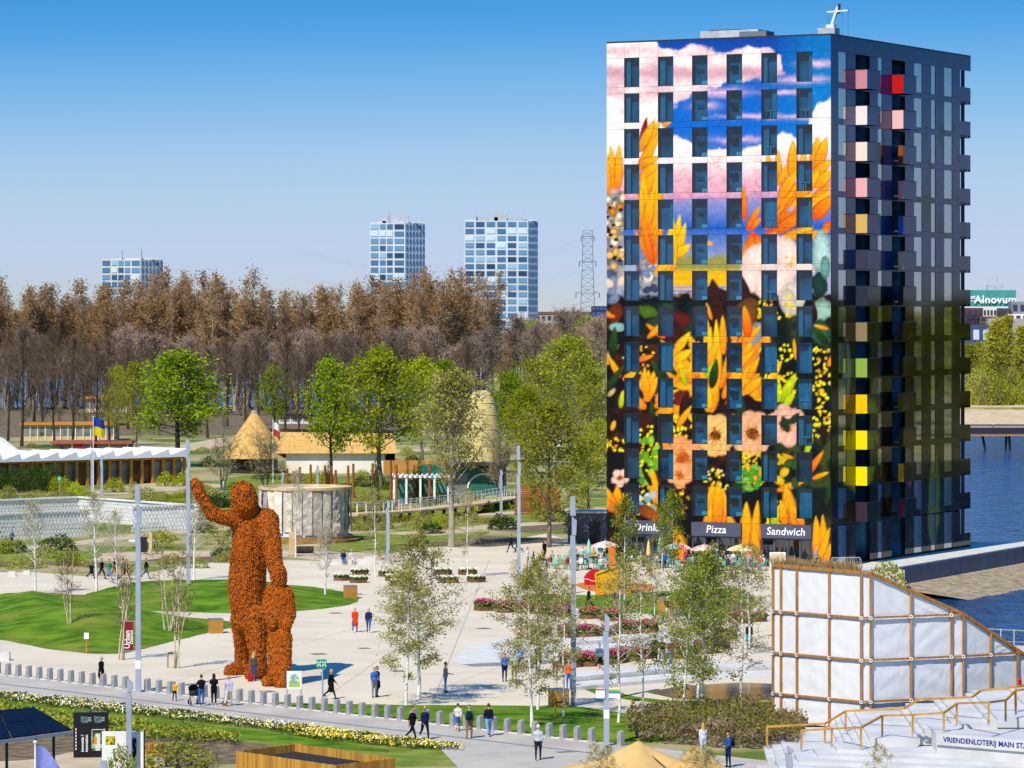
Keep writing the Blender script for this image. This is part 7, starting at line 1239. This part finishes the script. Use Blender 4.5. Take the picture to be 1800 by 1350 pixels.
# round stone-slab pavilion
dc = G(536, 956); dc.y += 4.4; dc.x = (536 - 900) * dc.y / FPX; drum = empty('stone_pavilion', dc, 0, 'round pavilion of rugged grey and white slabs on a timber plinth', 'pavilion'); n = 28; Rr = 4.3
mats_s = [M('slab_' + str(i), c, c2=c2, rough=.95, scale=1.6, detail=9, bump=.9, bscale=5, contrast=(.3, .7)) for i, (c, c2) in enumerate((('#e9decb', '#b3a594'), ('#f4ead8', '#d2c5b0'), ('#cbbeb0', '#8d8076'), ('#ddd2c0', '#a3978a')))]
for i in range(n):
    a0, a1 = 2 * math.pi * i / n + .012, 2 * math.pi * (i + 1) / n - .012; nu, nv = 7, 14; low = .75 + .35 * rt.random(); u, v = np.meshgrid(np.linspace(a0, a1, nu), np.linspace(0, 1, nv)); zz = low + (5.1 - low) * v; r = Rr + .28 * (fbm(u * 9 + i * 3, zz * 1.6 + i, 4) - .35) * (.4 + rt.random()) + .1 * (i % 3 == 0)
    k_ = np.arange(nu * nv).reshape(nv, nu); F = np.stack([k_[:-1, :-1], k_[:-1, 1:], k_[1:, 1:], k_[1:, :-1]], -1).reshape(-1, 4); link('stone_slab', np_mesh('stone_slab', np.c_[(r * np.cos(u)).ravel(), (r * np.sin(u)).ravel(), zz.ravel()], F, mats_s[rt.choice([0, 0, 1, 2, 3, 3])]), drum)
MB().lathe([(4.15, .5), (4.15, 4.98), (0, 4.98)], 40).build('inner_shell', m_whr, drum); MB().lathe([(4.1, 5.0), (4.5, 5.0), (4.5, 5.25), (4.1, 5.25), (4.1, 5.0)], 48).build('rim', m_ply, drum); MB().lathe([(4.1, .0), (5.2, .0), (5.2, .3), (4.6, .3), (4.6, .62), (4.1, .62)], 48).build('plinth', M('plinth_wood', '#a8854c', c2='#8a6a38', rough=.85, scale=1), drum)
e = empty('marker_post', G(514, 978), 0, 'pale timber marker slab before the stone pavilion', 'post'); MB().box((0, 0, 1.1), (.62, .3, 2.2), taper=.97).build('slab', m_ply, e); MB().box((0, 0, .04), (.9, .5, .08)).build('foot', m_soil, e)
o = MB().tube((-.9, 0, .35), (.9, 0, .35), .32, n=12).build('fallen_log', m_barkd, None, G(534, 973)); tag(o, 'dark log seat before the stone pavilion', 'log')
# thatched house with cone
th = empty('thatched_house', G(590, 830), 0, 'thatched house with a white wall and a steep thatched cone', 'house'); T0 = G(590, 830); Zt = 512
def tl_(px, py, dz=0): p = A(px, py, Zt + dz); return p - T0
b = MB(); r0, r1 = tl_(470, 757, 3.5), tl_(692, 760, 3.5); e0, e1 = tl_(482, 797, -.5), tl_(698, 797, -.5); f0, f1 = tl_(482, 797, 8), tl_(698, 797, 8); b.add([tuple(x) for x in (e0, e1, r1, r0, f0, f1)], [(0, 1, 2, 3), (3, 2, 5, 4), (0, 3, 4), (1, 5, 2)]); b.build('roof', m_thatch, th); MB().bar(r0 + Vector((0, 0, .1)), r1 + Vector((0, 0, .1)), .5, .35).build('ridge', m_roofd, th)
w0, w1 = tl_(503, 830, .6), tl_(676, 830, .6); MB().box(((w0.x + w1.x) / 2, -.4, 1.45), (w1.x - w0.x, 6, 3.1)).build('wall', M('lime_wash', '#efe9dc', c2='#e2dac8', rough=.9, scale=.5), th); MB().box((w1.x + .6, 1.5, 1.4), (1.3, 2, 2.8)).build('door', m_roofd, th)
c0 = tl_(447, 722, 2); b = MB(); b.lathe([(4.6, -6.4), (3.6, -4.9), (.45, -.35), (.0, -.3)], 14, c0); b.build('cone_roof', m_thatch, th); b = MB(); b.lathe([(.55, -.55), (.4, 0), (0, .1)], 10, c0); b.build('cone_cap', M('cap_grey', '#b9a49a', rough=.8), th); b = MB(); b.lathe([(3.2, -8.4), (3.2, -5.6)], 14, c0); b.build('cone_wall', m_roofd, th)
# straw egg dome
ed = empty('straw_dome', G(846, 832), 0, 'tall egg-shaped dome of pale straw behind the garden trees', 'dome'); b = MB(); pr = [(2.75 * math.cos(t) ** .62 if t < 1.5 else 0.05, 11.3 * math.sin(t)) for t in np.linspace(0, math.pi / 2, 15)]; b.lathe(pr, 32); b.build('shell', m_straw2, ed, smooth=True)
for j, (r, z) in enumerate(pr[1:-2:2]): MB().lathe([(r + .0, z - .04), (r + .07, z), (r + .0, z + .04)], 32).build('binding', m_thatch, ed)
# green tiled pavilion with pergola and jetty
gp = empty('tiled_pavilion', G(815, 876), 0, 'low pavilion clad in glazed green tiles with a white arch', 'pavilion'); k = depth(876) / FPX
MB().box((0, 3, 1.9), (150 * k, 6, 3.8)).build('core', m_dglass, gp); tm = MB().box((0, 0, 0), (.42, .06, .3)).mesh('tile', m_tile)
for j in range(11):
    for i in range(21):
        x = -4.9 + i * .46 + (.23 if j % 2 else 0)
        if -1.2 < x < .6 and j < 8: continue
        if i % 2 == 0 or True: link('tile', tm, gp, (x, -.04, .55 + j * .32))
MB().box((1.5, 2, 3.95), (7.5, 7.5, .2)).build('roof', m_roofd, gp); MB().box((3.5, 1, 3.5), (3, 5, .15)).build('canopy', m_roofd, gp); b = MB(); b.path([(2.4 + 1.9 * math.cos(t), -.15, 1.2 + 1.7 * math.sin(t)) for t in np.linspace(0, math.pi, 13)], .12, 6); b.build('arch', m_lat, gp)
pg = empty('white_pergola', G(742, 886), 0, 'white glazed pergola with a slatted roof beside rust posts', 'pergola'); 
for x in (-3.2, -1.8, -.2, 1.4, 3.0):
    for y in (0, 3.5): MB().box((x, y, 1.5), (.24, .24, 3.0)).build('post', m_lat, pg)
for y in (-.1, 1.2, 2.4, 3.6): MB().box((0, y, 3.1), (7.2, .22, .22)).build('beam', m_lat, pg)
for i in range(13): MB().box((-3.4 + i * .56, 1.75, 3.28), (.2, 4.4, .1)).build('slat', m_lat, pg)
MB().box((0, 3.0, 1.4), (6.4, .1, 2.6)).build('glazing', M('teal_glass', '#2f6a66', c2='#4a8a7c', rough=.1, scale=.6, spec=.6), pg)
jp = [(612, 905), (720, 898), (830, 886), (912, 873)]; jw = [Vector(((x - 900) * FPX * 21 / (y - HOR) / FPX, FPX * 21 / (y - HOR), 1.0)) for x, y in jp]; jt2 = empty('timber_jetty', (jw[0].x, jw[0].y, 0), 0, 'raised timber boardwalk with white railings and log piles', 'boardwalk'); O2 = Vector((jw[0].x, jw[0].y, 0))
for a_, b_ in zip(jw[:-1], jw[1:]):
    a, b2 = a_ - O2, b_ - O2; dd = (b2 - a); nn = int(dd.length / 1.4); off = Vector((dd.y, -dd.x, 0)).normalized() * -1.3; MB().bar(a, b2, 2.6, .2, up=(0, 0, 1)).build('deck', m_ply, jt2); rb = MB()
    for o_ in (-1.25, 1.25):
        n_ = Vector((-dd.y, dd.x, 0)).normalized() * o_; rb.bar(a + n_ + Vector((0, 0, 1.1)), b2 + n_ + Vector((0, 0, 1.1)), .06); rb.bar(a + n_ + Vector((0, 0, .6)), b2 + n_ + Vector((0, 0, .6)), .03)
    rb.build('handrail', m_lat, jt2)
    for i in range(nn):
        c = a + dd * (i / nn)
        for o_ in (-1.25, 1.25): n_ = Vector((-dd.y, dd.x, 0)).normalized() * o_; MB().bar(c + n_ + Vector((0, 0, .1)), c + n_ + Vector((0, 0, 1.15)), .06).build('railing_post', m_lat, jt2); 
        if i % 2 == 0: MB().tube(c + Vector((0, -.9, -1.0)), c + Vector((0, -.9, -.08)), .18, n=8).build('pile', m_barkd, jt2)
wl = empty('slatted_wall', G(945, 905), 0, 'brown horizontal slatted timber wall beside the boardwalk', 'wall'); k = depth(905) / FPX
for i in range(14): MB().box((0, .02 * (i % 2), .12 + i * .23), (82 * k - .25 * (i // 5), .12, .19)).build('slat', M('red_cedar', '#a8682c', c2='#8a4e1e', rough=.8, scale=1, per_object=.12), wl)
fn = empty('board_fence', G(735, 834), 0, 'orange upright board fence behind the pergola', 'fence'); k = depth(834) / FPX
for i in range(42): MB().box(((-60 + i * 2.85) * k, .03 * (i % 2), .95), (2.6 * k, .05, 1.9)).build('board', m_timb, fn)
for i, (x, yb, h) in enumerate(((505, 878, 3.6), (516, 876, 3.2), (527, 878, 3.8), (546, 880, 4.2), (571, 884, 4.3), (582, 884, 4.2), (590, 886, 3.9), (612, 886, 4.4), (621, 890, 4.8), (655, 893, 5.0), (662, 893, 4.7), (687, 890, 5.2), (697, 890, 4.7), (716, 885, 5.0), (728, 884, 4.4), (755, 886, 4.6))):
    o = MB().tube((0, 0, 0), (0, 0, h), .15, .14, 9).tube((0, 0, 0), (0, 0, .06), .24, n=9).build('corten_post', m_corten, None, G(x, yb)); tag(o, 'slender rust-brown steel post standing in the garden', 'post', 'rust steel garden posts')
for x, yb, h in ((577, 884, 4.6), (660, 898, 5.6), (737, 884, 5.2)): 
    e = empty('cypress_tree', G(x, yb), 0, 'narrow dark cypress among the rust posts', 'tree', 'cypresses among the rust posts'); e.scale = (.5, .5, h / 1.25); link('crown', SH['dark'], e)
# lattice dome and timber houses
ld = empty('lattice_dome', G(1045, 800), 0, 'round wooden lattice dome behind a timber screen', 'dome'); k = depth(800) / FPX; b = MB()
for i in range(14): a = i * math.pi / 7; b.path([(2.3 * math.cos(a) * math.cos(t), 2.3 * math.sin(a) * math.cos(t), 2.6 + 2.4 * math.sin(t)) for t in np.linspace(0, 1.57, 6)], .06, 4)
for t in (0, .4, .8, 1.15): b.path([(2.3 * math.cos(a) * math.cos(t), 2.3 * math.sin(a) * math.cos(t), 2.6 + 2.4 * math.sin(t)) for a in np.linspace(0, 2 * math.pi, 15)], .06, 4)
b.build('wire_dome', m_ply, ld); b = MB()
for i in range(13): b.bar((-3.4 + i * .5, -2.4, 0), (-3.4 + i * .5, -2.4, 4.2), .12)
for j in range(7): b.bar((-3.4, -2.46, .5 + j * .6), (2.6, -2.46, .5 + j * .6), .1)
o = b.build('screen', m_ply, ld); o['kind'] = 'stuff'
def timber_house(x, yb, wpx, hpx, dep, label, roofc=m_hon, win=6, wallm=m_ply, over=.6, lift=0):
    g = G(x, yb); k = g.y / FPX; W, H = wpx * k, hpx * k; e = empty('timber_house', g + Vector((0, 0, lift)), 0, label, 'house'); MB().box((0, dep / 2, H / 2), (W, dep, H)).build('wall', wallm, e); MB().box((0, dep / 2, H + .15), (W + over * 2, dep + over * 2, .3)).build('roof', roofc, e)
    for i in range(win):
        f = MB().box((-W / 2 + W * (i + .5) / win, -.04, H * .58), (W / win * .72, .08, H * .5)).build('window', m_dglass, e); MB().box((-W / 2 + W * (i + .98) / win, -.1, H * .5), (.14, .14, H)).build('mullion', m_lat, f)
    return e
timber_house(120, 775, 160, 28, 9, 'long timber gallery house with an orange roof edge by the lake', M('orange_edge', '#d08a2a', rough=.7), 12); timber_house(185, 748, 75, 24, 8, 'raised glazed timber loft with a yellow roof edge', M('orange_edge', '#d08a2a'), 7, lift=2.5); e = timber_house(160, 800, 130, 20, 8, 'low clay-coloured house with small shuttered windows and a red door', M('brick_roof', '#a8604a', c2='#8c4c3a', rough=.9, scale=1), 4, M('clay_wall', '#b08a52', c2='#9a7642', rough=.95, scale=.5)); MB().box((-1.2 - .6, -.12, .95), (1.1, .08, 1.9)).build('door', M('red_door', '#c81c1c', rough=.5), e)
fb_ = empty('stick_fence', G(75, 806), 0, 'tangled white stick fence behind the pleated pavilion', 'fence'); b = MB()
for i in range(60): x = rt.uniform(-5, 5); b.bar((x, rt.uniform(-.3, .3), rt.uniform(0, .6)), (x + rt.uniform(-1.4, 1.4), rt.uniform(-.3, .3), rt.uniform(.6, 1.5)), .06)
o = b.build('stick', m_ply, fb_); o['kind'] = 'stuff'
timber_house(575, 745, 170, 14, 8, 'low brown-roofed lake pavilion behind the forked maple', m_roofd, 8, m_conc)
# walkway bridge in the wood and the footbridge over the bay
wb = empty('walkway_bridge', Vector((-8, 1000, 0)), 0, 'pale elevated walkway with timber posts at the edge of the wood', 'bridge'); MB().box((18, 0, 3.9), (40, 2.4, .5)).build('deck', m_conc, wb); MB().box((18, -1.2, 5.1), (40, .1, .12)).build('handrail', m_lat, wb)
for i in range(9): MB().box((i * 4.6, -1.1, 2.8), (.5, .5, 5.6)).build('post', m_ply, wb)
fbz = 660; bx0, bx1 = (1640 - 900) * fbz / FPX, (2100 - 900) * fbz / FPX; fb2 = empty('footbridge', (bx0, fbz, -2.2), 0, 'slender footbridge with purple-grey railing over the bay', 'bridge'); Lb = bx1 - bx0
MB().box((Lb / 2, 0, 2.55), (Lb, 3.0, .3)).build('deck', M('bridge_wood', '#b98a58', rough=.8, scale=1), fb2); MB().box((Lb / 2, -1.5, 3.3), (Lb, .04, 1.1)).build('mesh_railing', glass_mat('mesh_rail', (.42, .40, .52), .02, .6), fb2); MB().box((Lb / 2, 1.5, 3.3), (Lb, .04, 1.1)).build('mesh_railing', MAT['mesh_rail'], fb2); MB().box((Lb / 2, -1.5, 3.95), (Lb, .14, .1)).build('handrail', m_ply, fb2); MB().box((Lb / 2, 1.5, 3.95), (Lb, .14, .1)).build('handrail', m_ply, fb2)
for px, sl in ((1727, .6), (1769, -.15), (1774, .15), (1850, .4), (1690, .3)): x = (px - 900) * fbz / FPX - bx0; MB().bar((x, 0, 2.45), (x + sl, 0, -.6), .4).build('pile', m_dkm, fb2)
person(((1746 - 900) * fbz / FPX, fbz, .5), -70, 'person in dark clothes walking on the footbridge', '#1c2c58', '#22242c', 'walk', hc='white', H=1.8)
e = empty('beach_frame', (83, 772, 0), 0, 'pale timber swing frame on the beach across the bay', 'frame')
for a_, b_ in (((-1, 0, 0), (-1, 0, 2.6)), ((1.6, 0, 0), (1.6, 0, 2.6)), ((-1, 0, 2.6), (1.6, 0, 2.6)), ((-1.6, .5, 0), (-.6, 0, 2.2))): MB().bar(a_, b_, .16).build('beam', m_lat, e)
# distant towers
def far_tower(pxs, ytop, Z, colw, rows_, label, base='#d6dfe6', sidec='#6088b0', roof=()):  # default base and sidec are bluish: distance haze put into the colours
    x0, x1, x2 = pxs; k = Z / FPX; W, W2 = (x1 - x0) * k, (x2 - x1) * k; H = CAMH + (HOR - ytop) * k; e = empty('apartment_tower', ((x0 - 900) * k, Z, 0), 0, label, 'tower')
    mw = M('tower_wall' + base, base, rough=.7, scale=.05, spec=.3); ms = M('tower_side' + sidec, sidec, rough=.4, scale=.1, spec=.5); b = MB(); sl = W2 * .9; b.prism([(0, 0), (W, 0), (W + W2 * .98, sl), (W2 * .98, sl)], 0, H); b.build('wall', mw, e)
    tints = [M('pane_' + c[1:], c, rough=.15, spec=.6, c2=c, scale=.2) for c in ('#4a7398', '#35597e', '#6d98b8', '#9fc2d6', '#d4e4ea', '#28405e', '#5580a6')]; fh = H / rows_; nc = len(colw); xs = [0]
    for c in colw: xs.append(xs[-1] + c)
    sc_ = W / xs[-1]
    for i in range(nc):
        gm_ = [MB().box((0, 0, 0), (colw[i] * sc_ * .78, .3, fh * .66)).mesh('window', t) for t in tints]
        for j in range(int(rows_ * .18), rows_):
            if (j + .5) * fh > H - fh * .35: continue
            link('window', rt.choice(gm_[:5] + gm_[:3] + gm_), e, ((xs[i] + colw[i] / 2) * sc_, -.1, (j + .5) * fh))
            if rt.random() < .5: pass
    sb = MB(); ns = 6
    for j in range(int(rows_ * .18), rows_):
        for i in range(ns):
            t = (i + .5) / ns; sb.box((W + W2 * .98 * t + .12, sl * t - .12, (j + .5) * fh), (W2 / ns * .62, .2, fh * .62), rz=math.atan2(sl, W2 * .98))
    o = sb.build('side_window', ms, e); o['kind'] = 'stuff'
    MB().box((W / 2 + W2 * .5, sl / 2, H + .25), (W + W2 * 1.0, .8, .5)).build('roof_edge', mw, e)
    for fx, w_, h_ in roof: MB().box((W * fx, sl * .4, H + h_ / 2), (w_, 3, h_)).build('roof_plant', m_plant, e)
    return e
far_tower((650, 712, 747), 392, 1700, [4, 3, 3, 5], 19, 'slender haze-tinted grey-blue apartment tower with dark glazed side', roof=((.85, 8, 3.4), (.45, 3, 3), (.55, .6, 5), (.3, 5, 1)))
far_tower((816, 928, 946), 388, 1660, [4, 4, 4, 4, 4, 4], 20, 'broad haze-tinted grey-blue apartment tower with six bays of windows', roof=((.58, 6, 4), (.35, 10, 1.6), (.2, .5, 5), (.95, .5, 5), (.8, 7, 1.2)))
far_tower((178, 247, 284), 456, 1720, [3, 2, 2, 2, 3], 14, 'white apartment tower rising behind the poplar belt', '#d8d9d8', '#5f86b4', roof=((.5, .4, 4), (1.0, .4, 5)))
def low_block(x0, x1, yt, yb, Z, col, label, rows_=2, cols=10, wc='#3a4654', roofc=None):
    k = Z / FPX; W = (x1 - x0) * k; zt, zb = CAMH - (yt - HOR) * k, max(-1.2, CAMH - (yb - HOR) * k); e = empty('town_block', ((x0 - 900) * k, Z, -1.2), 0, label, 'building'); MB().box((W / 2, 6, (zt + 1.2) / 2), (W, 12, zt + 1.2)).build('wall', M('blk' + col, col, rough=.85, scale=.1), e)
    if roofc: MB().box((W / 2, 6, zt + 1.2 + .6), (W + 1, 13, 1.2)).build('roof', M('blk' + roofc, roofc, rough=.9, scale=.1), e)
    h = (zt - zb) / rows_; wm_ = MB().box((0, 0, 0), (W / cols * .6, .3, h * .5)).mesh('window', M('blkwin' + wc, wc, rough=.3))
    for j in range(rows_):
        for i in range(cols): link('window', wm_, e, (W * (i + .5) / cols, -.1, zb + 1.2 + h * (j + .5)))
low_block(430, 650, 536, 562, 1800, '#d9d6cf', 'long white low-rise flats glimpsed between the poplars', 3, 16); low_block(150, 300, 556, 600, 1650, '#e0ddd6', 'white flats glimpsed low between the poplar trunks', 4, 12); low_block(340, 470, 575, 625, 1600, '#cfc9c0', 'pale waterside flats behind the bare trees', 4, 10); low_block(940, 1062, 552, 580, 1900, '#b9aca0', 'low terrace with a brown roof beside the pylon', 2, 12, roofc='#7a5a4c'); low_block(1040, 1068, 538, 566, 1850, '#2c3c66', 'dark blue block against the printed tower edge', 3, 4, '#51689c'); low_block(-40, 160, 560, 590, 1900, '#c6c2bc', 'pale low-rise housing across the lake', 3, 14)
# pylon with wires
Zp = 2100; k = Zp / FPX; py = empty('power_pylon', ((1033 - 900) * k, Zp, 0), 0, 'tall grey lattice power pylon behind the wood', 'pylon'); Hp = CAMH + (HOR - 405) * k; b = MB()
def wdt(z): return np.interp(z, [0, Hp * .45, Hp * .75, Hp], [5.0, 3.6, 2.9, 2.6])
zs = list(np.linspace(0, Hp, 16))
for za, zb in zip(zs[:-1], zs[1:]):
    wa, wb_ = wdt(za), wdt(zb)
    for sx in (-1, 1):
        for sy in (-1, 1): b.bar((sx * wa, sy * wa * .7, za), (sx * wb_, sy * wb_ * .7, zb), .34)
        b.bar((sx * wa, -wa * .7, za), (-sx * wb_, -wb_ * .7, zb), .22)
    b.bar((-wb_, -wb_ * .7, zb), (wb_, -wb_ * .7, zb), .22)
mo = b.build('mast', M('pylon_steel', '#7f8898', rough=.6), py); mo['kind'] = 'stuff'
for z, wv in ((Hp * .48, 6.5), (Hp * .74, 4.6), (Hp * .95, 3.6)):
    c = MB(); c.bar((-wv, 0, z), (wv, 0, z), .3); c.bar((-wv, 0, z), (0, 0, z + 2.2), .2); c.bar((wv, 0, z), (0, 0, z + 2.2), .2); c.build('crossarm', MAT['pylon_steel'], py)
    for s in (-1, 1): MB().tube((s * wv, 0, z), (s * wv, 0, z - 2.6), .22, n=6).build('insulator', m_dkm, py)
for i, (z, wv) in enumerate(((Hp * .48, 6.5), (Hp * .74, 4.6), (Hp * .95, 3.6))):
    for s in (-1, 1):
        b = MB(); P = [Vector((s * wv - 160 * t, -40 * t, z - 2.6 - 26 * math.sin(math.pi * min(1, t)) * .55 - 6 * t)) for t in np.linspace(0, 1, 9)]; b.path(P, .07, 3); b.build('power_line', M('wire_grey', '#b9c0cc', rough=.5), py)
# town across the bay
k = 1950 / FPX; al = empty('glass_office', ((1690 - 900) * k, 1950, -1.2), 0, 'teal glass office block with white rooftop lettering', 'building'); W = 96 * k; zt = CAMH - (510 - HOR) * k + 1.2; m_tg = M('teal_curtain', '#4fa89c', c2='#3a8a84', rough=.15, scale=.12, spec=.6); MB().box((W / 2, 8, zt / 2), (W, 16, zt)).build('wall', m_tg, al); fl = MB().box((0, 0, 0), (W, .3, .7)).mesh('floor_band', m_lat)
for j in range(4): link('floor_band', fl, al, (W / 2, -.1, zt - 5.5 - j * 3.4))
MB().box((W * .64, 6, zt + 1.2), (8, 6, 3)).build('roof_plant', m_plant, al); MB().tube((W * .66, 4, zt + 2), (W * .66, 4, zt + 8), .3, n=6).build('mast', m_plant, al); MB().tube((W * .52, 4, zt), (W * .52, 4, zt + 6), .2, n=6).build('aerial', m_plant, al)
mtx = text_mesh('Alnovum', 5.6, M('sign_white', '#ffffff', rough=.5, c2='#f6f6f6'), ext=.15, bold=.12, spacing=1.08); link('lettering', mtx, al, (W * .62, -.9, zt - 5.0)); link('lettering', text_mesh('het', 3.2, MAT['sign_white'], ext=.1, bold=.05), al, (W * .18, -.9, zt - 3.6))
for x0, x1, yt, c, l in ((1690, 1728, 541, '#6b4048', 'maroon boxy flat below the teal office'), (1728, 1752, 541, '#e9e4dc', 'white boxy flat below the teal office'), (1752, 1778, 543, '#5c3a40', 'dark red boxy flat below the teal office'), (1778, 1830, 530, '#8c8f98', 'grey housing beside the teal office'), (1700, 1720, 553, '#3a3040', 'dark boxy house in front of the flats'), (1722, 1770, 556, '#7a5a4c', 'brown boxy house in front of the flats'), (1772, 1820, 552, '#efe9e2', 'pale boxy house in front of the flats')): low_block(x0, x1, yt, 575, 1900 - yt * .2, c, l, 2, 4)
low_block(1690, 1742, 571, 606, 1750, '#4a5878', 'slate-blue warehouse with a white door at the far shore', 1, 3, '#e4e6ea'); low_block(1738, 1850, 560, 600, 1780, '#c4bcae', 'pale grey sports hall at the far shore', 1, 5, '#aea698')
